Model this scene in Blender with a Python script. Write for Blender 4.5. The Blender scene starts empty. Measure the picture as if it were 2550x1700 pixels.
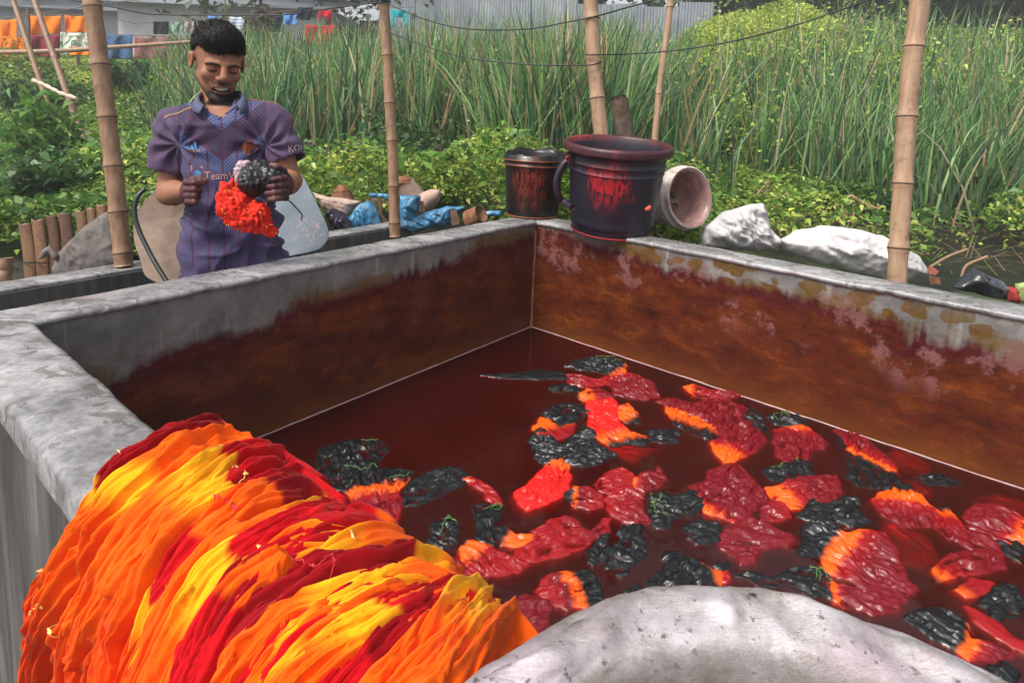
import bpy, math, random
import numpy as np
from mathutils import Matrix, Vector
from mathutils.bvhtree import BVHTree
scene = bpy.context.scene
COL = scene.collection
# ---------------------------------------------------------------- camera
FPX, CYP, PITCH, ROLL = 1554.47, 468.884, .1404, -.0416
CXP, HC, WT = 1275.0, 1.392, 0.92          # principal x, camera height, tank rim height
_c, _s, _cr, _sr = math.cos(PITCH), math.sin(PITCH), math.cos(ROLL), math.sin(ROLL)
RV = np.array([_cr, -_sr*_s, -_sr*_c]); UV = np.array([_sr, _cr*_s, _cr*_c]); FV = np.array([0, _c, -_s])
OV = np.array([0, 0, HC])
cam_d = bpy.data.cameras.new('camera'); cam = bpy.data.objects.new('camera', cam_d); COL.objects.link(cam)
cam_d.sensor_fit = 'HORIZONTAL'; cam_d.sensor_width = 36; cam_d.lens = FPX/2550*36
cam_d.shift_y = (CYP-850)/2550; cam_d.clip_start = .01; cam_d.clip_end = 2000
_m = Matrix.Identity(4)
for i in range(3):
    _m[i][0] = RV[i]; _m[i][1] = UV[i]; _m[i][2] = -FV[i]; _m[i][3] = OV[i]
cam.matrix_world = _m
scene.camera = cam
# ---------------------------------------------------------------- sky, sun, exposure
SUN_EL, SUN_AZ = math.radians(55), math.radians(-130)     # bright haze, soft light from behind the camera's left shoulder
world = bpy.data.worlds.new('World'); scene.world = world; world.use_nodes = True
wn = world.node_tree.nodes; wl = world.node_tree.links; wn.clear()
sky = wn.new('ShaderNodeTexSky'); sky.sky_type = 'NISHITA'; sky.sun_disc = False
sky.sun_elevation = SUN_EL; sky.sun_rotation = SUN_AZ; sky.air_density = 1.0; sky.dust_density = 4.0; sky.ozone_density = 1.0
hs = wn.new('ShaderNodeHueSaturation'); hs.inputs['Saturation'].default_value = .30
bg = wn.new('ShaderNodeBackground'); bg.inputs['Strength'].default_value = .15
wo = wn.new('ShaderNodeOutputWorld')
wl.new(sky.outputs[0], hs.inputs['Color']); wl.new(hs.outputs[0], bg.inputs['Color']); wl.new(bg.outputs[0], wo.inputs['Surface'])
sun_d = bpy.data.lights.new('sun', 'SUN'); sun_d.energy = 2.2; sun_d.angle = math.radians(16); sun_d.color = (1, .95, .86)
sun = bpy.data.objects.new('sun', sun_d); COL.objects.link(sun); sun.location = (0, 0, 20)
_sd = Vector((math.sin(SUN_AZ)*math.cos(SUN_EL), math.cos(SUN_AZ)*math.cos(SUN_EL), math.sin(SUN_EL)))
sun.rotation_euler = _sd.to_track_quat('Z', 'Y').to_euler()
scene.view_settings.view_transform = 'Standard'; scene.view_settings.look = 'None'
scene.view_settings.exposure = 0.64; scene.view_settings.gamma = 1
scene.view_settings.use_curve_mapping = False
scene.cycles.max_bounces = 8; scene.cycles.transparent_max_bounces = 24
scene.cycles.volume_bounces = 0
# ---------------------------------------------------------------- pixel and tank frames
def ray(x, y): return RV*(x-CXP)/FPX + UV*(CYP-y)/FPX + FV
def at_z(x, y, z): d = ray(x, y); return OV + d*((z-HC)/d[2])
def at_d(x, y, d): return OV + ray(x, y)*d
def project(P):
    q = np.asarray(P)-OV; d = q@FV
    return np.stack([CXP+FPX*(q@RV)/d, CYP-FPX*(q@UV)/d, d], -1)
TH = .8825; LN = 1.6467; TK = .1081; WATER = WT-.4399
CC = np.array([.1015, 2.45]); DL = np.array([-math.cos(TH), -math.sin(TH)]); DR = np.array([math.sin(TH), -math.cos(TH)])
def tank(a, b, z=0.0):     # a along the wall by the man, b along the wall with the buckets, from their corner
    a = np.asarray(a, float); b = np.asarray(b, float); z = np.asarray(z, float)
    a, b, z = np.broadcast_arrays(a, b, z)
    return np.stack([CC[0]+a*DL[0]+b*DR[0], CC[1]+a*DL[1]+b*DR[1], z], -1)
def to_tank(P): q = np.asarray(P)[..., :2]-CC; return q@DL, q@DR
# ---------------------------------------------------------------- numpy noise
def _hash(ix, iy, iz, seed):
    h = (ix*374761393 + iy*668265263 + iz*1274126177 + seed*974711) & 0xffffffff
    h = ((h ^ (h >> 13))*1274126177) & 0xffffffff
    return ((h ^ (h >> 16)) & 0xffff)/65535.0
def vnoise(p, seed=0):
    p = np.asarray(p, float); i = np.floor(p).astype(np.int64); f = p-i; u = f*f*(3-2*f)
    r = 0
    for dx in (0, 1):
        for dy in (0, 1):
            for dz in (0, 1):
                w = (u[..., 0] if dx else 1-u[..., 0])*(u[..., 1] if dy else 1-u[..., 1])*(u[..., 2] if dz else 1-u[..., 2])
                r = r + w*_hash(i[..., 0]+dx, i[..., 1]+dy, i[..., 2]+dz, seed)
    return r
def fbm(p, seed=0, oct=3, gain=.5):
    p = np.asarray(p, float); r = 0; a = 1; t = 0
    for k in range(oct):
        r = r + a*vnoise(p*2**k+17.3*k, seed+k); t += a; a *= gain
    return r/t
def ridge(p, seed=0): return 1-np.abs(2*vnoise(p, seed)-1)
def sstep(a, b, x): t = np.clip((x-a)/(b-a), 0, 1); return t*t*(3-2*t)
def vec3(*a): a = np.broadcast_arrays(*[np.asarray(x, float) for x in a]); return np.stack(a, -1)
# ---------------------------------------------------------------- mesh helpers
def mesh(name, V, F, smooth=True, attrs=None):
    V = np.asarray(V, np.float32).reshape(-1, 3)
    me = bpy.data.meshes.new(name)
    if isinstance(F, np.ndarray):
        n, k = F.shape
        me.vertices.add(len(V)); me.vertices.foreach_set('co', V.ravel())
        me.loops.add(n*k); me.loops.foreach_set('vertex_index', F.astype(np.int32).ravel())
        me.polygons.add(n); me.polygons.foreach_set('loop_start', np.arange(0, n*k, k, dtype=np.int32))
        me.polygons.foreach_set('loop_total', np.full(n, k, np.int32))
        me.update(calc_edges=True)
    else:
        me.from_pydata(V.tolist(), [], F)
    if attrs:
        for an, arr in attrs.items():
            arr = np.asarray(arr, np.float32)
            if arr.ndim == 1:
                me.attributes.new(an, 'FLOAT', 'POINT').data.foreach_set('value', arr)
            elif arr.shape[1] == 3 and an.startswith('v_'):
                me.attributes.new(an, 'FLOAT_VECTOR', 'POINT').data.foreach_set('vector', arr.ravel())
            else:
                c4 = np.ones((len(arr), 4), np.float32); c4[:, :3] = arr[:, :3]
                me.attributes.new(an, 'FLOAT_COLOR', 'POINT').data.foreach_set('color', c4.ravel())
    if smooth:
        me.polygons.foreach_set('use_smooth', np.ones(len(me.polygons), bool))
    me.validate()
    return me
def link(name, me, m=None, parent=None, label=None, cat=None, group=None, kind=None):
    o = bpy.data.objects.new(name, me); COL.objects.link(o)
    if m is not None and me is not None:
        me.materials.clear(); me.materials.append(m)
    if parent is not None:
        o.parent = parent; o.matrix_parent_inverse = Matrix.Translation(-Vector(parent.get('_w', parent.location)))
    tag(o, label, cat, group, kind)
    return o
def tag(o, label=None, cat=None, group=None, kind=None):
    if label: o['label'] = label
    if cat: o['category'] = cat
    if group: o['group'] = group
    if kind: o['kind'] = kind
    return o
def obj(name, V, F, m, parent=None, smooth=True, attrs=None, **k): return link(name, mesh(name, V, F, smooth, attrs), m, parent, **k)
def thing(name, loc, label, cat, group=None):
    o = bpy.data.objects.new(name, None); COL.objects.link(o); o.location = tuple(float(v) for v in loc); o.empty_display_size = .05
    return tag(o, label, cat, group)
def grid_faces(nu, nv, closed_v=False, closed_u=False):
    i = np.arange(nu if closed_u else nu-1)[:, None]; j = np.arange(nv if closed_v else nv-1)[None, :]
    i2 = (i+1) % nu; j2 = (j+1) % nv
    return np.stack([i*nv+j+0*j, i2*nv+j, i2*nv+j2, i*nv+j2], -1).reshape(-1, 4)
def box_vf(P):    # 8 corners: 4 bottom ring, 4 top ring
    return P, [(3, 2, 1, 0), (4, 5, 6, 7), (0, 1, 5, 4), (1, 2, 6, 5), (2, 3, 7, 6), (3, 0, 4, 7)]
def sweep(pts, rad, n=8, cap=True, ref=None):
    pts = np.asarray(pts, float); m = len(pts); rad = np.broadcast_to(np.asarray(rad, float), (m,))
    t = np.gradient(pts, axis=0); t /= np.linalg.norm(t, axis=1)[:, None]+1e-12
    ref = np.array([0, 0, 1.0]) if ref is None else np.asarray(ref, float)
    if abs(t.mean(0)@ref) > .9*np.linalg.norm(t.mean(0)): ref = np.array([0, 1.0, .1])
    x = np.cross(t, ref); x /= np.linalg.norm(x, axis=1)[:, None]+1e-12; y = np.cross(x, t)
    a = np.linspace(0, 2*math.pi, n, endpoint=False)
    V = pts[:, None]+rad[:, None, None]*(np.cos(a)[None, :, None]*x[:, None]+np.sin(a)[None, :, None]*y[:, None])
    V = V.reshape(-1, 3); F = [tuple(int(k) for k in f) for f in grid_faces(m, n, True)]
    if cap: F += [tuple(range(n-1, -1, -1)), tuple((m-1)*n+k for k in range(n))]
    return V, F
def join(parts):
    Vs, Fs, o = [], [], 0
    for V, F in parts:
        Vs.append(np.asarray(V, float)); Fs += [tuple(int(i)+o for i in f) for f in F]; o += len(V)
    return np.concatenate(Vs), Fs
def lathe(prof, n, centre, axis=None, wob=None):
    prof = np.asarray(prof, float); m = len(prof); a = np.linspace(0, 2*math.pi, n, endpoint=False)
    r = prof[:, 0][:, None]*np.ones(n); z = prof[:, 1][:, None]*np.ones(n)
    if wob is not None: r, z = wob(r, z, a[None, :]*np.ones((m, 1)))
    P = np.stack([r*np.cos(a), r*np.sin(a), z], -1)
    if axis is not None: P = P@np.array(Vector((0, 0, 1)).rotation_difference(Vector(axis)).to_matrix()).T
    return (P+np.asarray(centre)).reshape(-1, 3), grid_faces(m, n, True)
def spline(pts, n):
    pts = np.asarray(pts, float); m = len(pts)
    if m == 2: t = np.linspace(0, 1, n)[:, None]; return pts[0]*(1-t)+pts[1]*t
    P = np.vstack([2*pts[0]-pts[1], pts, 2*pts[-1]-pts[-2]]); u = np.linspace(0, m-1-1e-6, n); i = u.astype(int); t = (u-i)[:, None]
    p0, p1, p2, p3 = P[i], P[i+1], P[i+2], P[i+3]
    return .5*((2*p1)+(-p0+p2)*t+(2*p0-5*p1+4*p2-p3)*t*t+(-p0+3*p1-3*p2+p3)*t**3)
def s2l(c): c = np.asarray(c, float)/255; return np.where(c <= .04045, c/12.92, ((c+.055)/1.055)**2.4)
# ---------------------------------------------------------------- material helper
class NT:
    def __init__(s, name):
        s.m = bpy.data.materials.new(name); s.m.use_nodes = True; s.t = s.m.node_tree; s.t.nodes.clear()
        s.out = s.n('ShaderNodeOutputMaterial')
    def n(s, typ, **k):
        o = s.t.nodes.new(typ)
        for a, b in k.items(): setattr(o, a, b)
        return o
    def put(s, sock, v):
        if isinstance(v, bpy.types.NodeSocket): s.t.links.new(v, sock)
        elif v is not None:
            if sock.type == 'RGBA' and not isinstance(v, (int, float)) and len(v) == 3: v = (*v, 1)
            if sock.type == 'RGBA' and isinstance(v, (int, float)): v = (v, v, v, 1)
            sock.default_value = v
    def attr(s, name, out='Color'): o = s.n('ShaderNodeAttribute', attribute_name=name); return o.outputs[out]
    def pos(s): return s.n('ShaderNodeNewGeometry').outputs['Position']
    def objc(s): return s.n('ShaderNodeTexCoord').outputs['Object']
    def math(s, op, a, b=None, c=None, clamp=False):
        o = s.n('ShaderNodeMath', operation=op); o.use_clamp = clamp
        for k, v in enumerate((a, b, c)):
            if v is not None: s.put(o.inputs[k], v)
        return o.outputs[0]
    def scale(s, v, sc):
        o = s.n('ShaderNodeVectorMath', operation='MULTIPLY'); s.put(o.inputs[0], v); s.put(o.inputs[1], sc); return o.outputs[0]
    def vadd(s, v, w):
        o = s.n('ShaderNodeVectorMath', operation='ADD'); s.put(o.inputs[0], v); s.put(o.inputs[1], w); return o.outputs[0]
    def noise(s, v, sc=5, det=4, rough=.55, dist=0, out='Fac'):
        o = s.n('ShaderNodeTexNoise'); s.put(o.inputs['Vector'], v); s.put(o.inputs['Scale'], sc); s.put(o.inputs['Detail'], det)
        s.put(o.inputs['Roughness'], rough); s.put(o.inputs['Distortion'], dist); return o.outputs[out]
    def voro(s, v, sc=5, feat='F1', out='Distance'):
        o = s.n('ShaderNodeTexVoronoi', feature=feat); s.put(o.inputs['Vector'], v); s.put(o.inputs['Scale'], sc); return o.outputs[out]
    def ramp(s, fac, stops, interp='LINEAR'):
        o = s.n('ShaderNodeValToRGB'); r = o.color_ramp; r.interpolation = interp
        while len(r.elements) < len(stops): r.elements.new(.5)
        for e, (p, c) in zip(r.elements, stops):
            e.position = p; e.color = (c, c, c, 1) if isinstance(c, (int, float)) else (*[float(q) for q in c[:3]], 1)
        s.put(o.inputs[0], fac); return o.outputs[0]
    def mr(s, v, a, b, c=0., d=1.):
        o = s.n('ShaderNodeMapRange'); o.interpolation_type = 'SMOOTHSTEP'; o.clamp = True
        for k, q in enumerate((v, a, b, c, d)): s.put(o.inputs[k], q)
        return o.outputs[0]
    def mix(s, fac, a, b, blend='MIX'):
        o = s.n('ShaderNodeMix', data_type='RGBA', blend_type=blend); s.put(o.inputs[0], fac); s.put(o.inputs[6], a); s.put(o.inputs[7], b); return o.outputs[2]
    def sep(s, v): o = s.n('ShaderNodeSeparateXYZ'); s.put(o.inputs[0], v); return o.outputs
    def comb(s, x, y, z=0.):
        o = s.n('ShaderNodeCombineXYZ')
        for k, q in enumerate((x, y, z)): s.put(o.inputs[k], q)
        return o.outputs[0]
    def bump(s, h, strength=.5, dist=.01): o = s.n('ShaderNodeBump'); s.put(o.inputs['Strength'], strength); s.put(o.inputs['Distance'], dist); s.put(o.inputs['Height'], h); return o.outputs[0]
    def bsdf(s, col, rough=.6, spec=.5, normal=None, metal=0., **k):
        o = s.n('ShaderNodeBsdfPrincipled'); s.put(o.inputs['Base Color'], col); s.put(o.inputs['Roughness'], rough); s.put(o.inputs['Specular IOR Level'], spec); s.put(o.inputs['Metallic'], metal)
        if normal is not None: s.put(o.inputs['Normal'], normal)
        for a, b in k.items(): s.put(o.inputs[a.replace('_', ' ')], b)
        return o.outputs[0]
    def leaf(s, col, rough=.5, tr=.35, normal=None):
        b = s.bsdf(col, rough, .4, normal); t = s.n('ShaderNodeBsdfTranslucent'); s.put(t.inputs[0], col)
        m = s.n('ShaderNodeMixShader'); m.inputs[0].default_value = tr; s.t.links.new(b, m.inputs[1]); s.t.links.new(t.outputs[0], m.inputs[2]); return m.outputs[0]
    def done(s, sh): s.t.links.new(sh, s.out.inputs['Surface']); return s.m
def plain(name, col, rough=.6, spec=.5, var=.25, sc=30, bump=.2, metal=0.):
    t = NT(name); p = t.objc(); f = t.noise(p, sc, 5); c = np.asarray(col, float)
    co = t.ramp(f, [(.25, c*(1-var)), (.75, np.minimum(c*(1+var), .95))])
    return t.done(t.bsdf(co, rough, spec, t.bump(f, bump, .004) if bump else None, metal))
# ================================================================ dye tank
def wall_material():
    t = NT('stained_concrete_wall'); uv = t.attr('v_uv', 'Vector'); x, h, side = t.sep(uv)
    p = t.comb(x, h, t.math('MULTIPLY', side, 7.3))
    # where the bare concrete ends, metres below the rim (side 0 = wall by the man, 1 = wall with buckets)
    bl = t.math('MULTIPLY_ADD', x, .075, .045); br = t.math('MULTIPLY_ADD', x, .05, .035)
    lim = t.math('ADD', t.math('MULTIPLY', bl, t.math('SUBTRACT', 1., side)), t.math('MULTIPLY', br, side))
    n1 = t.noise(p, 5, 5, .6); drip = t.noise(t.scale(p, (24, 1.3, 1)), 1.5, 3, .6)
    n3 = t.noise(t.scale(p, (1, 1.9, 1)), 7.5, 9, .74, .25); n4 = t.noise(t.scale(p, (1, 2.2, 1)), 24, 7, .75)
    hh = t.math('ADD', h, t.math('MULTIPLY_ADD', n1, .15, -.075)); hh = t.math('ADD', hh, t.math('MULTIPLY', t.math('MULTIPLY_ADD', drip, .10, -.05), t.mr(t.noise(t.vadd(p, (5, 0, 3)), 2.6, 2), .40, .62, .15, 1.)))
    d = t.math('SUBTRACT', hh, lim)
    grey = t.ramp(t.noise(p, 9, 8, .7), [(.28, (.075, .075, .078)), (.5, (.16, .155, .15)), (.72, (.27, .25, .235))])
    pale = t.math('MULTIPLY', t.mr(t.noise(t.scale(p, (22, 1.5, 1)), 1.3, 2), .6, .67), t.mr(h, .2, .03))
    grey = t.mix(t.math('MULTIPLY', pale, .55), grey, (.36, .34, .30))
    och = t.ramp(n4, [(.3, (.07, .036, .007)), (.6, (.13, .070, .015)), (.8, (.19, .105, .026))])
    rust = t.ramp(n3, [(.30, (.012, .003, .002)), (.43, (.060, .012, .005)), (.53, (.088, .020, .005)), (.62, (.155, .038, .007)), (.75, (.24, .072, .012))])
    rust = t.mix(t.math('MULTIPLY', t.mr(n4, .45, .62), .5), rust, (.10, .014, .007))
    low = t.mr(h, .36, .43); rust = t.mix(t.math('MULTIPLY', low, .55), rust, (.145, .041, .008))
    maroon = t.ramp(n4, [(.3, (.022, .004, .004)), (.7, (.10, .012, .014))])
    blots = t.mr(t.voro(t.vadd(t.scale(p, (1, 1.15, 1)), t.scale(t.noise(p, 22, 2, out='Color'), (.05, .05, 0))), 15), .47, .38)
    blots2 = t.mr(t.voro(t.vadd(p, t.scale(t.noise(p, 40, 2, out='Color'), (.03, .03, 0))), 30), .36, .28)
    bm = t.math('MAXIMUM', blots, t.math('MULTIPLY', blots2, t.mr(t.noise(p, 4, 2), .45, .6)))
    bm = t.math('MULTIPLY', bm, t.math('MULTIPLY_ADD', side, .85, .15))
    c = t.mix(t.math('MULTIPLY', bm, t.mr(d, -.16, -.03)), grey, och)
    ob = t.math('MULTIPLY', t.mr(d, -.06, -.02), t.math('MULTIPLY', t.mr(t.noise(t.vadd(p, (1, 8, 2)), 4.5, 4, .6), .46, .56), .85))
    c = t.mix(ob, c, och)
    pink = t.math('MULTIPLY', t.mr(t.noise(t.vadd(p, (3, 5, 1)), 6, 6, .7), .52, .60), t.mr(t.math('ABSOLUTE', t.math('SUBTRACT', d, .05)), .13, .02))
    c = t.mix(t.mr(d, -.022, .018), c, maroon)
    c = t.mix(t.mr(t.math('ADD', d, t.math('MULTIPLY_ADD', n4, .06, -.03)), .012, .06), c, rust)
    c = t.mix(t.math('MULTIPLY', pink, t.math('MULTIPLY_ADD', side, .5, .12)), c, (.24, .11, .11))
    rough = t.mr(d, -.05, .03, .55, .30)
    bp = t.bump(t.math('ADD', t.math('MULTIPLY', n4, .6), t.noise(p, 90, 3)), .35, .004)
    return t.done(t.bsdf(c, rough, .28, bp))
def rim_material():
    t = NT('wet_concrete_rim'); p = t.objc()
    n = t.noise(p, 8, 9, .72, .1); n2 = t.noise(p, 90, 6, .72)
    n = t.math('ADD', t.math('MULTIPLY', n, .6), t.math('MULTIPLY', t.noise(p, 55, 7, .75), .4))
    c = t.ramp(n, [(.33, (.085, .08, .082)), (.46, (.22, .215, .22)), (.56, (.36, .35, .355)), (.68, (.52, .50, .50))])
    pink = t.mr(t.noise(t.vadd(p, (4, 1, 0)), 4.5, 5, .65), .52, .68); c = t.mix(t.math('MULTIPLY', pink, .35), c, (.22, .115, .12))
    c = t.mix(t.math('MULTIPLY', t.mr(n2, .58, .72), .4), c, (.07, .062, .06))
    wet = t.mr(t.noise(t.scale(p, (1, 1.6, 1)), 6.2, 4, .6, .8), .44, .52)
    pud = t.mr(t.noise(t.vadd(t.scale(p, (1, 1.8, 1)), (8, 2, 0)), 17, 3, .5, .9), .615, .63)
    c = t.mix(t.math('MULTIPLY', wet, .4), c, t.mix(1., c, (.55, .55, .56), 'MULTIPLY'))
    c = t.mix(t.math('MULTIPLY', pud, .6), c, (.10, .09, .078))
    rough = t.math('SUBTRACT', .48, t.math('MULTIPLY', wet, .26)); rough = t.math('SUBTRACT', rough, t.math('MULTIPLY', pud, .18))
    h = t.math('ADD', t.math('MULTIPLY', n2, .7), t.math('MULTIPLY', pud, .6))
    return t.done(t.bsdf(c, rough, .6, t.bump(h, .45, .004)))
M_WALL = wall_material(); M_RIM = rim_material()
def plaster_material():
    t = NT('rough_grey_plaster'); p = t.objc()
    st = t.noise(t.scale(p, (9, 9, 1.1)), 1.6, 6, .65); n = t.noise(p, 30, 6, .7)
    c = t.ramp(st, [(.3, (.032, .03, .03)), (.5, (.075, .07, .07)), (.63, (.13, .12, .115)), (.74, (.24, .22, .20))])
    return t.done(t.bsdf(c, .55, .4, t.bump(n, .35, .004)))
M_PLAST = plaster_material()
M_FLOOR = plain('tank_floor_dyed', (.07, .014, .008), .5, var=.5, sc=6)
B_END = 2.7                                     # far end of the tank to the right, out of frame
tank_root = thing('dye_tank', tank(0, 0, 0), 'large concrete dyeing tank with rust red stained inner walls and grey rim', 'tank')
def wall_face(name, p0, p1, side, nx=60, nz=18, ztop=WT-.012, zbot=.16, flip=False):
    u = np.linspace(0, 1, nx); z = np.linspace(ztop, zbot, nz)
    U, Z = np.meshgrid(u, z, indexing='ij'); P0 = np.array([*p0, 0.]); P1 = np.array([*p1, 0.])
    V = P0+(P1-P0)*U[..., None]; V[..., 2] = Z
    L = np.linalg.norm(P1-P0); nrm = np.cross((P1-P0)/L, [0, 0, 1.])
    V += nrm*((fbm(V*6, 3)-.5)*.008)[..., None]
    F = grid_faces(nx, nz)
    if flip: F = F[:, ::-1]
    at = np.stack([U*L, WT-Z, np.full_like(U, side)], -1).reshape(-1, 3)
    return obj(name, V.reshape(-1, 3), F, M_WALL, tank_root, attrs={'v_uv': at})
def slab(name, a0, a1, b0, b1, z0, z1, m, parent):
    P = np.concatenate([tank([a0, a1, a1, a0], [b0, b0, b1, b1], z0), tank([a0, a1, a1, a0], [b0, b0, b1, b1], z1)])
    V, F = box_vf(P); return obj(name, V, F, m, parent, smooth=False)
# masonry cores, then stained faces a few millimetres proud, then the wet rim with uneven edge
slab('wall', -.02, LN+TK-.003, -TK+.003, -.008, -.02, WT-.03, M_PLAST, tank_root)
slab('wall', -TK+.003, -.008, -TK+.003, B_END+TK, -.02, WT-.03, M_PLAST, tank_root)
slab('wall', LN+.008, LN+TK-.003, -.008, B_END+TK, -.02, WT-.03, M_PLAST, tank_root)
slab('wall', -.008, LN+.008, B_END+.008, B_END+TK, -.02, WT-.03, M_PLAST, tank_root)
wall_face('wall_face', tank(0, 0)[:2], tank(LN, 0)[:2], 0, 110, 26)
wall_face('wall_face', tank(0, 0)[:2], tank(0, B_END)[:2], 1, 150, 26, flip=True)
wall_face('wall_face', tank(LN, 0)[:2], tank(LN, B_END)[:2], 1, 90, 18)
wall_face('wall_face', tank(0, B_END)[:2], tank(LN, B_END)[:2], 1, 60, 18, flip=True)
slab('floor', -.05, LN+.05, -.05, B_END+.05, .10, .15, M_FLOOR, tank_root)
def rim_bar(P0, P1, inn, seed, m0=0, m1=0):
    # cross-section of the mortar cap swept along the wall; inn = inward horizontal unit vector
    n = 120; u = np.linspace(0, 1, n); P0 = np.array(P0, float); P1 = np.array(P1, float); L = np.linalg.norm(P1-P0)
    sec = [(-.003, -.045), (-.003, -.006), (.004, 0), (.03, .0015), (.07, .0015), (TK-.002, .001), (TK+.006, -.002), (TK+.008, -.008), (TK+.006, -.014), (TK-.001, -.017), (TK-.012, -.04)]
    V = np.zeros((n, len(sec), 3))
    for j, (o, z) in enumerate(sec):
        # mitre both ends: shift along by o
        s0 = m0*(o)/L; s1 = 1-m1*(o)/L
        q = P0+(P1-P0)*(s0+(s1-s0)*u)[:, None]+np.array(inn)*o; q[:, 2] = WT+z
        if j in (0, 1, 5, 6, 7, 8, 9):
            w = (fbm(vec3(u*L*9, j*.1, seed), seed, 4, .6)-.5)*(.011 if j > 4 else .005); q += np.array(inn)*w[:, None]
            q[:, 2] += (fbm(vec3(u*L*7, j*.15, seed+5), seed, 3)-.5)*(.007 if j > 5 else .003)
        else: q[:, 2] += (fbm(q*14, seed)-.5)*.004
        V[:, j] = q
    k = len(sec); F = [tuple(int(i) for i in f) for f in grid_faces(n, k)]+[tuple(range(k)), tuple((n-1)*k+i for i in range(k-1, -1, -1))]
    return V.reshape(-1, 3), F
def inw(v): return [v[0], v[1], 0]
V, F = rim_bar(tank(-TK, -TK), tank(LN+TK, -TK), inw(DR), 1, 1, 1); obj('rim', V, F, M_RIM, tank_root)
V, F = rim_bar(tank(-TK, B_END+TK), tank(-TK, -TK), inw(DL), 2, 1, 1); obj('rim', V, F, M_RIM, tank_root)
V, F = rim_bar(tank(LN+TK, -TK), tank(LN+TK, B_END+TK), inw(-DL), 3, 1, 1); obj('rim', V, F, M_RIM, tank_root)
V, F = rim_bar(tank(LN+TK, B_END+TK), tank(-TK, B_END+TK), inw(-DR), 4, 1, 1); obj('rim', V, F, M_RIM, tank_root)
# dye bath
def water_material():
    t = NT('dark_red_dye_water'); p = t.objc()
    n = t.math('ADD', t.noise(t.scale(p, (1, 1.4, 1)), 7, 2, .5), t.math('MULTIPLY', t.noise(p, 26, 2, .5), .12))
    nb = t.bump(n, .10, .02)
    fr = t.n('ShaderNodeFresnel'); fr.inputs['IOR'].default_value = 1.36; t.t.links.new(nb, fr.inputs['Normal'])
    gl = t.n('ShaderNodeBsdfGlossy'); gl.inputs['Roughness'].default_value = .03; gl.inputs['Color'].default_value = (1, 1, 1, 1); t.t.links.new(nb, gl.inputs['Normal'])
    tr = t.n('ShaderNodeBsdfTransparent'); tr.inputs['Color'].default_value = (.95, .80, .78, 1)
    di = t.n('ShaderNodeBsdfDiffuse'); t.put(di.inputs[0], t.ramp(t.noise(p, 2.5, 4, .6), [(.3, (.15, .012, .007)), (.7, (.25, .022, .011))]))
    m0 = t.n('ShaderNodeMixShader'); m0.inputs[0].default_value = .15; t.t.links.new(tr.outputs[0], m0.inputs[1]); t.t.links.new(di.outputs[0], m0.inputs[2])
    m = t.n('ShaderNodeMixShader'); t.t.links.new(fr.outputs[0], m.inputs[0]); t.t.links.new(m0.outputs[0], m.inputs[1]); t.t.links.new(gl.outputs[0], m.inputs[2])
    va = t.n('ShaderNodeVolumeAbsorption'); va.inputs['Color'].default_value = (.52, .03, .02, 1); va.inputs['Density'].default_value = 210
    t.t.links.new(va.outputs[0], t.out.inputs['Volume'])
    return t.done(m.outputs[0])
M_WATER = water_material()
P = np.concatenate([tank([-.004, LN+.004, LN+.004, -.004], [-.004, -.004, B_END, B_END], .152), tank([-.004, LN+.004, LN+.004, -.004], [-.004, -.004, B_END, B_END], WATER)])
V, F = box_vf(P); obj('dye_water', V, F, M_WATER, smooth=False, kind='structure')


M_MEN = plain('pale_meniscus', (.42, .27, .27), .35, var=.3, sc=40, bump=0)  # bright edge of the meniscus, put into colour as a pale tube
for k, (a, b) in enumerate(((tank(.004, .004, WATER+.001), tank(LN-.004, .004, WATER+.001)), (tank(.004, .004, WATER+.001), tank(.004, B_END-.02, WATER+.001)))):
    V, F = sweep(np.array([a+(b-a)*u for u in np.linspace(0, 1, 160)])+.0016*(fbm(vec3(np.linspace(0, 60, 160), k, 0), 5, 2)[:, None]-.5), .0016+.001*fbm(vec3(np.linspace(0, 40, 160), k, 3), 6, 2), 6); obj('meniscus_line', V, F, M_MEN, tank_root)
V, F = sweep(np.array([tank(.003, .003, z) for z in np.linspace(WATER-.05, WT-.03, 40)])+.003*(fbm(vec3(np.linspace(0, 9, 40), 1, 0), 5, 2)[:, None]-.5), .0055, 8); obj('corner_fillet', V, F, plain('orange_mortar', (.24, .085, .03), .5, var=.5, sc=30), tank_root)
# ================================================================ tie-dyed cloths draped over the near wall
RED = s2l((186, 8, 20)); DRED = s2l((138, 4, 14)); ORG = s2l((236, 92, 6)); YEL = s2l((238, 168, 20)); DORG = s2l((226, 70, 8)); BLK = np.array([.004, .005, .006])
CRM = s2l((112, 3, 18)); BRD = s2l((232, 26, 20)); GRN = s2l((120, 170, 60))
CMAP = {'r': RED, 'd': DRED, 'o': ORG, 'y': YEL, 'O': DORG, 'k': BLK, 'c': CRM, 'b': BRD, 'R': s2l((148, 6, 14))}
def cloth_material(name, rough, spec, wet=0., fine=420, sheen=0.):
    t = NT(name); p = t.objc(); c = t.attr('dye')
    n = t.noise(p, 60, 5, .6); c2 = t.mix(t.mr(n, .3, .75, .0, .28), c, t.mix(1., c, (.62, .45, .5), 'MULTIPLY'))
    h = t.math('ADD', t.math('MULTIPLY', t.noise(p, fine, 2), .3), t.math('MULTIPLY', n, .7))
    k = {}
    if wet: k = dict(Coat_Weight=wet, Coat_Roughness=.06)
    if sheen: k = dict(Sheen_Weight=sheen)
    return t.done(t.bsdf(c2, rough, spec, t.bump(h, .35, .004), **k))
M_CLOTH = cloth_material('dyed_cotton', .85, .12, sheen=.06)
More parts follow.
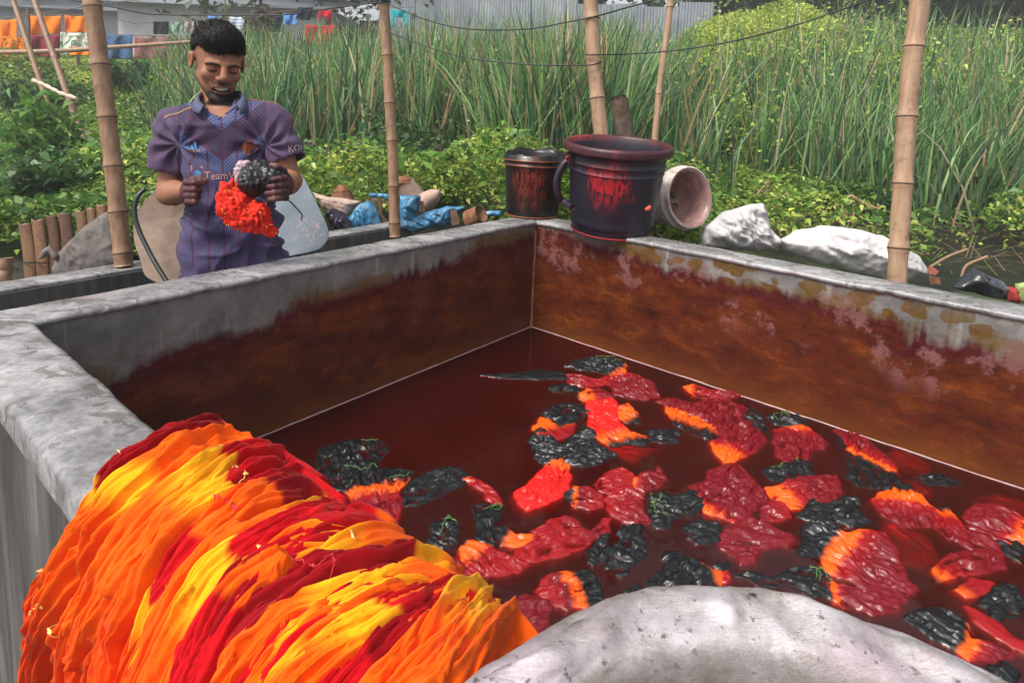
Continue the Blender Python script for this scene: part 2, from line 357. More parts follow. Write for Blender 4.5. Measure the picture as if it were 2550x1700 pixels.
# profile of the draped surface across the wall: (t outward from the inner edge, z)
PROF = np.array([(-.055, WT-.42), (-.06, WT-.28), (-.06, WT-.14), (-.055, WT-.07), (-.04, WT-.015), (-.005, WT+.022), (.05, WT+.034), (.085, WT+.016), (.112, WT-.045), (.122, WT-.13), (.125, WT-.3), (.13, WT-.5), (.13, WT-.75)])
PROF_V = np.array([(-.085, WT-.42), (-.09, WT-.28), (-.09, WT-.12), (-.085, WT-.05), (-.065, WT+.005), (-.02, WT+.05), (.05, WT+.068), (.115, WT+.045), (.155, WT-.03), (.17, WT-.13), (.175, WT-.3), (.18, WT-.5), (.185, WT-.75)])   # where the outer skin of the folds lies
PU = np.linspace(0, 1, len(PROF))
_PS = spline(PROF, 400); _PSU = np.linspace(0, 1, 400)
def heap_pt(s, u):
    t = np.interp(u, _PSU, _PS[:, 0]); z = np.interp(u, _PSU, _PS[:, 1]); return tank(LN+t, s, z)
_gs, _gu = np.meshgrid(np.linspace(.45, 1.5, 211), np.linspace(.12, .99, 260), indexing='ij')
_PV = spline(PROF_V, 400)
_gp = project(tank(LN+np.interp(_gu, _PSU, _PV[:, 0]), _gs, np.interp(_gu, _PSU, _PV[:, 1])).reshape(-1, 3))
def heap_inv(x, y):
    d = (_gp[:, 0]-x)**2+(_gp[:, 1]-y)**2
    # nearest in image, prefer the visible (outer-upper) side
    k = np.argsort(d)[:30]; k = k[np.argmin(d[k]+ (300*np.maximum(0, .42-_gu.ravel()[k])))]
    return _gs.ravel()[k], _gu.ravel()[k]
def dye_along(q, stops, jit):
    xs = [a for a, _ in stops]; cs = np.array([CMAP[c] for _, c in stops])
    return np.stack([np.interp(q+jit, xs, cs[:, i]) for i in range(3)], -1)
STR = [  # (half width m, lift, [(zoom x, zoom y, colour)...], label)
 (.034, .000, [(1215, 235, 'o'), (1150, 165, 'o'), (1075, 130, 'y'), (1035, 115, 'y'), (1005, 112, 'd'), (850, 110, 'd'), (640, 175, 'd'), (430, 330, 'd'), (385, 375, 'y'), (330, 450, 'o'), (270, 540, 'o'), (165, 720, 'o'), (90, 880, 'O'), (60, 1050, 'O')], 'crimson cloth with yellow end, farthest of the pile on the wall'),
 (.030, .008, [(1230, 250, 'o'), (1000, 185, 'o'), (800, 235, 'o'), (700, 300, 'o'), (640, 345, 'y'), (560, 400, 'y'), (470, 470, 'o'), (330, 620, 'o'), (230, 800, 'o'), (150, 1000, 'O'), (90, 1230, 'O')], 'orange puckered cloth lying just behind the crimson topped ones'),
 (.036, .012, [(1400, 330, 'r'), (1250, 260, 'r'), (1040, 265, 'r'), (985, 300, 'y'), (880, 370, 'y'), (760, 440, 'o'), (600, 560, 'o'), (460, 740, 'o'), (350, 950, 'o'), (270, 1180, 'O')], 'cloth with crimson top, yellow band and long orange fall'),
 (.036, .008, [(1480, 430, 'r'), (1300, 330, 'r'), (1060, 370, 'r'), (1000, 410, 'y'), (880, 470, 'y'), (800, 530, 'o'), (680, 640, 'o'), (560, 800, 'o'), (450, 1000, 'O'), (400, 1200, 'O')], 'cloth with broad crimson hump beside the curled hem'),
 (.028, .004, [(1560, 540, 'o'), (1450, 430, 'r'), (1300, 400, 'd'), (1130, 440, 'o'), (1000, 530, 'o'), (860, 640, 'r'), (740, 790, 'r'), (690, 850, 'y'), (610, 980, 'y'), (520, 1150, 'O')], 'crimson and orange cloth with curled raised hem'),
 (.024, .006, [(1620, 590, 'o'), (1500, 500, 'r'), (1330, 520, 'y'), (1200, 560, 'o'), (1050, 620, 'o'), (880, 760, 'o'), (740, 930, 'o'), (640, 1120, 'o'), (580, 1240, 'O')], 'narrow orange cloth with a yellow crest between crimson ones'),
 (.030, .010, [(1660, 610, 'o'), (1560, 540, 'r'), (1400, 540, 'r'), (1200, 620, 'r'), (1080, 690, 'r'), (1010, 745, 'y'), (900, 860, 'y'), (800, 1010, 'o'), (720, 1180, 'o')], 'cloth with crimson crest and long pale yellow fall'),
 (.038, .016, [(1700, 650, 'o'), (1580, 590, 'r'), (1400, 610, 'r'), (1230, 700, 'r'), (1080, 830, 'd'), (950, 980, 'd'), (850, 1150, 'r'), (800, 1240, 'o')], 'broad deep crimson cloth running down the middle of the pile'),
 (.034, .018, [(1890, 760, 'o'), (1760, 660, 'o'), (1600, 650, 'o'), (1450, 670, 'y'), (1300, 730, 'o'), (1130, 820, 'o'), (1050, 900, 'r'), (950, 1040, 'r'), (870, 1200, 'r')], 'orange cloth with rows of tied yellow knots on its crest'),
 (.030, .014, [(1900, 800, 'o'), (1800, 760, 'y'), (1650, 770, 'd'), (1450, 790, 'd'), (1270, 860, 'd'), (1100, 980, 'd'), (990, 1120, 'r'), (930, 1230, 'r')], 'dark crimson puckered cloth with tied knots and threads'),
 (.026, .008, [(1960, 850, 'o'), (1850, 790, 'y'), (1700, 820, 'd'), (1500, 880, 'd'), (1320, 960, 'r'), (1180, 1060, 'r'), (1060, 1200, 'r')], 'crimson cloth with yellow shoulder dropping toward the basin side'),
 (.026, .014, [(1970, 890, 'o'), (1870, 840, 'o'), (1700, 860, 'y'), (1560, 920, 'y'), (1480, 950, 'y'), (1350, 970, 'o'), (1200, 1080, 'o'), (1060, 1230, 'o')], 'smooth yellow to orange cloth crossing in a long arc'),
 (.024, .010, [(1990, 905, 'o'), (1900, 880, 'o'), (1700, 920, 'r'), (1560, 970, 'r'), (1400, 1060, 'r'), (1230, 1200, 'r')], 'thin crimson cloth lying between two orange arcs'),
 (.026, .014, [(2010, 925, 'o'), (1900, 900, 'o'), (1760, 930, 'o'), (1600, 1000, 'o'), (1450, 1080, 'o'), (1330, 1160, 'y'), (1240, 1240, 'o')], 'plain orange cloth with a yellow lower fold'),
 (.028, .018, [(2050, 945, 'r'), (1960, 920, 'r'), (1850, 960, 'r'), (1760, 1010, 'r'), (1720, 1035, 'y'), (1600, 1100, 'y'), (1480, 1180, 'o'), (1400, 1240, 'o')], 'cloth turning from crimson to yellow near the basin'),
 (.030, .014, [(2080, 960, 'r'), (2000, 940, 'r'), (1880, 1020, 'd'), (1760, 1120, 'd'), (1660, 1240, 'r')], 'short crimson cloth second from the metal basin'),
 (.030, .020, [(2120, 960, 'o'), (2060, 940, 'y'), (2000, 1010, 'y'), (1930, 1110, 'o'), (1860, 1240, 'o')], 'bright yellow cloth beside the crimson one at the basin'),
 (.036, .012, [(2310, 1060, 'o'), (2200, 1000, 'o'), (2130, 1030, 'o'), (2070, 1120, 'o'), (2010, 1240, 'o')], 'orange crumpled cloth nearest to the metal basin'),
]
def drape(k, hw, lift, pts, label, ds=0., parent=None, u0=0., u1=1.):
    rng = np.random.RandomState(100+k)
    su = np.array([heap_inv(a*.5612, 1000+b*.5612) for a, b, _ in pts]); cols = [c for _, _, c in pts]
    # make u monotone outward, extend to both ends
    u = np.maximum.accumulate(su[:, 1]+np.arange(len(su))*1e-4); s = su[:, 0]
    u = np.concatenate([[.10, .22], u, [max(u[-1]+.02, .985)]]); s = np.concatenate([[s[0], s[0]], s, [s[-1]]]); cols = [cols[0]]*2+cols+[cols[-1]]
    u = np.maximum.accumulate(u+np.arange(len(u))*1e-5)
    nu, nv = (380, 64) if parent is None else (300, 34)
    uu = np.linspace(u[0]+(u[-1]-u[0])*u0, u[0]+(u[-1]-u[0])*u1, nu); ss = np.interp(uu, u, s)+ds+.016*(vnoise(vec3(uu*6, k, 2.2), 91)-.5)*(parent is not None)
    for _ in range(8): ss[1:-1] = (ss[:-2]+ss[1:-1]*2+ss[2:])/4
    v = np.linspace(-1, 1, nv); Ug, Vg = np.meshgrid(uu, v, indexing='ij'); Sg = np.meshgrid(ss, v, indexing='ij')[0]
    wv = 1+.30*(fbm(vec3(uu*9, k, 0), 5+k, 2)-.5)
    S2 = Sg+Vg*hw*wv[:, None]+.010*(fbm(vec3(Ug*14, Vg*1.5, k), 31, 3)-.5)
    P = heap_pt(S2, Ug); e = 1e-3
    N = np.cross(heap_pt(S2+e, Ug)-P, heap_pt(S2, Ug+e)-P); N /= np.linalg.norm(N, axis=-1)[..., None]
    N *= np.sign((N*np.array([0, 0, 1])+N*np.array([*DL, 0])*.6).sum(-1))[..., None] if False else 1
    if (N[nu//2, nv//2]@np.array([DL[0]*.3, DL[1]*.3, 1])) < 0: N = -N
    L = 1.35
    warp = .9*(fbm(vec3(Ug*5, Vg*.8, k*3.1), 7, 3)-.5); wl2 = .5*(fbm(vec3(Ug*16, Vg*1.5, k*1.9), 8, 2)-.5)
    q = Vg*hw*100+warp*1.6+wl2*.8
    rd = lambda p, sd: 1-np.abs(2*vnoise(p, sd)-1)
    f1 = rd(vec3(q*.42, Ug*L*2.4, k*5.), 11); f2 = rd(vec3(q*.95, Ug*L*3.6, k*2.7), 13); f3 = rd(vec3(q*1.9+2*wl2, Ug*L*7, k*4.3), 27)**1.3; f4 = rd(vec3(q*3.1, Ug*L*13, k*1.7), 17)
    cross = rd(vec3(q*.5+6*wl2, Ug*L*22+q*.8, k*6.1), 29)**2
    puck = fbm(vec3(Ug*L*42, q*1.1, k), 19, 3)
    band = sstep(.45, .68, vnoise(vec3(Ug*7, k*9.1, .5), 23))
    bul, fa = (.034, 1.) if parent is None else (.42*hw, .62)
    hgt = bul*np.sqrt(np.clip(1-Vg**2, 0, 1))+fa*(.016*(f1-.5)+.0145*(f2-.5)+.0085*(f3-.5)+.0034*(f4-.5)+.016*(puck-.5)*band+.0045*(cross-.3)*(.4+band))
    gr = .014*rd(vec3(q*.62+2*wl2, Ug*L*2.8, k*7.7), 33)**9+.008*rd(vec3(q*1.4+3*wl2, Ug*L*5.5, k*3.9), 35)**8+.0035*rd(vec3(q*.5+5*wl2, Ug*L*17+q*.9, k*8.3), 37)**9+.004*rd(vec3(q*2.4, Ug*L*11, k*2.2), 39)**6
    hgt = hgt-gr*(1. if parent is None else .7)
    P = P+N*(hgt*sstep(1., .86, np.abs(Vg))+lift-.036*sstep(.72, 1.0, np.abs(Vg)))[..., None]
    jit = .022*(fbm(vec3(q*1.3, Ug*6, k), 41, 3)-.5)+.030*(vnoise(vec3(q*.45, 0, k), 43)-.5)
    st = []; 
    for i, (a, c) in enumerate(zip(u, cols)):
        if i and cols[i-1] != c and not (cols[i-1] in 'yo' and c in 'yoO'):
            mid = (a+u[i-1])/2; st.append((mid-.0035, cols[i-1])); st.append((mid+.0035, c))
        else: st.append((a, c))
    dye = dye_along(Ug, st, jit)
    crease = sstep(.55, .1, f1)*.0
    dye = dye*(1+.16*(fbm(vec3(q*.8, Ug*20, k), 47, 2)-.5))[..., None]
    if parent is not None:
        tap = np.clip(np.minimum(np.linspace(0, 1, nu), np.linspace(1, 0, nu))/.08, 0, 1)[:, None]; P = P-N*((1-tap)*.03)[..., None]
        o = obj('loose_fold', P.reshape(-1, 3), grid_faces(nu, nv), M_CLOTH, parent, attrs={'dye': np.clip(dye, 0, 1).reshape(-1, 3)}); return o
    o = obj('draped_cloth', P.reshape(-1, 3), grid_faces(nu, nv), M_CLOTH, attrs={'dye': np.clip(dye, 0, 1).reshape(-1, 3)}, label=label, cat='cloth', group='dyed cloths draped over the tank wall')
    md = o.modifiers.new('thick', 'SOLIDIFY'); md.thickness = .003; md.offset = -1
    return o, P, N, Ug
M_THREAD = plain('pale_thread', (.75, .55, .18), .7, var=.2, bump=0)
M_THREADR = plain('red_thread', (.55, .02, .03), .7, var=.2, bump=0)
def knots(o, P, rows, n, m, seed, r=.0013):
    rng = np.random.RandomState(seed); nu, nv = P.shape[:2]
    for row in rows:
        i0 = int(row*nu); parts = []; pl = []
        for j in range(n):
            jj = int((.1+.8*j/(n-1))*(nv-1)); p = P[min(nu-2, max(1, i0+rng.randint(-4, 5))), jj]
            nn = np.cross(P[min(i0+2, nu-1), jj]-P[i0-2, jj], P[i0, min(jj+1, nv-1)]-P[i0, max(jj-1, 0)]); nn /= np.linalg.norm(nn)+1e-9
            if nn[2] < 0: nn = -nn
            pl.append(p+nn*.003)
            tp = np.array([p-nn*.002, p+nn*.002, p+nn*.0035, p+nn*.005]); parts.append(sweep(tp, [r*1.2, r, r*.75, r*1.0], 6))
        q = spline(pl, n*9); q = q+(rng.rand(*q.shape)-.5)*.0022+np.array([0, 0, 1])*.0008*np.sin(np.arange(len(q))*1.4)[:, None]
        parts.append(sweep(q, .0005, 4)); V, F = join(parts)
        obj('knotted_thread', V, F, m, o)
HEAP = [drape(k, *a) for k, a in enumerate(STR)]
_rg = np.random.RandomState(77)
for k, (hw, lift, pts, lb) in enumerate(STR):
    for j in range(2):
        a_ = .28+.35*_rg.rand(); drape(k+40+30*j, hw*(.26+.16*_rg.rand()), lift+.029+.004*j, pts, lb, ds=hw*(.15+.45*_rg.rand())*(1 if (j or k == 0) else -1), parent=HEAP[k][0], u0=a_, u1=min(1., a_+.18+.30*_rg.rand()))
knots(HEAP[8][0], HEAP[8][1], (.40, .46), 6, M_THREAD, 1); knots(HEAP[9][0], HEAP[9][1], (.44, .55), 5, M_THREADR, 2)
knots(HEAP[2][0], HEAP[2][1], (.66, .74), 6, M_THREAD, 3); knots(HEAP[3][0], HEAP[3][1], (.68, .42), 6, M_THREAD, 4)
knots(HEAP[1][0], HEAP[1][1], (.67, .8), 5, M_THREAD, 5); knots(HEAP[0][0], HEAP[0][1], (.68, .76, .5), 5, M_THREAD, 6); knots(HEAP[4][0], HEAP[4][1], (.45,), 5, M_THREADR, 7)
# bundle of folded cloth underneath that fills the gaps
u = np.linspace(.1, .99, 120); s_ = np.linspace(.70, 1.36, 80); Ug, Sg = np.meshgrid(u, s_, indexing='ij')
Pb = heap_pt(Sg, Ug); Pb[..., 2] -= .012; Pb = Pb+.012*(fbm(Pb*30, 9)[..., None]-.5)
obj('folded_cloth', Pb.reshape(-1, 3), grid_faces(120, 80), M_CLOTH, attrs={'dye': np.broadcast_to(DRED*.8, (Pb.size//3, 3))}, label='deep crimson cloth spread under the pile, showing in the gaps', cat='cloth')
# ================================================================ wet cloths floating in the dye
M_WET = cloth_material('wet_dyed_cotton', .50, .35, wet=.26, fine=150)
Z2 = lambda p: (600+p[0]*.4464, 1000+p[1]*.4464)
Z3 = lambda p: (1150+p[0]*.4146, 850+p[1]*.4146)
Z4 = lambda p: (1800+p[0]*.5102, 900+p[1]*.5102)
FL = [  # frame, outline, axis start, axis end, dye stops, height, label
 (Z3, [(640,150),(700,110),(800,95),(920,100),(980,140),(960,190),(900,200),(820,180),(720,170)], (700,100),(960,200), [(0,'k'),(.8,'k'),(.95,'o')], .012, 'black knotted cloth farthest back near the bucket wall'),
 (Z3, [(620,195),(700,200),(800,228),(875,200),(860,255),(760,278),(660,255)], (620,200),(870,250), [(0,'c'),(1,'r')], .006, 'thin crimson crescent of cloth just below the farthest black knots'),
 (Z3, [(880,240),(930,195),(1050,205),(1130,250),(1180,325),(1100,345),(1000,335),(920,305)], (920,190),(1000,240), [(0,'o'),(.4,'r'),(1,'c')], .014, 'crimson crumpled cloth with a small orange tip near the bucket wall'),
 (Z3, [(130,200),(320,190),(460,170),(600,190),(620,225),(450,230),(250,220)], (130,200),(600,200), [(0,'k'),(1,'k')], .001, 'long thin black cloth sunk at the far corner of the tank'),
 (Z3, [(520,265),(600,258),(690,270),(700,305),(620,310),(540,300)], (520,265),(700,300), [(0,'k'),(1,'k')], .008, 'small black cloth left of the orange striped one'),
 (Z3, [(690,335),(750,292),(820,285),(885,315),(905,350),(830,350),(760,355)], (690,335),(880,330), [(0,'k'),(.1,'o'),(.45,'o'),(.6,'r'),(1,'c')], .012, 'small cloth fading from orange to crimson above the bright red one'),
 (Z3, [(490,430),(560,388),(680,375),(765,400),(745,455),(650,492),(560,500)], (490,430),(760,400), [(0,'k'),(1,'k')], .016, 'black crumpled cloth left of the bright red one'),
 (Z3, [(430,525),(480,458),(540,478),(590,515),(665,488),(645,560),(560,592),(470,565)], (470,470),(600,580), [(0,'o'),(.35,'o'),(.7,'d'),(1,'d')], .003, 'half sunk orange and dark red cloth above the large black one'),
 (Z3, [(770,365),(840,370),(900,352),(945,400),(935,450),(955,490),(1000,535),(1105,565),(1095,608),(980,604),(880,614),(800,565),(758,510),(770,460),(758,410)], (900,400),(1110,590), [(0,'b'),(.6,'b'),(.85,'o'),(1,'k')], .024, 'bright red cloth standing clear of the water with an orange tail'),
 (Z3, [(935,390),(1000,378),(1055,430),(1068,485),(1000,488),(940,455)], (930,400),(1060,470), [(0,'r'),(.35,'o'),(.6,'o'),(1,'k')], .014, 'small fan of cloth fading orange to black'),
 (Z3, [(1085,562),(1150,525),(1295,535),(1298,605),(1200,606),(1110,596)], (1085,562),(1290,570), [(0,'k'),(1,'k')], .007, 'black arm of cloth right of the bright red one'),
 (Z3, [(885,622),(1000,608),(1185,635),(1105,685),(1040,715),(955,685)], (885,622),(1100,680), [(0,'b'),(1,'r')], -.001, 'sunken red cloth under the bright red one'),
 (Z3, [(418,600),(480,525),(540,555),(600,618),(680,565),(720,515),(795,555),(805,620),(905,680),(840,715),(740,745),(620,725),(540,755),(455,685)], (420,600),(900,690), [(0,'k'),(1,'k')], .026, 'large black glossy cloth in the middle with ripples below it'),
 (Z3, [(325,905),(408,850),(478,780),(540,712),(605,712),(635,780),(645,850),(605,925),(500,965),(400,992),(345,955)], (575,705),(540,830), [(0,'k'),(.12,'o'),(.4,'o'),(.6,'b'),(1,'b')], .030, 'bright red cloth with orange top, left of the ripples'),
 (Z3, [(1195,370),(1280,350),(1400,385),(1500,355),(1620,375),(1700,415),(1765,520),(1796,590),(1745,645),(1625,695),(1560,700),(1508,640),(1490,600),(1540,560),(1505,505),(1400,450),(1280,415)], (1480,620),(1600,520), [(0,'o'),(.22,'r'),(.5,'c'),(1,'c')], .022, 'large crimson crumpled cloth by the bucket wall with orange hem'),
 (Z3, [(1225,400),(1320,412),(1420,448),(1512,500),(1538,560),(1485,588),(1380,548),(1285,495)], (1440,440),(1375,545), [(0,'r'),(.25,'o'),(.5,'o'),(.8,'k'),(1,'k')], .012, 'orange to black fringe along the large crimson cloth'),
 (Z3, [(1335,270),(1400,262),(1480,286),(1600,296),(1668,320),(1605,350),(1480,340),(1400,325)], (1335,280),(1620,320), [(0,'o'),(.12,'o'),(.25,'r'),(1,'c')], .010, 'narrow crimson cloth touching the bucket wall with orange end'),
 (Z3, [(1690,432),(1735,402),(1800,445),(1830,520),(1770,548),(1720,495)], (1660,400),(1740,440), [(0,'o'),(.5,'k'),(1,'k')], .012, 'black cloth at the right end of the large crimson one'),
 (Z3, [(-8,830),(60,815),(150,862),(228,935),(245,992),(190,988),(130,915),(60,865)], (0,830),(160,900), [(0,'k'),(.12,'o'),(.3,'r'),(1,'r')], .008, 'curved red strap of cloth left of the middle'),
 (Z3, [(615,925),(680,870),(765,876),(838,918),(848,985),(760,1006),(678,975)], (625,930),(780,950), [(0,'k'),(.2,'k'),(.36,'o'),(.55,'c'),(1,'d')], .004, 'half sunk cloth fading black orange crimson below the ripples'),
 (Z3, [(815,852),(880,788),(960,756),(1025,810),(1005,884),(900,914),(838,892)], (815,852),(1000,850), [(0,'d'),(1,'r')], .004, 'dull red half sunk cloth between ripples and pink tipped one'),
 (Z3, [(1035,842),(1090,786),(1150,786),(1180,750),(1226,830),(1185,874),(1100,896),(1045,884)], (1040,840),(1100,850), [(0,'o'),(.3,'r'),(1,'c')], .014, 'crimson cloth with a pointed tip in the middle right'),
 (Z3, [(865,960),(938,900),(1020,880),(1085,928),(1095,1010),(1138,1082),(1060,1115),(960,1075),(898,1022)], (870,960),(1100,1060), [(0,'r'),(1,'c')], .018, 'crumpled crimson cloth above the wrinkled black one'),
 (Z3, [(1125,930),(1200,914),(1290,925),(1380,884),(1435,918),(1456,990),(1372,1046),(1282,1065),(1232,1116),(1148,1085),(1136,1000)], (1125,930),(1450,960), [(0,'k'),(.9,'k'),(1,'k')], .012, 'black knotted cloth left of the big crimson heart shaped one'),
 (Z3, [(1385,870),(1460,846),(1508,784),(1600,752),(1685,764),(1748,850),(1796,896),(1815,962),(1745,988),(1725,1046),(1640,1066),(1560,1046),(1475,1014),(1445,960)], (1440,1000),(1580,930), [(0,'o'),(.25,'r'),(.5,'c'),(1,'c')], .024, 'big crimson heart shaped cloth full of fine wrinkles'),
 (Z3, [(55,990),(150,975),(255,998),(246,1065),(195,1105),(196,1206),(106,1186),(85,1090)], (60,990),(200,1200), [(0,'k'),(1,'k')], .011, 'black cloth with green threads left of the middle'),
 (Z3, [(435,1140),(520,1085),(620,1055),(686,1075),(726,1138),(798,1158),(765,1215),(640,1266),(480,1306),(332,1306),(355,1240),(470,1190)], (760,1100),(380,1300), [(0,'c'),(.4,'r'),(1,'r')], .014, 'long glossy crimson cloth curling like a shell near the front'),
 (Z3, [(195,1130),(270,1112),(335,1165),(466,1154),(436,1206),(320,1228),(235,1216)], (195,1130),(440,1170), [(0,'k'),(.25,'k'),(.45,'o'),(.9,'o'),(1,'r')], .010, 'flap of cloth black at left and orange at right beside the shell'),
 (Z3, [(-10,1250),(55,1195),(130,1215),(250,1264),(396,1330),(322,1375),(200,1402),(80,1408),(10,1345)], (20,1200),(230,1320), [(0,'k'),(.1,'o'),(.4,'o'),(.6,'r'),(1,'r')], .014, 'fan of cloth orange at top and scarlet below, left front'),
 (Z3, [(765,1250),(830,1176),(884,1156),(886,1220),(876,1294),(800,1336),(755,1312)], (765,1250),(870,1300), [(0,'k'),(1,'k')], .009, 'slim black cloth right of the shell shaped crimson one'),
 (Z3, [(872,1345),(896,1240),(960,1186),(1060,1175),(1116,1218),(1106,1294),(1042,1336),(950,1356)], (880,1200),(1100,1300), [(0,'k'),(1,'k')], .018, 'crumpled black cloth in the front middle catching grey light'),
 (Z3, [(915,1150),(980,1105),(1086,1094),(1066,1164),(960,1176)], (1000,1060),(990,1120), [(0,'c'),(.5,'k'),(1,'k')], .012, 'smooth black lobe under the crumpled crimson cloth'),
 (Z3, [(795,1130),(858,1064),(896,1064),(886,1144),(818,1178)], (800,1130),(890,1080), [(0,'c'),(1,'r')], .012, 'small folded red leaf of cloth in the middle'),
 (Z3, [(1335,1110),(1420,1084),(1545,1094),(1558,1150),(1536,1196),(1440,1208),(1355,1186)], (1340,1110),(1550,1150), [(0,'k'),(1,'k')], .014, 'smooth oval black cloth next to the frilled crimson one'),
 (Z3, [(1555,1170),(1640,1106),(1720,1076),(1830,1085),(1900,1140),(1960,1160),(1990,1200),(1950,1240),(1850,1225),(1815,1245),(1772,1318),(1700,1328),(1648,1266),(1585,1236)], (1560,1170),(1900,1200), [(0,'c'),(1,'c')], .018, 'frilled crimson cloth under the heart shaped one'),
 (Z3, [(1190,1404),(1256,1326),(1360,1304),(1440,1334),(1494,1366),(1570,1400),(1545,1465),(1440,1508),(1300,1512),(1226,1488)], (1300,1420),(1545,1360), [(0,'k'),(.68,'k'),(.85,'o'),(1,'r')], .020, 'rounded black cloth with orange rim touching the basin edge'),
 (Z3, [(1560,1392),(1600,1380),(1612,1420),(1580,1450),(1548,1440)], (1550,1400),(1600,1430), [(0,'o'),(.4,'r'),(1,'r')], .008, 'tiny red scrap of cloth at the rounded black one'),
 (Z3, [(465,1485),(518,1416),(600,1388),(720,1384),(790,1410),(850,1545),(835,1580),(640,1600),(500,1560)], (520,1500),(780,1460), [(0,'r'),(.35,'c'),(.5,'o'),(.62,'o'),(.75,'k'),(1,'k')], .018, 'cloth banded crimson orange and black left of the basin'),
 (Z2, [(1430,1215),(1500,1145),(1560,1092),(1640,1094),(1728,1120),(1706,1236),(1620,1300),(1555,1300)], (1430,1215),(1700,1150), [(0,'d'),(.3,'c'),(1,'c')], .016, 'crimson frilled cloth touching the basin on its left'),
 (Z3, [(975,1500),(1050,1462),(1106,1498),(1062,1536),(985,1536)], (975,1500),(1100,1500), [(0,'k'),(1,'k')], .007, 'small black scrap nearest to the basin rim'),
 (Z3, [(1105,1445),(1150,1400),(1186,1384),(1198,1432),(1142,1486)], (1105,1445),(1190,1400), [(0,'k'),(1,'k')], .007, 'second small black scrap above the basin rim'),
 (Z3, [(922,1392),(1002,1364),(996,1404),(938,1412)], (922,1392),(1000,1380), [(0,'k'),(1,'k')], .006, 'thin black scrap below the crumpled black cloth'),
 (Z3, [(1500,1345),(1550,1325),(1606,1328),(1616,1364),(1540,1382)], (1500,1345),(1600,1350), [(0,'k'),(1,'k')], .006, 'black scrap right of the rounded black cloth'),
 (Z3, [(1194,1302),(1228,1264),(1316,1254),(1318,1306),(1240,1326)], (1194,1302),(1310,1280), [(0,'k'),(1,'k')], .008, 'black scrap left above the rounded black cloth'),
 (Z2, [(465,270),(560,235),(650,220),(765,225),(806,250),(816,292),(764,334),(775,368),(880,366),(946,380),(904,436),(855,486),(620,496),(495,446),(445,394)], (640,230),(740,500), [(0,'k'),(.88,'k'),(1,'o')], .006, 'large black ragged cloth with rows of pale stitches by the pile'),
 (Z2, [(612,482),(740,462),(866,496),(888,590),(858,676),(760,690),(676,668),(622,604)], (720,460),(750,640), [(0,'k'),(.1,'o'),(.25,'o'),(.45,'r'),(.8,'c'),(1,'d')], .010, 'pleated cloth orange above and crimson below, by the pile'),
 (Z2, [(885,565),(956,438),(1080,385),(1180,374),(1268,408),(1236,456),(1100,526),(980,568)], (885,565),(1260,410), [(0,'k'),(1,'k')], .004, 'black sleeve of cloth half under water, left of middle'),
 (Z2, [(1056,690),(1140,645),(1206,676),(1208,784),(1110,828),(1052,764)], (1056,690),(1200,780), [(0,'k'),(1,'k')], .014, 'black rosette of cloth with green thread, left front'),
 (Z2, [(985,880),(1060,880),(1180,870),(1246,916),(1266,1000),(1268,1125),(1130,1150),(1076,1000)], (1150,880),(1180,1130), [(0,'c'),(.5,'r'),(1,'d')], .010, 'crimson rosette of cloth touching the draped pile'),
 (Z4, [(262,340),(320,326),(400,315),(452,355),(506,400),(486,426),(436,426),(414,486),(328,488),(262,444)], (330,300),(370,370), [(0,'k'),(.3,'o'),(.6,'r'),(1,'c')], .014, 'crimson two pronged cloth by the bucket wall'),
 (Z4, [(215,270),(300,244),(394,256),(404,312),(330,324),(265,304)], (215,270),(400,300), [(0,'k'),(1,'k')], .009, 'black knotted top of the two pronged cloth'),
 (Z4, [(552,345),(620,342),(704,385),(776,445),(838,508),(838,556),(762,608),(712,565),(672,490),(612,422)], (620,470),(700,420), [(0,'k'),(.2,'k'),(.38,'o'),(.55,'r'),(1,'c')], .014, 'pleated crimson cloth with orange fringe along the right wall'),
 (Z4, [(555,355),(600,400),(650,470),(700,540),(735,605),(660,600),(606,560),(600,470)], (560,360),(700,600), [(0,'k'),(1,'k')], .009, 'black fringe piece under the pleated crimson cloth'),
 (Z4, [(775,560),(840,555),(866,592),(820,630),(772,606)], (775,560),(860,590), [(0,'k'),(1,'k')], .007, 'small black scrap at the end of the pleated crimson cloth'),
 (Z4, [(200,525),(350,482),(428,484),(428,546),(330,578),(250,578)], (200,525),(420,520), [(0,'k'),(1,'k')], .008, 'black cloth dotted with green knots above an orange tipped one'),
 (Z4, [(234,622),(320,582),(420,562),(538,562),(570,640),(482,698),(340,708),(254,666)], (240,640),(430,630), [(0,'o'),(.25,'o'),(.5,'r'),(1,'c')], .016, 'crimson cloth with orange left end, right of the heart shaped one'),
 (Z4, [(184,722),(238,662),(316,705),(340,762),(250,778),(194,766)], (184,722),(330,750), [(0,'c'),(1,'r')], .010, 'little crimson cloth below the orange tipped one'),
 (Z4, [(375,752),(438,674),(520,694),(600,662),(668,674),(658,740),(710,782),(640,806),(560,778),(480,788)], (375,752),(700,760), [(0,'k'),(1,'k')], .012, 'black pointed cloth above the orange flame shaped one'),
 (Z4, [(402,840),(446,784),(540,794),(604,850),(680,832),(778,842),(830,930),(860,1010),(910,1082),(888,1128),(760,1128),(620,1058),(515,1016),(494,958),(395,955)], (440,850),(720,990), [(0,'k'),(.3,'k'),(.42,'o'),(.58,'o'),(.7,'r'),(1,'c')], .022, 'flame shaped cloth fading black orange crimson, right front'),
 (Z4, [(734,672),(800,635),(900,602),(985,676),(1058,740),(1006,798),(880,798),(785,746)], (800,620),(900,760), [(0,'k'),(.1,'o'),(.42,'o'),(.6,'r'),(1,'c')], .016, 'cloth with bright orange crown and crimson base near the right wall'),
 (Z4, [(1050,735),(1095,700),(1158,775),(1208,868),(1240,926),(1150,880),(1085,858),(1034,804)], (1085,700),(1150,860), [(0,'k'),(.15,'k'),(.3,'o'),(.5,'r'),(1,'c')], .012, 'upright tongue of cloth fading black to crimson, right side'),
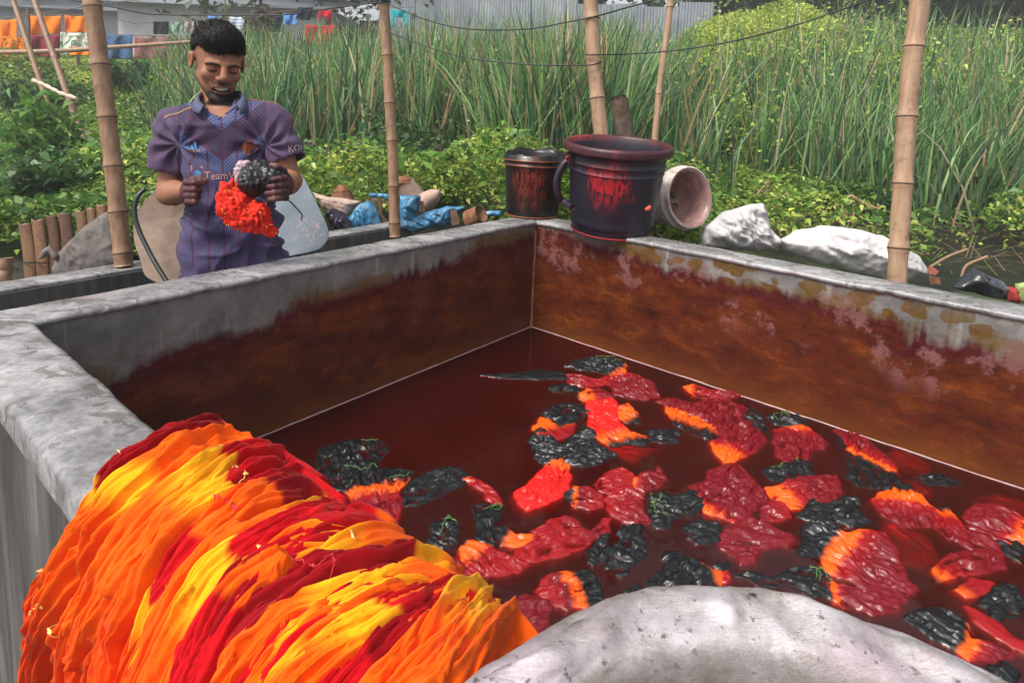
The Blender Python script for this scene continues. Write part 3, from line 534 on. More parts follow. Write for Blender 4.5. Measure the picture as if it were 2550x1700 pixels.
 (Z4, [(1184,752),(1240,704),(1350,704),(1444,752),(1500,800),(1500,900),(1400,888),(1300,848),(1215,808)], (1200,740),(1480,860), [(0,'c'),(.6,'c'),(.75,'r'),(.9,'o'),(1,'o')], .016, 'crimson cloth turning orange at the right picture edge'),
 (Z4, [(1030,1012),(1120,944),(1240,922),(1350,934),(1362,1004),(1230,1038),(1140,1048),(1050,1068)], (1050,1070),(1180,980), [(0,'k'),(.2,'o'),(.45,'r'),(1,'c')], .012, 'folded crimson cloth with an orange lower edge, far right'),
 (Z4, [(1184,822),(1290,845),(1356,905),(1350,968),(1270,896),(1205,876)], (1184,822),(1350,950), [(0,'c'),(1,'c')], .012, 'crimson fold linking two cloths at the far right'),
 (Z4, [(1342,880),(1400,852),(1470,908),(1450,968),(1376,938)], (1342,880),(1460,930), [(0,'k'),(1,'k')], .012, 'black cloth under the orange one at the right picture edge'),
 (Z4, [(1132,1114),(1200,1052),(1318,1084),(1298,1138),(1178,1148)], (1140,1130),(1290,1100), [(0,'o'),(.5,'d'),(1,'r')], .002, 'sunken orange red cloth above the square black one'),
 (Z4, [(1260,1174),(1320,1102),(1390,1082),(1456,1112),(1480,1204),(1405,1250),(1315,1250)], (1260,1174),(1470,1200), [(0,'k'),(1,'k')], .022, 'square black cloth standing out at the right edge'),
 (Z4, [(95,1045),(150,1028),(210,1042),(290,1044),(330,1010),(388,1002),(480,1022),(525,1066),(560,1110),(548,1158),(440,1140),(385,1116),(200,1088)], (400,1060),(580,1120), [(0,'k'),(.7,'k'),(.85,'o'),(1,'o')], .009, 'black cloth tied with green rings behind the basin'),
 (Z4, [(545,1086),(640,1102),(780,1132),(878,1152),(848,1210),(740,1228),(596,1188),(545,1155)], (545,1110),(700,1160), [(0,'o'),(.2,'r'),(.4,'c'),(1,'c')], .010, 'flat crimson cloth right behind the basin rim'),
 (Z4, [(895,1255),(960,1222),(1060,1212),(1150,1250),(1206,1292),(1208,1346),(1292,1362),(1400,1420),(1332,1450),(1196,1442),(1095,1380),(970,1308)], (1080,1280),(1320,1410), [(0,'k'),(.4,'k'),(.52,'o'),(.65,'o'),(.8,'r'),(1,'c')], .020, 'fish shaped black cloth with orange red tail, lower right'),
 (Z4, [(1290,1485),(1380,1452),(1428,1508),(1430,1580),(1350,1560)], (1290,1485),(1420,1550), [(0,'k'),(1,'k')], .018, 'black cloth in the lower right corner beside the basin'),
 (Z4, [(1190,1196),(1280,1242),(1400,1320),(1490,1372),(1460,1412),(1330,1342),(1232,1268)], (1190,1196),(1460,1390), [(0,'d'),(.5,'r'),(1,'r')], .003, 'long red ribbon of cloth at the lower right edge'),
 (Z4, [(774,772),(900,795),(1000,842),(1050,950),(985,1000),(860,968),(795,862)], (774,772),(1000,980), [(0,'r'),(1,'d')], -.002, 'sunken crimson cloth between flame shaped and far right cloths'),
 (Z4, [(1232,660),(1340,632),(1500,690),(1500,740),(1350,706),(1255,716)], (1232,660),(1480,700), [(0,'r'),(1,'d')], -.003, 'sunken crimson strip near the waterline at right'),
 (Z4, [(945,568),(1020,540),(1100,562),(1165,592),(1080,606),(1000,602)], (945,568),(1150,590), [(0,'k'),(1,'k')], .008, 'thin black cloth along the waterline at right'),
 (Z4, [(805,440),(850,420),(930,450),(1010,500),(985,545),(880,528),(812,482)], (805,440),(1000,520), [(0,'r'),(1,'d')], -.002, 'sunken crimson cloth at the foot of the right wall'),
 (Z4, [(865,568),(960,574),(1030,628),(985,668),(895,616)], (865,568),(1000,650), [(0,'c'),(1,'d')], -.001, 'sunken crimson corner behind the orange crowned cloth'),
]
def inside_dist(px, py, poly):
    x0, y0 = poly[:, 0], poly[:, 1]; x1, y1 = np.roll(x0, -1), np.roll(y0, -1)
    ins = np.zeros(px.shape, bool); dm = np.full(px.shape, 9.)
    for a, b, c, d in zip(x0, y0, x1, y1):
        cond = ((b > py) != (d > py)); xi = (c-a)*(py-b)/((d-b) if abs(d-b) > 1e-12 else 1e-12)+a; ins ^= cond & (px < xi)
        L2 = (c-a)**2+(d-b)**2; t = np.clip(((px-a)*(c-a)+(py-b)*(d-b))/L2, 0, 1)
        dm = np.minimum(dm, np.hypot(px-a-t*(c-a), py-b-t*(d-b)))
    return np.where(ins, dm, -dm)
M_GTHREAD = plain('green_thread', (.14, .30, .07), .6, var=.3, bump=0)
for k, (fr, poly, a0, a1, stops, H, label) in enumerate(FL):
    W = np.array([at_z(*fr(p), WATER)[:2] for p in poly]); A0 = at_z(*fr(a0), WATER)[:2]; A1 = at_z(*fr(a1), WATER)[:2]
    ctr = W.mean(0); W = ctr+(W-ctr)*1.12
    lo, hi = W.min(0)-.03, W.max(0)+.03
    nx, ny = [int(np.clip(v/.0022, 16, 170)) for v in hi-lo]
    X, Y = np.meshgrid(np.linspace(lo[0], hi[0], nx), np.linspace(lo[1], hi[1], ny), indexing='ij')
    wx = X+.018*(fbm(vec3(X*40, Y*40, k), 51, 2)-.5); wy = Y+.018*(fbm(vec3(X*40, Y*40, k+.5), 53, 2)-.5)
    d = inside_dist(wx, wy, W); ax = A1-A0; L = np.linalg.norm(ax)+1e-6; ax = ax/L; per = np.array([-ax[1], ax[0]])
    s = ((X-A0[0])*ax[0]+(Y-A0[1])*ax[1]); q = ((X-A0[0])*per[0]+(Y-A0[1])*per[1])
    wp = .02*(fbm(vec3(X*18, Y*18, k), 57, 3)-.5)
    rd = lambda p, sd: 1-np.abs(2*vnoise(p, sd)-1)
    w2 = .012*(fbm(vec3(X*50, Y*50, k), 58, 2)-.5)
    fan = (q)*(1+1.2*np.tanh((s-.5*L)*8)*0); fold = rd(vec3((q+wp*2.2)*60+5, (s+wp)*15, k), 63)**1.3; streak = rd(vec3((q+wp*1.5+w2)*125, (s+w2)*24, k), 61)**1.3; fine = rd(vec3((q+w2*1.5)*240, s*48, k*1.3), 69); puck = fbm(vec3(X*70, Y*70, k), 65, 3)
    edge = 1-np.exp(-np.clip(d, 0, 1)/.010); H = H*.22
    amp = 1. if H > .0007 else .35
    z = WATER-.004*sstep(.003, -.003, d)-.75*np.clip(-d-.001, 0, .05)+(H+.003)*edge*(.2+1.3*fbm(vec3(X*19, Y*19, k), 67, 2))+amp*edge*(.0085*(fold-.52)+.0068*(streak-.52)+.0030*(fine-.5)+.0065*(puck-.5))
    if amp == 1.: z = z-edge*(.0085*rd(vec3((q+wp*2.5)*36, (s+wp)*16, k*2.1), 93)**7+.005*rd(vec3((q+wp+w2)*85, s*34, k*3.3), 95)**7)
    z += .0018 if H > 0 else H-.004
    jit = .30*(vnoise(vec3(q*70, s*8, k), 71)-.5)+.20*(fbm(vec3(q*180, s*20, k), 73, 2)-.5)
    wide = L if len(stops) > 2 else L
    dye = dye_along(s/wide, [(a_, 'R' if c_ == 'r' else c_) for a_, c_ in stops], jit*.6*min(1., .05/wide)*1.2)
    V = np.stack([X, Y, z], -1).reshape(-1, 3); F = grid_faces(nx, ny); dd = d.ravel()
    F = F[(dd[F] > -.018).any(1)]; used = np.unique(F); mp = -np.ones(len(V), int); mp[used] = np.arange(len(used))
    o = obj('floating_cloth', V[used], mp[F], M_WET, attrs={'dye': np.clip(dye.reshape(-1, 3)[used], 0, 1)}, label=label, cat='cloth', group='wet cloths floating in the dye')
    if 'green' in label or 'knotted' in label or 'stitches' in label:
        rng = np.random.RandomState(k); top = (dd > .008); idx = np.flatnonzero(top); parts = []
        for _ in range(3):
            i = rng.choice(idx); p = V[i]; g = []
            for stp in range(14):
                p = p+np.array([*(per*(.006)+ax*rng.randn()*.004), 0]); j = idx[np.argmin(((V[idx, :2]-p[:2])**2).sum(1))]; g.append(V[j]+[0, 0, .003+.002*rng.rand()])
            parts.append(sweep(np.array(g)+rng.randn(14, 3)*.0012, .0007, 4))
        for Vt, Ft in parts: obj('thread', Vt, Ft, M_GTHREAD, o)
# ================================================================ metal basin on the near wall
def basin():
    z0 = 1.045; q = [at_z(*p, z0)[:2] for p in ((1790, 1462), (1165, 1700), (2505, 1700))]
    (ax, ay), (bx, by), (cx, cy) = q; D = 2*(ax*(by-cy)+bx*(cy-ay)+cx*(ay-by))
    ux = ((ax*ax+ay*ay)*(by-cy)+(bx*bx+by*by)*(cy-ay)+(cx*cx+cy*cy)*(ay-by))/D; uy = ((ax*ax+ay*ay)*(cx-bx)+(bx*bx+by*by)*(ax-cx)+(cx*cx+cy*cy)*(bx-ax))/D
    R = math.hypot(ax-ux, ay-uy); ctr = np.array([ux, uy, z0])
    root = thing('metal_basin', (ux, uy, WT), 'dented grey aluminium basin with creased rim in front of the tank', 'basin')
    t = NT('dirty_shaded_aluminium'); p = t.objc(); n = t.noise(p, 22, 9, .75, .2); n2 = t.noise(p, 120, 6, .72); sc = t.noise(t.scale(p, (4, 22, 9)), 22, 6, .75, 1.2)
    c = t.ramp(n, [(.30, (.17, .14, .12)), (.44, (.31, .275, .265)), (.56, (.44, .40, .415)), (.72, (.55, .51, .535))])
    c = t.mix(t.math('MULTIPLY', t.mr(t.noise(t.vadd(p, (3, 1, 2)), 9, 5, .7), .46, .62), .5), c, (.42, .31, .38))
    c = t.mix(t.math('MULTIPLY', t.mr(n2, .58, .67), .8), c, (.075, .045, .035)); c = t.mix(t.math('MULTIPLY', t.mr(sc, .60, .66), .5), c, (.11, .085, .07))
    c = t.mix(t.mr(t.noise(t.vadd(p, (7, 3, 9)), 26, 3), .70, .74), c, (.05, .022, .016))
    o_ = t.n('ShaderNodeVectorMath', operation='DISTANCE'); t.put(o_.inputs[0], t.scale(p, (1, 1, 0))); t.put(o_.inputs[1], (ux, uy, 0.)); inner_shade = t.mr(t.math('ADD', o_.outputs['Value'], t.math('MULTIPLY_ADD', n, .02, -.01)), R-.038, R-.052)
    c = t.mix(t.math('MULTIPLY', inner_shade, .62), c, t.ramp(t.math('ADD', t.math('MULTIPLY', sc, .5), t.math('MULTIPLY', n2, .5)), [(.35, (.10, .082, .066)), (.5, (.23, .20, .175)), (.65, (.33, .30, .28))]))  # bowl's inner wall: scratched metal, with its shade painted in as darker beige
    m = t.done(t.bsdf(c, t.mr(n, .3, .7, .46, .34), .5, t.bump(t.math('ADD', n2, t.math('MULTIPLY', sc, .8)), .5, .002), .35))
    a0 = math.atan2(ay-uy, ax-ux); pa = lambda x, y: math.atan2(at_z(x, y, z0)[1]-uy, at_z(x, y, z0)[0]-ux)
    dents = [(pa(1795, 1480), .035, .007), (pa(1330, 1625), .09, .014), (pa(1500, 1560), .16, .010), (pa(2050, 1520), .12, .010), (pa(2300, 1600), .1, .008)]
    def wob(r, z, a):
        inner = sstep(0, 4, np.arange(r.shape[0]))[:, None]; k = np.arange(r.shape[0])[:, None]
        w = sstep(3, 9, k)*sstep(26, 14, k)
        P = vec3(np.cos(a)*3, np.sin(a)*3, k*.10)
        r = r+w*(.020*(fbm(P*1.1, 5)-.5)+.008*(fbm(P*3, 6)-.5)); z = z+w*(.014*(fbm(P*1.3, 7)-.5))+(.004*(fbm(P*2.2, 8)-.5))
        for da, wd, dp in dents:
            g = np.exp(-((np.angle(np.exp(1j*(a-da))))/wd)**2); r = r-g*dp*sstep(2, 8, k)*sstep(24, 12, k); z = z+g*dp*.7*sstep(1, 7, k)*sstep(18, 9, k)
        g = np.exp(-(np.angle(np.exp(1j*(a-dents[0][0])))/.022)**2); z = z-g*.010*sstep(8, 2, k); r = r-g*.006*sstep(10, 2, k)
        return r, z
    prof = [(R-.006, -.016), (R+.001, -.012), (R+.002, -.004), (R-.002, .0), (R-.008, .002), (R-.018, .001), (R-.028, -.001), (R-.038, -.003), (R-.044, -.006), (R-.0475, -.013), (R-.049, -.024), (R-.0505, -.045), (R-.053, -.080)]
    prof = spline(prof, 36); inn = list(prof)+[(R-.057, -.104), (R-.066, -.116), (R-.10, -.119), (R-.15, -.12), (.02, -.12)]
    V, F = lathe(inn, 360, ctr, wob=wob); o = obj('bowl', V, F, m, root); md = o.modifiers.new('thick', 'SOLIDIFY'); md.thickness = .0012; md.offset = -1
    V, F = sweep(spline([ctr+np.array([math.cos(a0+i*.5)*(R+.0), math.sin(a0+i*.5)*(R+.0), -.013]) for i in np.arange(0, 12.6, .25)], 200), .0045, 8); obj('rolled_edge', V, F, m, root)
    return ctr, R
BAS = basin()
# ================================================================ buckets
def pail_mat(name, base, stain, hot, gloss=.38, hot_ctr=None):
    t = NT(name); p = t.objc(); n = t.noise(t.scale(p, (1, 1, .45)), 16, 7, .68, .5); n2 = t.noise(t.scale(p, (4, 4, .8)), 26, 4, .7); n3 = t.noise(p, 60, 5, .7)
    c = t.ramp(n, [(.3, np.asarray(base)*.5), (.55, base), (.75, np.asarray(base)*1.7)])
    f = t.mr(t.math('ADD', n, t.math('MULTIPLY', t.math('SUBTRACT', n2, .5), .35)), .52, .70)
    if hot_ctr is not None:
        o = t.n('ShaderNodeVectorMath', operation='DISTANCE'); t.put(o.inputs[0], t.scale(p, (1, 1, .8))); t.put(o.inputs[1], tuple(np.asarray(hot_ctr)*[1, 1, .8])); near = t.mr(t.math('ADD', o.outputs['Value'], t.math('MULTIPLY_ADD', n, .22, -.11)), .10, .03)
        f2 = t.math('MULTIPLY', near, t.mr(t.math('ADD', n2, t.math('MULTIPLY', n3, .6)), .68, .85))
    else: f2 = 0.
    c = t.mix(t.math('MULTIPLY', f, .8), c, stain); c = t.mix(f2, c, hot)
    c = t.mix(t.mr(n3, .66, .74), c, np.asarray(hot)*.35)
    return t.done(t.bsdf(c, t.mr(n3, .3, .7, gloss, gloss+.15), .5, t.bump(t.math('ADD', n, n3), .15, .003)))
def big_bucket():
    ctr = tank(-.085, .292, WT+.003); ctr = np.asarray(ctr)
    root = thing('plastic_bucket', ctr, 'large dark purple plastic bucket with red dye stains standing on the tank rim', 'bucket')
    hotp = ctr+np.array([-.05, -.17, .20])
    m = pail_mat('purple_black_plastic', (.013, .011, .022), (.05, .008, .014), (.42, .012, .016), hot_ctr=hotp)
    rb, rt, H = .150, .196, .330
    prof = [(.001, .004), (rb-.02, .004), (rb-.004, .0), (rb, .004), (rb+.001, .02), (rb+.004, .03), (rb+.007, .034)]
    for z in np.linspace(.045, .225, 8): prof.append((rb+(rt-.012-rb)*z/H, z))
    for z in (.232, .262): r = rb+(rt-.012-rb)*z/H; prof += [(r, z-.004), (r+.0028, z-.0015), (r+.0028, z+.0015), (r, z+.004)]
    r = rb+(rt-.012-rb)*.285/H; prof += [(r, .285), (r+.001, .297), (rt-.004, .298), (rt+.003, .301), (rt+.005, .308), (rt+.003, .314), (rt+.004, .320), (rt+.001, .329), (rt-.006, .332), (rt-.012, .329), (rt-.016, .322)]
    prof += [(rb+(rt-.016-rb)*z/H-.004, z) for z in np.linspace(.30, .03, 10)]+[(rb-.012, .016), (.001, .014)]
    V, F = lathe(prof, 72, ctr); obj('body', V, F, m, root)
    V, F = lathe([(rt-.0035, .2985), (rt+.0038, .3012), (rt+.0058, .308), (rt+.0038, .314), (rt+.0048, .320), (rt+.0018, .3297), (rt-.006, .3328), (rt-.0125, .3296), (rt-.0166, .322), (rt-.022, .30)], 72, ctr); obj('rim_band', V, F, pail_mat('maroon_stained_rim', (.055, .012, .018), (.14, .02, .025), (.30, .02, .02), .35, ctr+np.array([-.12, .1, .32])), root)
    # base ring, red edge
    V, F = lathe([(rb-.003, .0), (rb+.002, -.001), (rb+.0035, .003), (rb+.002, .007)], 72, ctr+[0, 0, .0005]); obj('base_ring', V, F, plain('red_edge', (.28, .02, .02), .5), root)
    # lug and folded handle on the left
    vx = np.array([RV[0], RV[1], 0]); vx /= np.linalg.norm(vx); vy = np.array([-vx[1], vx[0], 0])
    d = -vx*.97-vy*.22; d /= np.linalg.norm(d); tg = np.cross([0, 0, 1], d)
    rr = rb+(rt-.012-rb)*.27/H
    P = ctr+d*rr; lug = [P+tg*s*.028+d*e+np.array([0, 0, z]) for z in (.245, .29) for (s, e) in ((-1, -.008), (1, -.008), (1, .016), (-1, .016))]
    V, F = box_vf(np.array(lug)); obj('lug', V, F, m, root, smooth=False)
    pts = [ctr+d*(rr+.004)+[0, 0, .268], ctr+d*(rr+.030)+[0, 0, .245], ctr+d*(rr+.050)+[0, 0, .19], ctr+d*(rr+.040)+[0, 0, .135], ctr+d*(rr+.016)+[0, 0, .108], ctr+d*(rr-.012)-vy*.06+[0, 0, .10]]
    V, F = sweep(spline(pts, 40), .012, 10); V = np.asarray(V); obj('handle', V, F, m, root)
    P = ctr+d*(rr+.012)+np.array([0, 0, .270]); V, F = sweep([P-d*.006-vy*.004, P-vy*.012, P-vy*.016], [.011, .012, .008], 10); obj('handle_knob', V, F, plain('red_knob', (.45, .02, .02), .5), root)
    # chip of red paint
    b = ctr+vx*.085-vy*(.168)+np.array([0, 0, .125]); V, F = sweep([b, b+vx*.012+[0, 0, .006], b+vx*.018+[0, 0, .016]], [.006, .009, .004], 8); obj('red_chip', V, F, plain('red_chip', (.75, .09, .06), .6), root)
big_bucket()
def tilt_thing(nm, ang_t, ang_l):     # lean a finished thing about the point it stands on
    r = [o for o in COL.objects if o.name == nm][0]; tw = Vector((-.16, -.98, 0)); ax = Vector((0, 0, 1)).cross(tw); r.rotation_euler = (Matrix.Rotation(math.radians(ang_t), 3, ax) @ Matrix.Rotation(math.radians(ang_l), 3, tw)).to_euler()
tilt_thing('plastic_bucket', 5, -1.5)
def small_bucket():
    ctr = np.asarray(tank(-.075, -.080, WT+.003)); H = .255; rb, rt = .108, .124
    root = thing('plastic_pail', ctr, 'smaller black dye-caked pail with torn lid standing on the tank corner', 'bucket')
    m = pail_mat('dye_caked_black_plastic', (.007, .005, .005), (.030, .006, .004), (.16, .018, .008), .28, ctr+np.array([-.01, -.12, .15]))
    rim = plain('orange_edge', (.22, .05, .012), .5, var=.5)
    prof = [(.001, .003), (rb-.006, .003), (rb, .006)]+[(rb+(rt-rb)*z/H, z) for z in np.linspace(.02, .205, 8)]+[(rt-.002, .208), (rt+.006, .210), (rt+.006, .214), (rt-.001, .216), (rt-.0005, .228), (rt+.007, .230), (rt+.007, .235), (rt, .237), (rt+.001, .252), (rt-.004, .254), (rt-.006, .25), (rt-.012, .1), (rb-.01, .02), (.001, .018)]
    V, F = lathe(prof, 64, ctr); obj('body', V, F, m, root)
    for z, r in ((.0055, rb+.001), (.212, rt+.0062), (.2325, rt+.0072)):
        V, F = lathe([(r-.003, z-.0022), (r+.0008, z-.002), (r+.0014, z), (r+.0008, z+.002), (r-.003, z+.0022)], 64, ctr); obj('rim_ring', V, F, rim, root)
    # torn lid fragments standing up behind
    def wob(r, z, a): return r, np.where(z > .25, z+.028*np.clip(fbm(vec3(np.cos(a)*2.2, np.sin(a)*2.2, 3.), 4, 3)-.42, -.1, .3)*1.3+.010*np.sin(a*1.0+.4), z)
    V, F = lathe([(rt-.003, .243), (rt-.002, .256), (rt-.0045, .257), (rt-.006, .243)], 96, ctr, wob=wob); obj('torn_lid', V, F, m, root)
small_bucket()
def tub():
    op = at_d(1719, 492, 2.55); tw = -ray(1719, 492); tw /= np.linalg.norm(tw); rt_ = np.cross(tw, [0, 0, 1]); rt_ = rt_*np.sign(rt_[0])/np.linalg.norm(rt_); ax = tw*.66+rt_*.72+np.array([0, 0, .10]); ax /= np.linalg.norm(ax); c0 = op-ax*.24
    root = thing('white_tub', c0-[0, 0, .1], 'dirty white plastic tub lying on its side behind the big bucket', 'tub')
    t = NT('pink_stained_white_plastic'); p = t.objc(); n = t.noise(p, 18, 6, .7, .5); n2 = t.noise(p, 60, 5, .7)
    c = t.ramp(n, [(.3, (.36, .24, .19)), (.45, (.60, .50, .45)), (.7, (.76, .71, .66))]); c = t.mix(t.mr(n2, .62, .75), c, (.16, .07, .05))
    m = t.done(t.bsdf(c, .4, .5)); mi = pail_mat('pink_inside', (.42, .24, .22), (.55, .38, .36), (.14, .03, .03), .3)
    R = .128; Hh = .26
    prof = [(.001, 0), (R-.03, 0), (R-.026, .004)]+[(R-.026+.022*z/Hh, z) for z in np.linspace(.02, .2, 6)]+[(R-.003, .205), (R+.004, .207), (R+.004, .212), (R-.004, .214), (R-.004, .222), (R+.006, .224), (R+.006, .230), (R-.003, .232), (R-.002, Hh-.006), (R+.0, Hh), (R-.005, Hh+.002)]
    V, F = lathe(prof, 64, c0-ax*.02, ax); obj('body', V, F, m, root)
    V, F = lathe([(R-.005, Hh+.002), (R-.016, Hh-.003), (R-.019, Hh-.02), (R-.024, .15), (R-.032, .02), (.001, .014)], 64, c0-ax*.02, ax); obj('inside', V, F[:, ::-1], mi, root)
tub()
# ================================================================ bamboo
def bamboo_mat(name, c0, dark=.5):
    t = NT(name); p = t.objc(); st = t.noise(t.scale(p, (40, 40, 1.6)), 1.5, 5, .6); n = t.noise(p, 18, 5, .7); n2 = t.noise(t.scale(p, (1, 1, .35)), 45, 4, .7); c0 = np.asarray(c0)
    c = t.ramp(st, [(.3, c0*.72), (.5, c0), (.72, np.minimum(c0*1.28, .9))]); c = t.mix(t.math('MULTIPLY', t.mr(n, .50, .72), dark), c, c0*np.array([.35, .27, .22])); c = t.mix(t.mr(n2, .66, .74), c, c0*.18)
    return t.done(t.bsdf(c, .45, .4, t.bump(st, .15, .002)))
M_BAM = bamboo_mat('brown_bamboo', (.27, .155, .09), .65); M_BAM2 = bamboo_mat('pale_bamboo', (.36, .225, .14), .6); M_BAMD = bamboo_mat('weathered_bamboo', (.16, .085, .05), .6)
M_NODE = plain('bamboo_node_dark', (.06, .032, .02), .7)
def bamboo(name, pts, r0, r1, nodes, m, label, n=16, cat='bamboo pole', group=None, bend=.006, seed=0, rings=True):
    pts = np.asarray(pts, float); root = thing(name, pts[0], label, cat, group); N = 240
    P = spline(pts, N) if len(pts) > 2 else pts[0]+(pts[1]-pts[0])*np.linspace(0, 1, N)[:, None]
    u = np.linspace(0, 1, N); nd = np.asarray(nodes); rng = np.random.RandomState(seed)
    P = P+bend*np.stack([vnoise(vec3(u*5, seed, 0), 3)-.5, vnoise(vec3(u*5, seed, 5), 3)-.5, 0*u], -1)*2
    r = r0+(r1-r0)*u; dn = np.abs(u[:, None]-nd[None]).min(1) if len(nd) else np.ones(N); L = np.linalg.norm(pts[-1]-pts[0])
    r = r*(1+.11*np.exp(-(dn*L/.016)**2)-.03*np.exp(-((dn*L-.05)/.03)**2)); V, F = sweep(P, r, n); obj('culm', V, F, m, root)
    if rings:
        for q in nd:
            i = q*(N-1); i0 = int(np.clip(i, 0, N-2)); p = P[i0]+(P[i0+1]-P[i0])*(i-i0); t = P[i0+1]-P[i0]; t /= np.linalg.norm(t); rr = np.interp(q, u, r)
            V, F = sweep([p-t*.004, p-t*.0015, p+t*.0015, p+t*.004], [rr*.98, rr*1.03, rr*1.03, rr*.98], n); obj('node_ring', V, F, M_NODE, root)
    return root
def seg(p0, p1, d0, d1, y0, y1):   # straight pole through two pixels, at two depths, extended to picture rows y0 (top) and y1 (bottom)
    def lerp(y): t = (y-p0[1])/(p1[1]-p0[1]); return at_d(p0[0]+(p1[0]-p0[0])*t, y, d0+(d1-d0)*t)
    return [lerp(y1), lerp(y0)]
def pnodes(p0, p1, y0, y1, ys): return [(y1-y)/(y1-y0) for y in ys]
bamboo('bamboo_post', seg((228, 0), (312, 662), 2.53, 2.53, -700, 662), .0345, .031, pnodes(0, 0, -700, 662, (20, 163, 293, 415, 528, 630, -130, -290, -460, -600)), M_BAM, 'thick brown bamboo post left of the man, on the low wall', seed=1)
bamboo('bamboo_post', seg((955, 0), (985, 570), 3.42, 3.42, -500, 590), .0305, .027, pnodes(0, 0, -500, 590, (10, 140, 258, 352, 465, 557, -120, -260, -400)), M_BAM, 'slim brown bamboo post between the man and the buckets', seed=2)
bamboo('bamboo_post', seg((1471, 0), (1493, 320), 2.95, 2.95, -600, 640), .036, .033, pnodes(0, 0, -600, 640, (48, 246, 420, 560, -160, -330, -480)), M_BAM2, 'pale bamboo post with wires wound round it behind the big bucket', seed=3)
bamboo('bamboo_post', seg((2285, 0), (2233, 690), 2.30, 2.30, -600, 800), .033, .034, pnodes(0, 0, -600, 800, (118, 292, 458, 618, -60, -220, -380, -520)), M_BAM2, 'thick bamboo post at the right by the white sack', seed=4)
bamboo('bamboo_cane', seg((1668, 0), (1632, 320), 4.2, 4.2, -300, 560), .021, .023, pnodes(0, 0, -300, 560, (20, 235, 420, -150)), M_BAM2, 'thin pale bamboo cane leaning behind the big bucket', seed=5)
bamboo('leaning_cane', seg((33, 0), (138, 320), 8.5, 8.0, -200, 330), .034, .03, (.2, .4, .6, .8), M_BAM, 'thin cane leaning at the far left before the orange cloths', seed=6, rings=False)
bamboo('leaning_cane', seg((85, 0), (220, 385), 7.5, 7.0, -200, 395), .034, .03, (.2, .4, .6, .8), M_BAM, 'second leaning cane crossing the orange and maroon cloths', seed=7, rings=False)
bamboo('drying_rail', [at_d(-60, 132, 9.0), at_d(150, 127, 9.0), at_d(300, 117, 9.2), at_d(490, 104, 9.5)], .035, .028, (), M_BAM2, 'horizontal bamboo rail in front of the hanging cloths at left', seed=8, rings=False)
for k, (x, y0, y1, d, r) in enumerate(((70, 22, 212, 11, .03), (112, 30, 195, 12, .025), (15, 155, 215, 12, .03), (132, 140, 210, 11.5, .03), (192, 130, 196, 12, .03), (250, 40, 155, 12.5, .035))):
    bamboo('drying_stake', [at_d(x+6, y1, d), at_d(x, y0, d)], r, r*.9, (), M_BAMD, ['grey stake at the far left end of the drying lines', 'dark thin stake beside the first leaning cane', 'short stake under the leftmost orange cloth', 'short stake under the maroon cloth', 'short stake below the white patterned cloth', 'pale stake right of the thick post among hanging cloths'][k], seed=20+k, rings=False, group='stakes of the drying lines')
# broken white branch
V, F = sweep(spline([at_d(82, 200, 7.2), at_d(115, 214, 7.1), at_d(150, 232, 7.0), at_d(192, 246, 6.9)], 30), [.022+.006*math.sin(i*1.3) for i in range(30)], 8); obj('broken_branch', V, F, plain('bleached_wood', (.55, .44, .34), .7), label='bleached broken branch caught on the leaning canes', cat='branch')
# weathered stump
pts = [at_d(1572, 400, 3.35), at_d(1538, 242, 3.35)]
V, F = sweep(np.array([pts[0]+(pts[1]-pts[0])*u for u in np.linspace(0, 1, 14)]), [.046]*12+[.048, .043], 26); V = np.asarray(V)+.010*(ridge(vec3(V[:, 0]*120, V[:, 1]*120, V[:, 2]*4), 3)[:, None]-.5)
root = thing('wooden_stump_post', pts[0], 'weathered split wooden post top showing above the big bucket', 'wooden post'); obj('trunk', V, F, plain('grey_split_wood', (.10, .065, .045), .8, var=.7, sc=40), root)
V, F = sweep([pts[1]-(pts[1]-pts[0])*.01, pts[1]+(pts[1]-pts[0])*.012], [.036, .030], 20); obj('rotten_core', V, F, plain('rotten_core', (.05, .03, .02), .9), root)
# ================================================================ wires
M_WIRE = plain('black_wire', (.012, .013, .015), .45, bump=0); M_STRING = plain('brown_string', (.18, .12, .08), .8, bump=0)
def wire(pts, r, m, label, n=90):
    V, F = sweep(spline(pts, n), r, 6); return obj('wire', V, F, m, label=label, cat='wire')
def ring_on(p, x, y, d, r, rw=.0035, turns=2.2):   # loops of wire round a pole
    c = at_d(x, y, d); a = np.linspace(0, turns*2*math.pi, 60); return np.stack([c[0]+np.cos(a)*r, c[1]+np.sin(a)*r, c[2]+.004*a/6.28*2-.004], -1)
wire([at_d(120, -8, 3.2), at_d(250, 12, 3.2), at_d(372, 35, 3.25), at_d(520, 38, 3.3), at_d(700, 38, 3.3), at_d(820, 22, 3.35), at_d(950, 6, 3.37)], .0035, M_WIRE, 'black wire sagging behind the head of the man')
wire(list(ring_on(0, 955, 8, 3.42, .036)[::6]), .0042, M_WIRE, 'coil of black wire round the slim post', 120)
wire([at_d(962, 8, 3.38), at_d(1040, 42, 3.3), at_d(1120, 66, 3.2), at_d(1210, 75, 3.1), at_d(1320, 72, 3.0), at_d(1400, 58, 2.95), at_d(1480, 42, 2.905), at_d(1560, 20, 2.8), at_d(1660, -8, 2.7)], .0036, M_WIRE, 'upper black wire from slim post over to the pale post')
wire([at_d(962, 78, 3.38), at_d(1050, 112, 3.3), at_d(1150, 142, 3.2), at_d(1260, 157, 3.1), at_d(1380, 163, 3.0), at_d(1470, 162, 2.905), at_d(1498, 154, 2.93)], .0036, M_WIRE, 'lower black wire sagging between slim and pale posts')
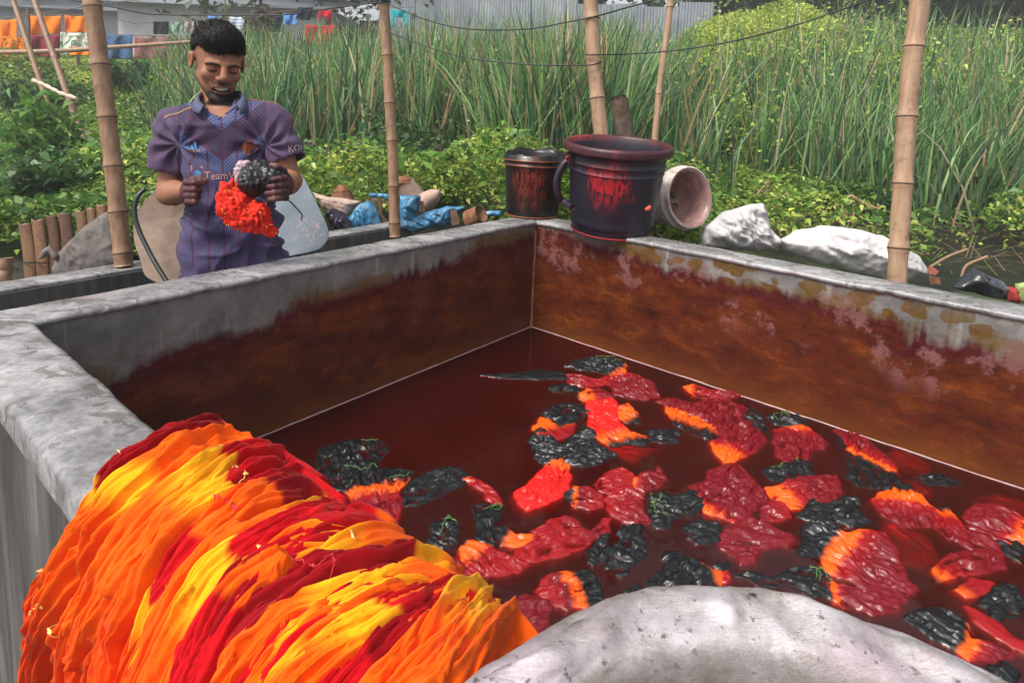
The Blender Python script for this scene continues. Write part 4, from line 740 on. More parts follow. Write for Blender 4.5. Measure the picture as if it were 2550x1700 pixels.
wire([at_d(1458, 136, 2.93), at_d(1475, 137, 2.905), at_d(1560, 135, 2.9), at_d(1660, 128, 2.85), at_d(1800, 108, 2.75), at_d(1950, 72, 2.6), at_d(2080, 30, 2.5), at_d(2200, -12, 2.4)], .0036, M_WIRE, 'black wire rising from the pale post to the upper right')
wire([at_d(945, 10, 3.37), at_d(955, 50, 3.38), at_d(966, 78, 3.38)], .0022, M_STRING, 'thin string hanging down the slim post')
wire([at_d(560, -8, 4.0), at_d(561, 30, 4.0), at_d(566, 60, 4.0)], .004, M_STRING, 'brown string hanging above the head of the man')
wire([at_d(-20, 48, 10.5), at_d(120, 32, 10.5), at_d(240, 12, 10.5), at_d(420, -8, 10.5)], .008, M_STRING, 'pale drying line above the orange cloths')
# ================================================================ ground
GZ = .42
def gz_at(x, y):
    P = vec3(x, y, 0*x); a, b = to_tank(P)
    z = GZ+.10*(fbm(P*.55, 3, 3)-.5)+.05*(fbm(P*2.2, 4, 2)-.5)
    z = z+.40*sstep(1.5, .05, np.maximum(-a-.1, 0))*(a < -.05)*sstep(-.6, -.2, b)+.20*sstep(1.1, .1, np.maximum(-b-1.35, 0))*(b < -1.28)*sstep(.6, .3, a)      # bank behind the bucket wall
    col = x/np.maximum(y, .5)*FPX+CXP; z = z+np.where(y > 5, np.interp(col, [-200, 400, 750, 1400, 1750, 2600], [.18, .18, .10, .10, .29, .29])*np.clip(y-6.2, 0, 8.), 0)
    mud = sstep(1.6, 2.4, x)*sstep(8.2, 6.6, y)*sstep(3.2, 3.8, y); z = z-.10*mud
    yard = (a > -.055) & (b > -1.29)
    return np.where(yard, -.03, z)
def gline(c, lo, hi, near=.12, grow=1.12):
    out = list(c); s = near
    x = c[-1]
    while x < hi: x += s; out.append(x); s *= grow
    s = near; x = c[0]
    while x > lo: x -= s; out.insert(0, x); s *= grow
    return np.array(out)
ga = gline([-.8, -.6, -.4, -.2, -.12, -.06, -.05, 0, .5, 1, 1.5, 1.7, 2.2, 3], -90, 60); gb = gline([-2.2, -1.9, -1.6, -1.4, -1.3, -1.29, -1.28, -1.0, -.5, -.11, 0, .5, 1, 1.5, 2, 2.7], -90, 60)
Ag, Bg = np.meshgrid(ga, gb, indexing='ij'); P = tank(Ag, Bg, 0); P[..., 2] = gz_at(P[..., 0], P[..., 1])
t = NT('swamp_ground'); p = t.pos(); n = t.noise(p, 1.3, 6, .65); n2 = t.noise(p, 14, 6, .7)
c = t.ramp(n2, [(.3, (.012, .011, .009)), (.6, (.035, .03, .022)), (.8, (.09, .07, .045))]); c = t.mix(t.mr(t.noise(p, 3.2, 5, .7), .48, .6), c, t.ramp(n2, [(.3, (.02, .035, .01)), (.7, (.06, .10, .02))]))
M_GROUND = t.done(t.bsdf(c, t.mr(n2, .35, .6, .25, .85), .4, t.bump(n2, .6, .03)))
obj('ground', P.reshape(-1, 3), grid_faces(len(ga), len(gb)), M_GROUND, kind='structure')
# standing black water in the hollow on the right
t = NT('black_swamp_water'); p = t.pos(); n = t.noise(p, 9, 4, .6)
M_SWAMP = t.done(t.bsdf(t.ramp(t.noise(p, 5, 5, .7), [(.35, (.006, .007, .008)), (.7, (.02, .021, .02))]), .28, .22, t.bump(t.math('ADD', n, t.math('MULTIPLY', t.noise(p, 50, 3), .3)), .4, .02)))
xs = np.linspace(1.2, 6.2, 30); ys = np.linspace(3.0, 8.6, 30); X, Y = np.meshgrid(xs, ys, indexing='ij')
obj('swamp_water', np.stack([X, Y, np.full_like(X, GZ-.055)], -1).reshape(-1, 3), grid_faces(30, 30), M_SWAMP, kind='structure')
# ================================================================ low wall behind the man
rootw = thing('low_wall', tank(.5, -1.29, 0), 'low dark concrete wall running behind the man', 'wall')
slab('wall_core', -.42, 3.4, -1.35, -1.225, -.03, .645, M_PLAST, rootw)
V, F = rim_bar(np.array([*tank(3.4, -1.352)[:2], 0]), np.array([*tank(-.44, -1.352)[:2], 0]), inw(DR), 9); V = np.asarray(V); V[:, 2] -= .262
a_, b_ = to_tank(V); V[:, :2] += 0; obj('cap', V, F, M_RIM, rootw)
slab('end_block', -.42, -.10, -1.225, -.115, -.02, .575, M_PLAST, rootw)
# ================================================================ soft bodies traced in front view, built with thickness
def soft_mat(name, c0, rough=.5, spec=.4, var=.35, sc=14, stain=None, coat=0.):
    t = NT(name); p = t.objc(); n = t.noise(p, sc, 6, .65, .3); c0 = np.asarray(c0, float); c = t.ramp(n, [(.3, c0*(1-var)), (.55, c0), (.75, np.minimum(c0*(1+var), .9))])
    if stain is not None: c = t.mix(t.math('MULTIPLY', t.mr(t.noise(t.vadd(p, (3, 2, 1)), sc*.7, 5, .7), .52, .66), .7), c, stain)
    k = dict(Coat_Weight=coat, Coat_Roughness=.15) if coat else {}
    return t.done(t.bsdf(c, rough, spec, t.bump(t.noise(p, sc*12, 3), .12, .002), **k))
def soft(name, poly, fr, depth, relief, m, label, cat, folds=(40, 10, 0.), amp=.012, tilt=(0, 0), res=.006, group=None, puff=.05, back=.5, seed=0, parent=None):
    px = np.array([fr(p) for p in poly], float); ctr = px.mean(0); sc = depth/FPX
    loc = (px-ctr)*[1, -1]*sc
    lo, hi = loc.min(0)-res, loc.max(0)+res; nx, ny = [int(np.clip(v/res, 10, 150)) for v in hi-lo]
    X, Y = np.meshgrid(np.linspace(lo[0], hi[0], nx), np.linspace(lo[1], hi[1], ny), indexing='ij')
    wob = .010; d = inside_dist(X+wob*(fbm(vec3(X*25, Y*25, seed), 81, 2)-.5), Y+wob*(fbm(vec3(X*25, Y*25, seed+9), 83, 2)-.5), loc)
    fx, fy, ang = folds; ca, sa = math.cos(ang), math.sin(ang); q = X*ca+Y*sa; s = -X*sa+Y*ca; w = .05*(fbm(vec3(X*8, Y*8, seed), 85, 3)-.5)
    edge = np.sqrt(np.clip(1-np.exp(-np.clip(d, 0, 9)/puff), 0, 1))
    w2 = .03*(fbm(vec3(X*20, Y*20, seed), 86, 2)-.5); h = relief*edge*(.8+.4*fbm(vec3(X*7, Y*7, seed), 84, 2))+amp*edge*((ridge(vec3((q+w)*fx, (s+w)*fy, seed), 87)-.5)*1.7+(ridge(vec3((q+w+w2)*fx*2.1, (s+w2)*fy*1.8, seed), 88)-.5)*1.1+(ridge(vec3((q-s*.6+w2)*fx*1.6, (s+q*.6)*fy*2.2, seed), 90)-.5)*.8+(fbm(vec3(X*60, Y*60, seed), 89, 2)-.5)*.6)
    gx, gy = np.gradient(d, (hi[0]-lo[0])/(nx-1), (hi[1]-lo[1])/(ny-1)); g2 = np.maximum(gx*gx+gy*gy, .3); sn = (d < 0) & (d > -2.5*res); X = np.where(sn, X-d*gx/g2, X); Y = np.where(sn, Y-d*gy/g2, Y)
    C = at_d(*ctr, depth); ex = RV; ey = UV; ez = -FV
    base = C+X[..., None]*ex+Y[..., None]*ey
    Pf = base+ez*(h+X*tilt[0]+Y*tilt[1])[..., None]; Pk = base+ez*(-back*relief*edge-.004+X*tilt[0]+Y*tilt[1])[..., None]
    F = grid_faces(nx, ny); dd = d.ravel(); keep = (dd[F] > 0).any(1); F = F[keep]; n0 = nx*ny
    # shared boundary: outside vertices snap both sheets together
    mid = (Pf+Pk)/2; outm = (d <= 0)[..., None]; Pf = np.where(outm, mid, Pf); Pk = np.where(outm, mid-ez*.001, Pk)
    V = np.concatenate([Pf.reshape(-1, 3), Pk.reshape(-1, 3)]); FF = np.concatenate([F, F[:, ::-1]+n0]); used = np.unique(FF); mp = -np.ones(len(V), int); mp[used] = np.arange(len(used))
    V = V[used]; FF = mp[FF]
    # weld the rim
    me = mesh(name, V, FF)
    if parent is not None: return link(name, me, m, parent)
    return link(name, me, m, label=label, cat=cat, group=group)
R4 = lambda p: (750+p[0]*.2126, 400+p[1]*.2126)
R6 = lambda p: (1700+p[0]*.3614, 400+p[1]*.3614)
R1 = lambda p: (p[0]*.4464, p[1]*.4464)
ID = lambda p: p
M_TARP = soft_mat('blue_tarpaulin', (.05, .20, .36), .35, .5, .5, 20, (.22, .36, .45)); M_PURP = soft_mat('purple_black_plastic_bag', (.02, .012, .028), .25, .6, .6, 20)
M_SACK = soft_mat('white_woven_sack', (.58, .555, .555), .6, .3, .12, 9, (.48, .40, .40)); M_SACK2 = soft_mat('grey_white_woven_sack', (.52, .50, .50), .6, .3, .2, 16, (.50, .44, .44)); M_BLACKB = soft_mat('black_plastic_bag', (.03, .034, .04), .22, .6, .7, 12, (.14, .16, .19))
M_GREYC = soft_mat('grey_stained_cloth', (.19, .165, .155), .8, .2, .4, 14, (.09, .075, .07)); M_TANC = soft_mat('faded_tan_cloth', (.52, .38, .32), .8, .2, .3, 14, (.34, .2, .18))
soft('grey_cloth', [(290,1500),(330,1400),(420,1320),(500,1240),(600,1180),(680,1190),(680,1480),(500,1520),(310,1545)], R1, 2.72, .03, M_GREYC, 'grey stained cloth draped over the low wall at the foot of the left post', 'cloth', (14, 5, .6), .012, puff=.03)
soft('grey_cloth_tail', [(215,1450),(235,1395),(270,1368),(320,1420),(310,1455),(265,1410),(245,1440)], R1, 2.70, .012, M_GREYC, 'twisted grey rag hanging beside the bamboo stakes', 'rag', (30, 10, .6), .006, puff=.02)
soft('blue_tarp', [(540,690),(600,600),(690,500),(800,470),(860,520),(900,600),(940,740),(900,800),(610,805)], R4, 3.62, .05, M_TARP, 'blue plastic sheet hanging left of the slim post', 'tarp', (34, 3, .35), .022, puff=.04, seed=2)
soft('blue_tarp', [(790,378),(860,378),(1040,395),(1040,480),(960,455),(880,435),(800,435)], R4, 3.68, .015, M_TARP, 'blue strip of plastic tied across the broken boards', 'tarp', (30, 6, 0), .010, puff=.02, seed=3)
soft('blue_tarp', [(1150,400),(1290,410),(1400,412),(1400,490),(1380,570),(1330,640),(1400,625),(1500,595),(1700,530),(1935,540),(1860,605),(1765,585),(1745,740),(1530,790),(1330,850),(1180,800),(1150,560)], R4, 3.60, .05, M_TARP, 'blue plastic sheet spread right of the slim post', 'tarp', (22, 7, 1.0), .024, puff=.04, seed=4)
soft('blue_tarp', [(2150,590),(2352,585),(2352,650),(2160,665)], R4, 3.5, .02, M_TARP, 'small blue scrap of plastic left of the small pail', 'tarp', (30, 8, .2), .010, puff=.03, seed=5)
soft('tan_cloth', [(125,370),(300,425),(480,435),(700,480),(600,570),(540,650),(380,600),(250,570)], R4, 3.66, .035, M_TANC, 'faded tan cloth stretched behind the grey metal sheet', 'cloth', (26, 4, 1.35), .016, puff=.03, seed=6)
soft('plastic_bag', [(270,590),(360,555),(450,585),(545,650),(615,800),(480,850),(370,880),(330,720)], R4, 3.5, .07, M_PURP, 'dark purple plastic bag between metal sheet and blue plastic', 'bag', (26, 12, .4), .03, puff=.05, seed=7)
soft('white_sack', [(120,540),(145,460),(280,350),(430,308),(545,290),(572,350),(605,470),(680,545),(650,610),(480,625),(300,600),(130,590)], R6, 2.62, .07, M_SACK2, 'crumpled white woven sack beside the fallen tub', 'sack', (30, 6, .9), .034, puff=.06, seed=8)
soft('white_sack', [(660,548),(800,478),(950,450),(1150,460),(1380,515),(1510,595),(1610,650),(1695,790),(1705,850),(1500,840),(1200,780),(900,700),(700,620)], R6, 2.66, .11, M_SACK, 'full white woven sack lying behind the right post', 'sack', (20, 4, 1.1), .026, puff=.10, seed=9)
soft('black_bag', [(1860,880),(1950,775),(2000,735),(2090,780),(2190,828),(2225,865),(2260,960),(2100,940)], R6, 2.33, .07, M_BLACKB, 'shiny black plastic bag on the bank at the right', 'bag', (24, 9, 1.3), .03, puff=.06, seed=10)
soft('red_rag', [(2225,870),(2300,880),(2330,985),(2240,965)], R6, 2.3, .03, soft_mat('red_fibre', (.35, .05, .04), .9, .1, .5, 60), 'red fibrous rag beside the black bag', 'rag', (60, 40, 0), .01, seed=11)
soft('green_rag', [(2290,850),(2420,825),(2420,1000),(2320,970)], R6, 2.36, .04, soft_mat('pale_green_fibre', (.35, .42, .16), .9, .1, .5, 40), 'pale green rag at the right edge of the picture', 'rag', (40, 30, 0), .012, seed=12)
# sheets leaning on the low wall
def sheet(name, poly, depth, tilt, th, m, label, cat, bend=0.):
    px = np.array(poly, float); c = px.mean(0); n = 90
    q = spline(np.vstack([px, px[:1]]), n)[:-1]; loc = (q-c)*[1, -1]*depth/FPX
    C = at_d(*c, depth); f = lambda o: C+loc[:, :1]*RV+loc[:, 1:]*UV-FV*(loc[:, :1]*tilt[0]+loc[:, 1:]*tilt[1]+bend*loc[:, :1]**2+o)
    A, B = f(0), f(-th); k = n-1; cA, cB = A.mean(0), B.mean(0); V = np.vstack([A, B, cA[None], cB[None]])
    F = [(i, (i+1) % k, k+(i+1) % k, k+i) for i in range(k)]+[((i+1) % k, i, 2*k) for i in range(k)]+[(k+i, k+(i+1) % k, 2*k+1) for i in range(k)]
    return obj(name, V, F, m, smooth=False, label=label, cat=cat)
t = NT('weathered_hardboard'); p = t.objc(); n = t.noise(t.scale(p, (2, 2, 5)), 6, 7, .7, .5); z = t.sep(p)[2]
c = t.ramp(n, [(.3, (.085, .065, .053)), (.5, (.155, .115, .092)), (.7, (.25, .18, .14))]); band = t.mr(t.math('ADD', z, t.math('MULTIPLY', t.sep(p)[0], .12)), 1.00, .97); c = t.mix(t.math('MULTIPLY', band, .45), t.mix(.45, c, (.40, .265, .19)), c)
M_BOARD = t.done(t.bsdf(c, .7, .3, t.bump(n, .2, .004)))
sheet('tan_board', [(480, 415), (440, 432), (400, 455), (362, 487), (335, 522), (322, 556), (330, 600), (355, 640), (390, 690), (500, 700), (560, 560), (540, 450)], 2.42, (.0, -.22), .006, M_BOARD, 'big tan sheet leaning behind the man on the left', 'board', bend=-1.6)
t = NT('grey_sheet_metal'); p = t.objc(); n = t.noise(p, 9, 6, .6, .4)
c = t.ramp(n, [(.3, (.10, .125, .15)), (.6, (.16, .19, .22)), (.8, (.22, .25, .28))]); o = t.n('ShaderNodeVectorMath', operation='DISTANCE'); t.put(o.inputs[0], p); t.put(o.inputs[1], tuple(at_d(768, 572, 2.42))); sm = t.math('MULTIPLY', t.mr(o.outputs['Value'], .09, .03), t.mr(t.noise(t.scale(p, (2, 2, .6)), 60, 4, .7), .5, .62)); c = t.mix(t.math('MULTIPLY', sm, .7), c, (.42, .30, .34))
sheet('metal_sheet', [(640, 420), (690, 412), (728, 420), (752, 448), (775, 485), (800, 527), (818, 560), (824, 585), (815, 606), (795, 620), (740, 632), (660, 645), (600, 560)], 2.45, (.1, -.25), .004, t.done(t.bsdf(c, .38, .5, t.bump(n, .08, .004), .35)), 'blue grey metal sheet with rounded corner leaning behind the man on the right', 'metal sheet')
V, F = sweep(spline([at_d(362, 470, 2.36), at_d(343, 490, 2.34), at_d(335, 525, 2.33), at_d(345, 570, 2.32), at_d(368, 620, 2.30), at_d(390, 660, 2.28), at_d(415, 700, 2.26)], 60), .0085, 10); obj('black_hose', V, F, plain('black_rubber', (.012, .013, .016), .35, bump=0), label='black rubber hose curving along the tan board', cat='hose')
V, F = sweep(spline([at_d(705, 488, 2.0), at_d(722, 502, 2.02), at_d(738, 518, 2.05), at_d(752, 535, 2.05), at_d(750, 548, 2.05)], 30), .0022, 6); obj('loose_thread', V, F, M_WIRE, label='loose black thread hanging from the held cloth', cat='thread')
# split bamboo stakes left of the post
M_STAKE = bamboo_mat('stained_split_bamboo', (.20, .105, .055), .7); M_STAKE2 = bamboo_mat('dark_split_bamboo', (.12, .055, .035), .7)
FR = 'split bamboo stakes of the little fence at left'
for k, (x0, x1, yt, yb, lean, dk) in enumerate(((47, 79, 556, 694, 20, 'leftmost wide split bamboo stake'), (79, 112, 546, 692, 18, 'split bamboo stake second from left'), (115, 143, 536, 640, 14, 'dark split bamboo stake in the middle of the fence'), (146, 178, 530, 625, 12, 'split bamboo stake with worn top, right of the dark one'), (188, 214, 525, 600, 9, 'slim split stake beside the gap'), (216, 239, 518, 590, 7, 'slim split stake leaning to the grey cloth'), (240, 268, 510, 580, 5, 'split stake touching the left post'))):
    d = 2.85; root = thing('bamboo_stake', at_d((x0+x1)/2+lean, yb+40, d), dk, 'stake', FR)
    n = 9; a = np.linspace(0, math.pi, n); w = (x1-x0)/2*d/FPX; V = []
    for y, l in ((yb+60, lean), ((yt+yb)/2, lean*.5), (yt+3, 0), (yt, 0)):
        for r in (1., .82): 
            for aa in a: V.append(at_d((x0+x1)/2+l, y+(2*math.cos(aa*3+k) if y == yt else 0), d)+RV*w*r*math.cos(aa)-np.array([0, 1, 0])*w*.55*r*math.sin(aa))
    F = []
    for i in range(3):
        for j in range(n-1):
            o_, p_ = i*2*n, (i+1)*2*n
            F.append((o_+j, o_+j+1, p_+j+1, p_+j)); F.append((o_+n+j+1, o_+n+j, p_+n+j, p_+n+j+1))
        F.append((o_, p_, p_+n, o_+n)); F.append((o_+n-1, o_+2*n-1, p_+2*n-1, p_+n-1))
    o_ = 6*n
    for j in range(n-1): F.append((o_+j, o_+j+1, o_+n+j+1, o_+n+j))
    obj('split_culm', V, F, M_STAKE2 if k in (2, 3) else M_STAKE, root)
    if k < 2:
        V, F = sweep([at_d(x0-1+lean*.62, 652, d-.02), at_d((x0+x1)/2+lean*.62, 654, d-.06), at_d(x1+1+lean*.62, 652, d-.02)], .004, 6); obj('node_ring', V, F, M_NODE, root)
r0 = at_d(14, 720, 2.6); r1 = at_d(12, 643, 2.6); bamboo('bamboo_stub', [r0, r1], .027, .027, (.2,), M_BAM, 'short cut bamboo stub at the left picture edge', cat='bamboo stub', seed=31)
V, F = sweep([r1, r1+[0, 0, .002], r1+[0, 0, .0025]], [.024, .019, .004], 14); 
# broken boards and logs beyond the low wall
M_BOARDS = plain('old_brown_wood', (.12, .065, .04), .8, var=.5, sc=25); M_LOG = plain('peeled_pink_log', (.52, .34, .27), .7, var=.3, sc=12); M_ROT = plain('rotten_wood', (.22, .09, .045), .9, var=.6, sc=40, bump=.6)
def plank(poly, fr, d, th, m, label, name='broken_board', cat='board'):
    px = np.array([fr(p) for p in poly], float); A = np.array([at_d(*p, d) for p in px]); B = np.array([at_d(*p, d+th) for p in px]); k = len(px)
    F = [tuple(range(k)), tuple(range(2*k-1, k-1, -1))]+[(i, k+i, k+(i+1) % k, (i+1) % k) for i in range(k)]
    return obj(name, np.vstack([A, B]), F, m, smooth=False, label=label, cat=cat)
plank([(800, 440), (860, 430), (880, 570), (850, 560)], R4, 3.66, .03, M_BOARDS, 'broken board tied under the blue strip')
plank([(880, 440), (930, 410), (945, 620), (1030, 735), (960, 745), (905, 600)], R4, 3.65, .03, M_BOARDS, 'broken upright board left of the slim post')
plank([(945, 470), (1040, 490), (1040, 520), (945, 500)], R4, 3.64, .02, M_BOARDS, 'short cross board behind the slim post')
plank([(1365, 480), (1430, 472), (1450, 600), (1410, 600)], R4, 3.58, .03, M_BOARDS, 'brown stake holding the blue plastic beside the peeled log')
plank([(1740, 580), (1820, 575), (1860, 740), (1765, 760)], R4, 3.52, .04, M_BOARDS, 'wide brown stake at the right end of the blue plastic')
def log(p, r, m, label, n=12):
    V, F = sweep(np.array([p[0]+(p[1]-p[0])*u for u in np.linspace(0, 1, 10)]), np.interp(np.linspace(0, 1, 10), np.linspace(0, 1, len(r)), r), n); V = np.asarray(V)+.008*(fbm(np.asarray(V)*20, 3)[:, None]-.5); return obj('log', V, F, m, label=label, cat='log')
log([at_d(*R4((1400, 520)), 3.85), at_d(*R4((1635, 360)), 3.75)], [.055, .06, .045, .012], M_LOG, 'pale peeled log with pointed end behind the blue plastic')
log([at_d(*R4((1330, 450)), 4.05), at_d(*R4((1190, 240)), 4.0)], [.075, .07, .06], M_LOG, 'pale thick log leaning behind the slim post')
log([at_d(*R4((1195, 265)), 3.99), at_d(*R4((1185, 180)), 3.99)], [.06, .055, .03], M_ROT, 'rotten brown end of the leaning log')
log([at_d(*R4((485, 470)), 4.0), at_d(*R4((470, 360)), 4.0), ], [.075, .06], M_ROT, 'rotten stump right of the metal sheet')
log([at_d(*R4((470, 370)), 4.0), at_d(*R4((472, 280)), 4.0)], [.055, .012], M_ROT, 'dark pointed tip on the rotten stump')
log([at_d(*R4((1970, 690)), 3.5), at_d(*R4((2110, 620)), 3.45)], [.055, .05], M_ROT, 'short sawn log just left of the small pail')
# broken bricks, sticks on the right bank
plank([(1680, 735), (1720, 728), (1770, 765), (1740, 790), (1695, 775)], R6, 2.5, .08, plain('broken_brick', (.40, .13, .08), .8, var=.4), 'broken red brick on the bank beside the white sack', 'brick', 'brick')
plank([(1700, 795), (1770, 805), (1780, 850), (1705, 850)], R6, 2.42, .06, M_ROT, 'rusty tin lying under the broken brick', 'tin', 'tin')
for k, (pts, r, lb) in enumerate((([(1100, 445), (1130, 330), (1150, 250), (1240, 290), (1345, 340)], .016, 'bent dry stem rising from the black water'), ([(1170, 440), (1180, 350), (1172, 270)], .008, 'thin dry stalk beside the bent stem'), ([(590, 380), (660, 300), (725, 215)], .009, 'dry stick poking up left of the full sack'), ([(480, 270), (560, 180), (590, 150), (560, 300)], .008, 'dry broken reed at the crumpled sack'), ([(1700, 735), (1830, 660), (1960, 610)], .006, 'thin dry twig right of the full sack'), ([(1920, 800), (1960, 720), (2100, 660)], .006, 'thin twig arching over the black bag'))):
    d = 4.6 if k < 4 else 2.7
    V, F = sweep(spline([at_d(*R6(p), d) for p in pts], 30), r, 7); obj('dry_stick', V, F, plain('dry_stem', (.30, .19, .11), .8), label=lb, cat='stick', group='dry sticks at the swamp edge')
# ================================================================ vegetation
rng = np.random.RandomState(7)
def leaf_mat(name, rough=.45, tr=.35):
    t = NT(name); return t.done(t.leaf(t.attr('dye'), rough, tr))
M_LEAF = leaf_mat('creeper_leaf', .42, .40); M_REED = leaf_mat('reed_blade', .45, .36)
def leaf_mesh(P, size, col, rng, up=.55, asp=.62, droop=.25):
    n = len(P); nrm = rng.randn(n, 3); nrm[:, 2] = np.abs(nrm[:, 2])+up*2; nrm /= np.linalg.norm(nrm, axis=1)[:, None]
    t = rng.randn(n, 3); t -= (t*nrm).sum(1)[:, None]*nrm; t /= np.linalg.norm(t, axis=1)[:, None]; b = np.cross(nrm, t); s = size[:, None]
    v0 = P-t*s*.5; v1 = P+b*s*asp*.5-t*s*.12+nrm*s*.10; v2 = P+t*s*.55-nrm*s*droop; v3 = P-b*s*asp*.5-t*s*.12+nrm*s*.10
    V = np.stack([v0, v1, v2, v3], 1).reshape(-1, 3); F = np.arange(4*n).reshape(n, 4)
    return V, F, np.repeat(col, 4, 0)
def vary(base, n, rng, amt=.35, hue=.15):
    base = np.asarray(base); v = 1+amt*(rng.rand(n, 1)*2-1); c = base*v; c = c*(1+hue*(rng.rand(n, 3)*2-1)); return np.clip(c, .004, .9)
def canopy(x, y):      # height of the creeper carpet
    P = vec3(x, y, 0*x); h = .10+.42*sstep(.42, .75, fbm(P*.55+3, 21, 3))+.16*fbm(P*2.1, 22, 2)
    h = h+.5*np.exp(-(((x-3.6)/2.0)**2+((y-11.5)/1.2)**2))+.6*np.exp(-(((x-4.6)/1.7)**2+((y-12.5)/1.2)**2))       # vine mound
    h = h+.38*np.exp(-(((x+3.0)/.7)**2+((y-5.0)/.7)**2))+.25*np.exp(-(((x+5.4)/1.6)**2+((y-9.5)/.6)**2))
    return h
def in_view(x, y, pad=.1): return np.abs(x/np.maximum(y, .1)) < .86+pad
def mudmask(x, y):
    col = x/np.maximum(y, .1)*FPX+CXP
    return sstep(1660, 1790, col)*sstep(7.2, 6.3, y)*(1-.75*sstep(.57, .66, fbm(vec3(x*1.4, y*1.4, 0*x), 25, 3))*sstep(3.6, 4.6, y))
def outside(x, y, m=.05):
    a, b = to_tank(vec3(x, y, 0*x)); col = x/np.maximum(y, .1)*FPX+CXP; return ~((a > -.25-m) & (b > -1.45-m)) & ~((col > 735) & (col < 1275) & (y < 3.95)) & ~((col < 345) & (y < 3.25))
def cover(n, d0, d1, size, base_cols, seed, dens=None, hfac=(.15, 1.0), up=.55):
    rng = np.random.RandomState(seed); d = d0*(d1/d0)**rng.rand(n); x = d*(rng.rand(n)*2-1)*.92; y = d
    ok = outside(x, y) & (rng.rand(n) > 1.02*mudmask(x, y)); 
    if dens is not None: ok &= rng.rand(n) < dens(x, y)
    x, y = x[ok], y[ok]; m = len(x); h = canopy(x, y)*(1-.65*mudmask(x, y)); g = gz_at(x, y)
    z = g+h*(hfac[0]+(hfac[1]-hfac[0])*np.sqrt(rng.rand(m)))
    k = fbm(vec3(x*.9, y*.9, 0*x), 31, 3); pick = np.clip((k*1.6-.3)+.25*rng.randn(m), 0, .999); C = np.asarray(base_cols); ci = (pick*len(C)).astype(int)
    col = vary(C[ci], m, rng, .35, .12); s = size*(.55+.9*rng.rand(m))*(1+.05*y)
    return leaf_mesh(np.stack([x, y, z], -1), s, col, rng, up)
G1 = [(.09, .18, .03), (.22, .35, .055), (.38, .50, .085), (.50, .58, .13)]
parts = [cover(130000, 2.7, 15, .036, G1, 41), cover(26000, 2.7, 9, .055, [(.06, .14, .03), (.10, .21, .04), (.15, .28, .05)], 42, hfac=(.3, 1.1))]
def merge(parts):
    o = 0; Vs, Fs, Cs = [], [], []
    for V, F, C in parts: Vs.append(V); Fs.append(F+o); Cs.append(C); o += len(V)
    return np.concatenate(Vs), np.concatenate(Fs), np.concatenate(Cs)
def climb(n, seed):
    rg = np.random.RandomState(seed); d = 6.6+6*rg.rand(n); x = d*(rg.rand(n)*2-1)*.9; col = x/d*FPX+CXP; w = sstep(1500, 1750, col)+.35*sstep(500, 700, col)*sstep(1500, 1300, col); ok = rg.rand(n) < w*(.15+1.1*sstep(.42, .6, fbm(vec3(x*.8, d*.8, 0*x), 35, 3))); x, d = x[ok], d[ok]; m = len(x)
    z = gz_at(x, d)+(.25+1.15*rg.rand(m)**1.3)*(.45+.9*fbm(vec3(x*1.1, d*1.1, 0*x), 37, 2)); return leaf_mesh(np.stack([x, d, z], -1), .045*(.6+.8*rg.rand(m))*(1+.05*d), vary(np.asarray(G1)[rg.randint(1, 4, m)], m, rg, .3), rg, .4)
parts.append(climb(36000, 43))
def slope(n, seed, c0, c1):      # vines on the rising ground at the back
    rg = np.random.RandomState(seed); d = 6.0+8.5*rg.rand(n)**.9; col = c0+(c1-c0)*rg.rand(n); x = (col-CXP)/FPX*d; h = canopy(x, d); m = n; z = gz_at(x, d)+h*(.55+.5*rg.rand(m)); k = fbm(vec3(x*.8, d*.8, 0*x), 33, 3); ci = np.clip(((k-.3)*2.2+.25*rg.randn(m))*4, 0, 3.99).astype(int)
    return leaf_mesh(np.stack([x, d, z], -1), .042*(.6+.9*rg.rand(m))*(1+.05*d), vary(np.asarray(G1)[ci]*1.05, m, rg, .3), rg, .5)
parts += [slope(105000, 45, 1480, 2600), slope(34000, 46, -60, 700)]
V, F, C = merge(parts); obj('ground_cover', V, F, M_LEAF, smooth=False, attrs={'dye': C}, label='low leafy green creepers covering the marsh', cat='plants', kind='stuff')
# ---- reeds
def blades(x, y, z, hgt, wid, col, rng, lean=.20, bend=.5):
    n = len(x); az = rng.rand(n)*2*math.pi; ln = np.abs(rng.randn(n))*lean; bd = np.abs(rng.randn(n))*bend*hgt*.35
    u = np.array([0, .3, .6, .85, 1.0]); wf = np.array([.8, 1.0, .85, .5, .06]); dirx, diry = np.cos(az), np.sin(az)
    fa = rng.rand(n)*math.pi; sx, sy = np.cos(fa), np.sin(fa)
    V = np.zeros((n, 5, 2, 3)); 
    for i in range(5):
        off = ln*hgt*u[i]+bd*u[i]**2.6; cx = x+dirx*off; cy = y+diry*off; cz = z+hgt*u[i]*(1-.25*ln)-bd*.35*u[i]**3
        w = wid*wf[i]/2; V[:, i, 0] = np.stack([cx-sx*w, cy-sy*w, cz], -1); V[:, i, 1] = np.stack([cx+sx*w, cy+sy*w, cz], -1)
    base = (np.arange(n)*10)[:, None, None]; k = np.array([[2*i, 2*i+1, 2*i+3, 2*i+2] for i in range(4)])[None]
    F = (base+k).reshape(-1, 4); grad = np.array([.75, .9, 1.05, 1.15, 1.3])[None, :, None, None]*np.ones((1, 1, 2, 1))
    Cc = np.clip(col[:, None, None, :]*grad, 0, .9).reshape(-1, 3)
    return V.reshape(-1, 3), F, Cc
RG = np.array([(.04, .105, .04), (.085, .20, .06), (.14, .28, .08), (.11, .22, .12), (.27, .40, .15)]); RT = np.array([(.48, .35, .2), (.38, .25, .13), (.55, .45, .3)])
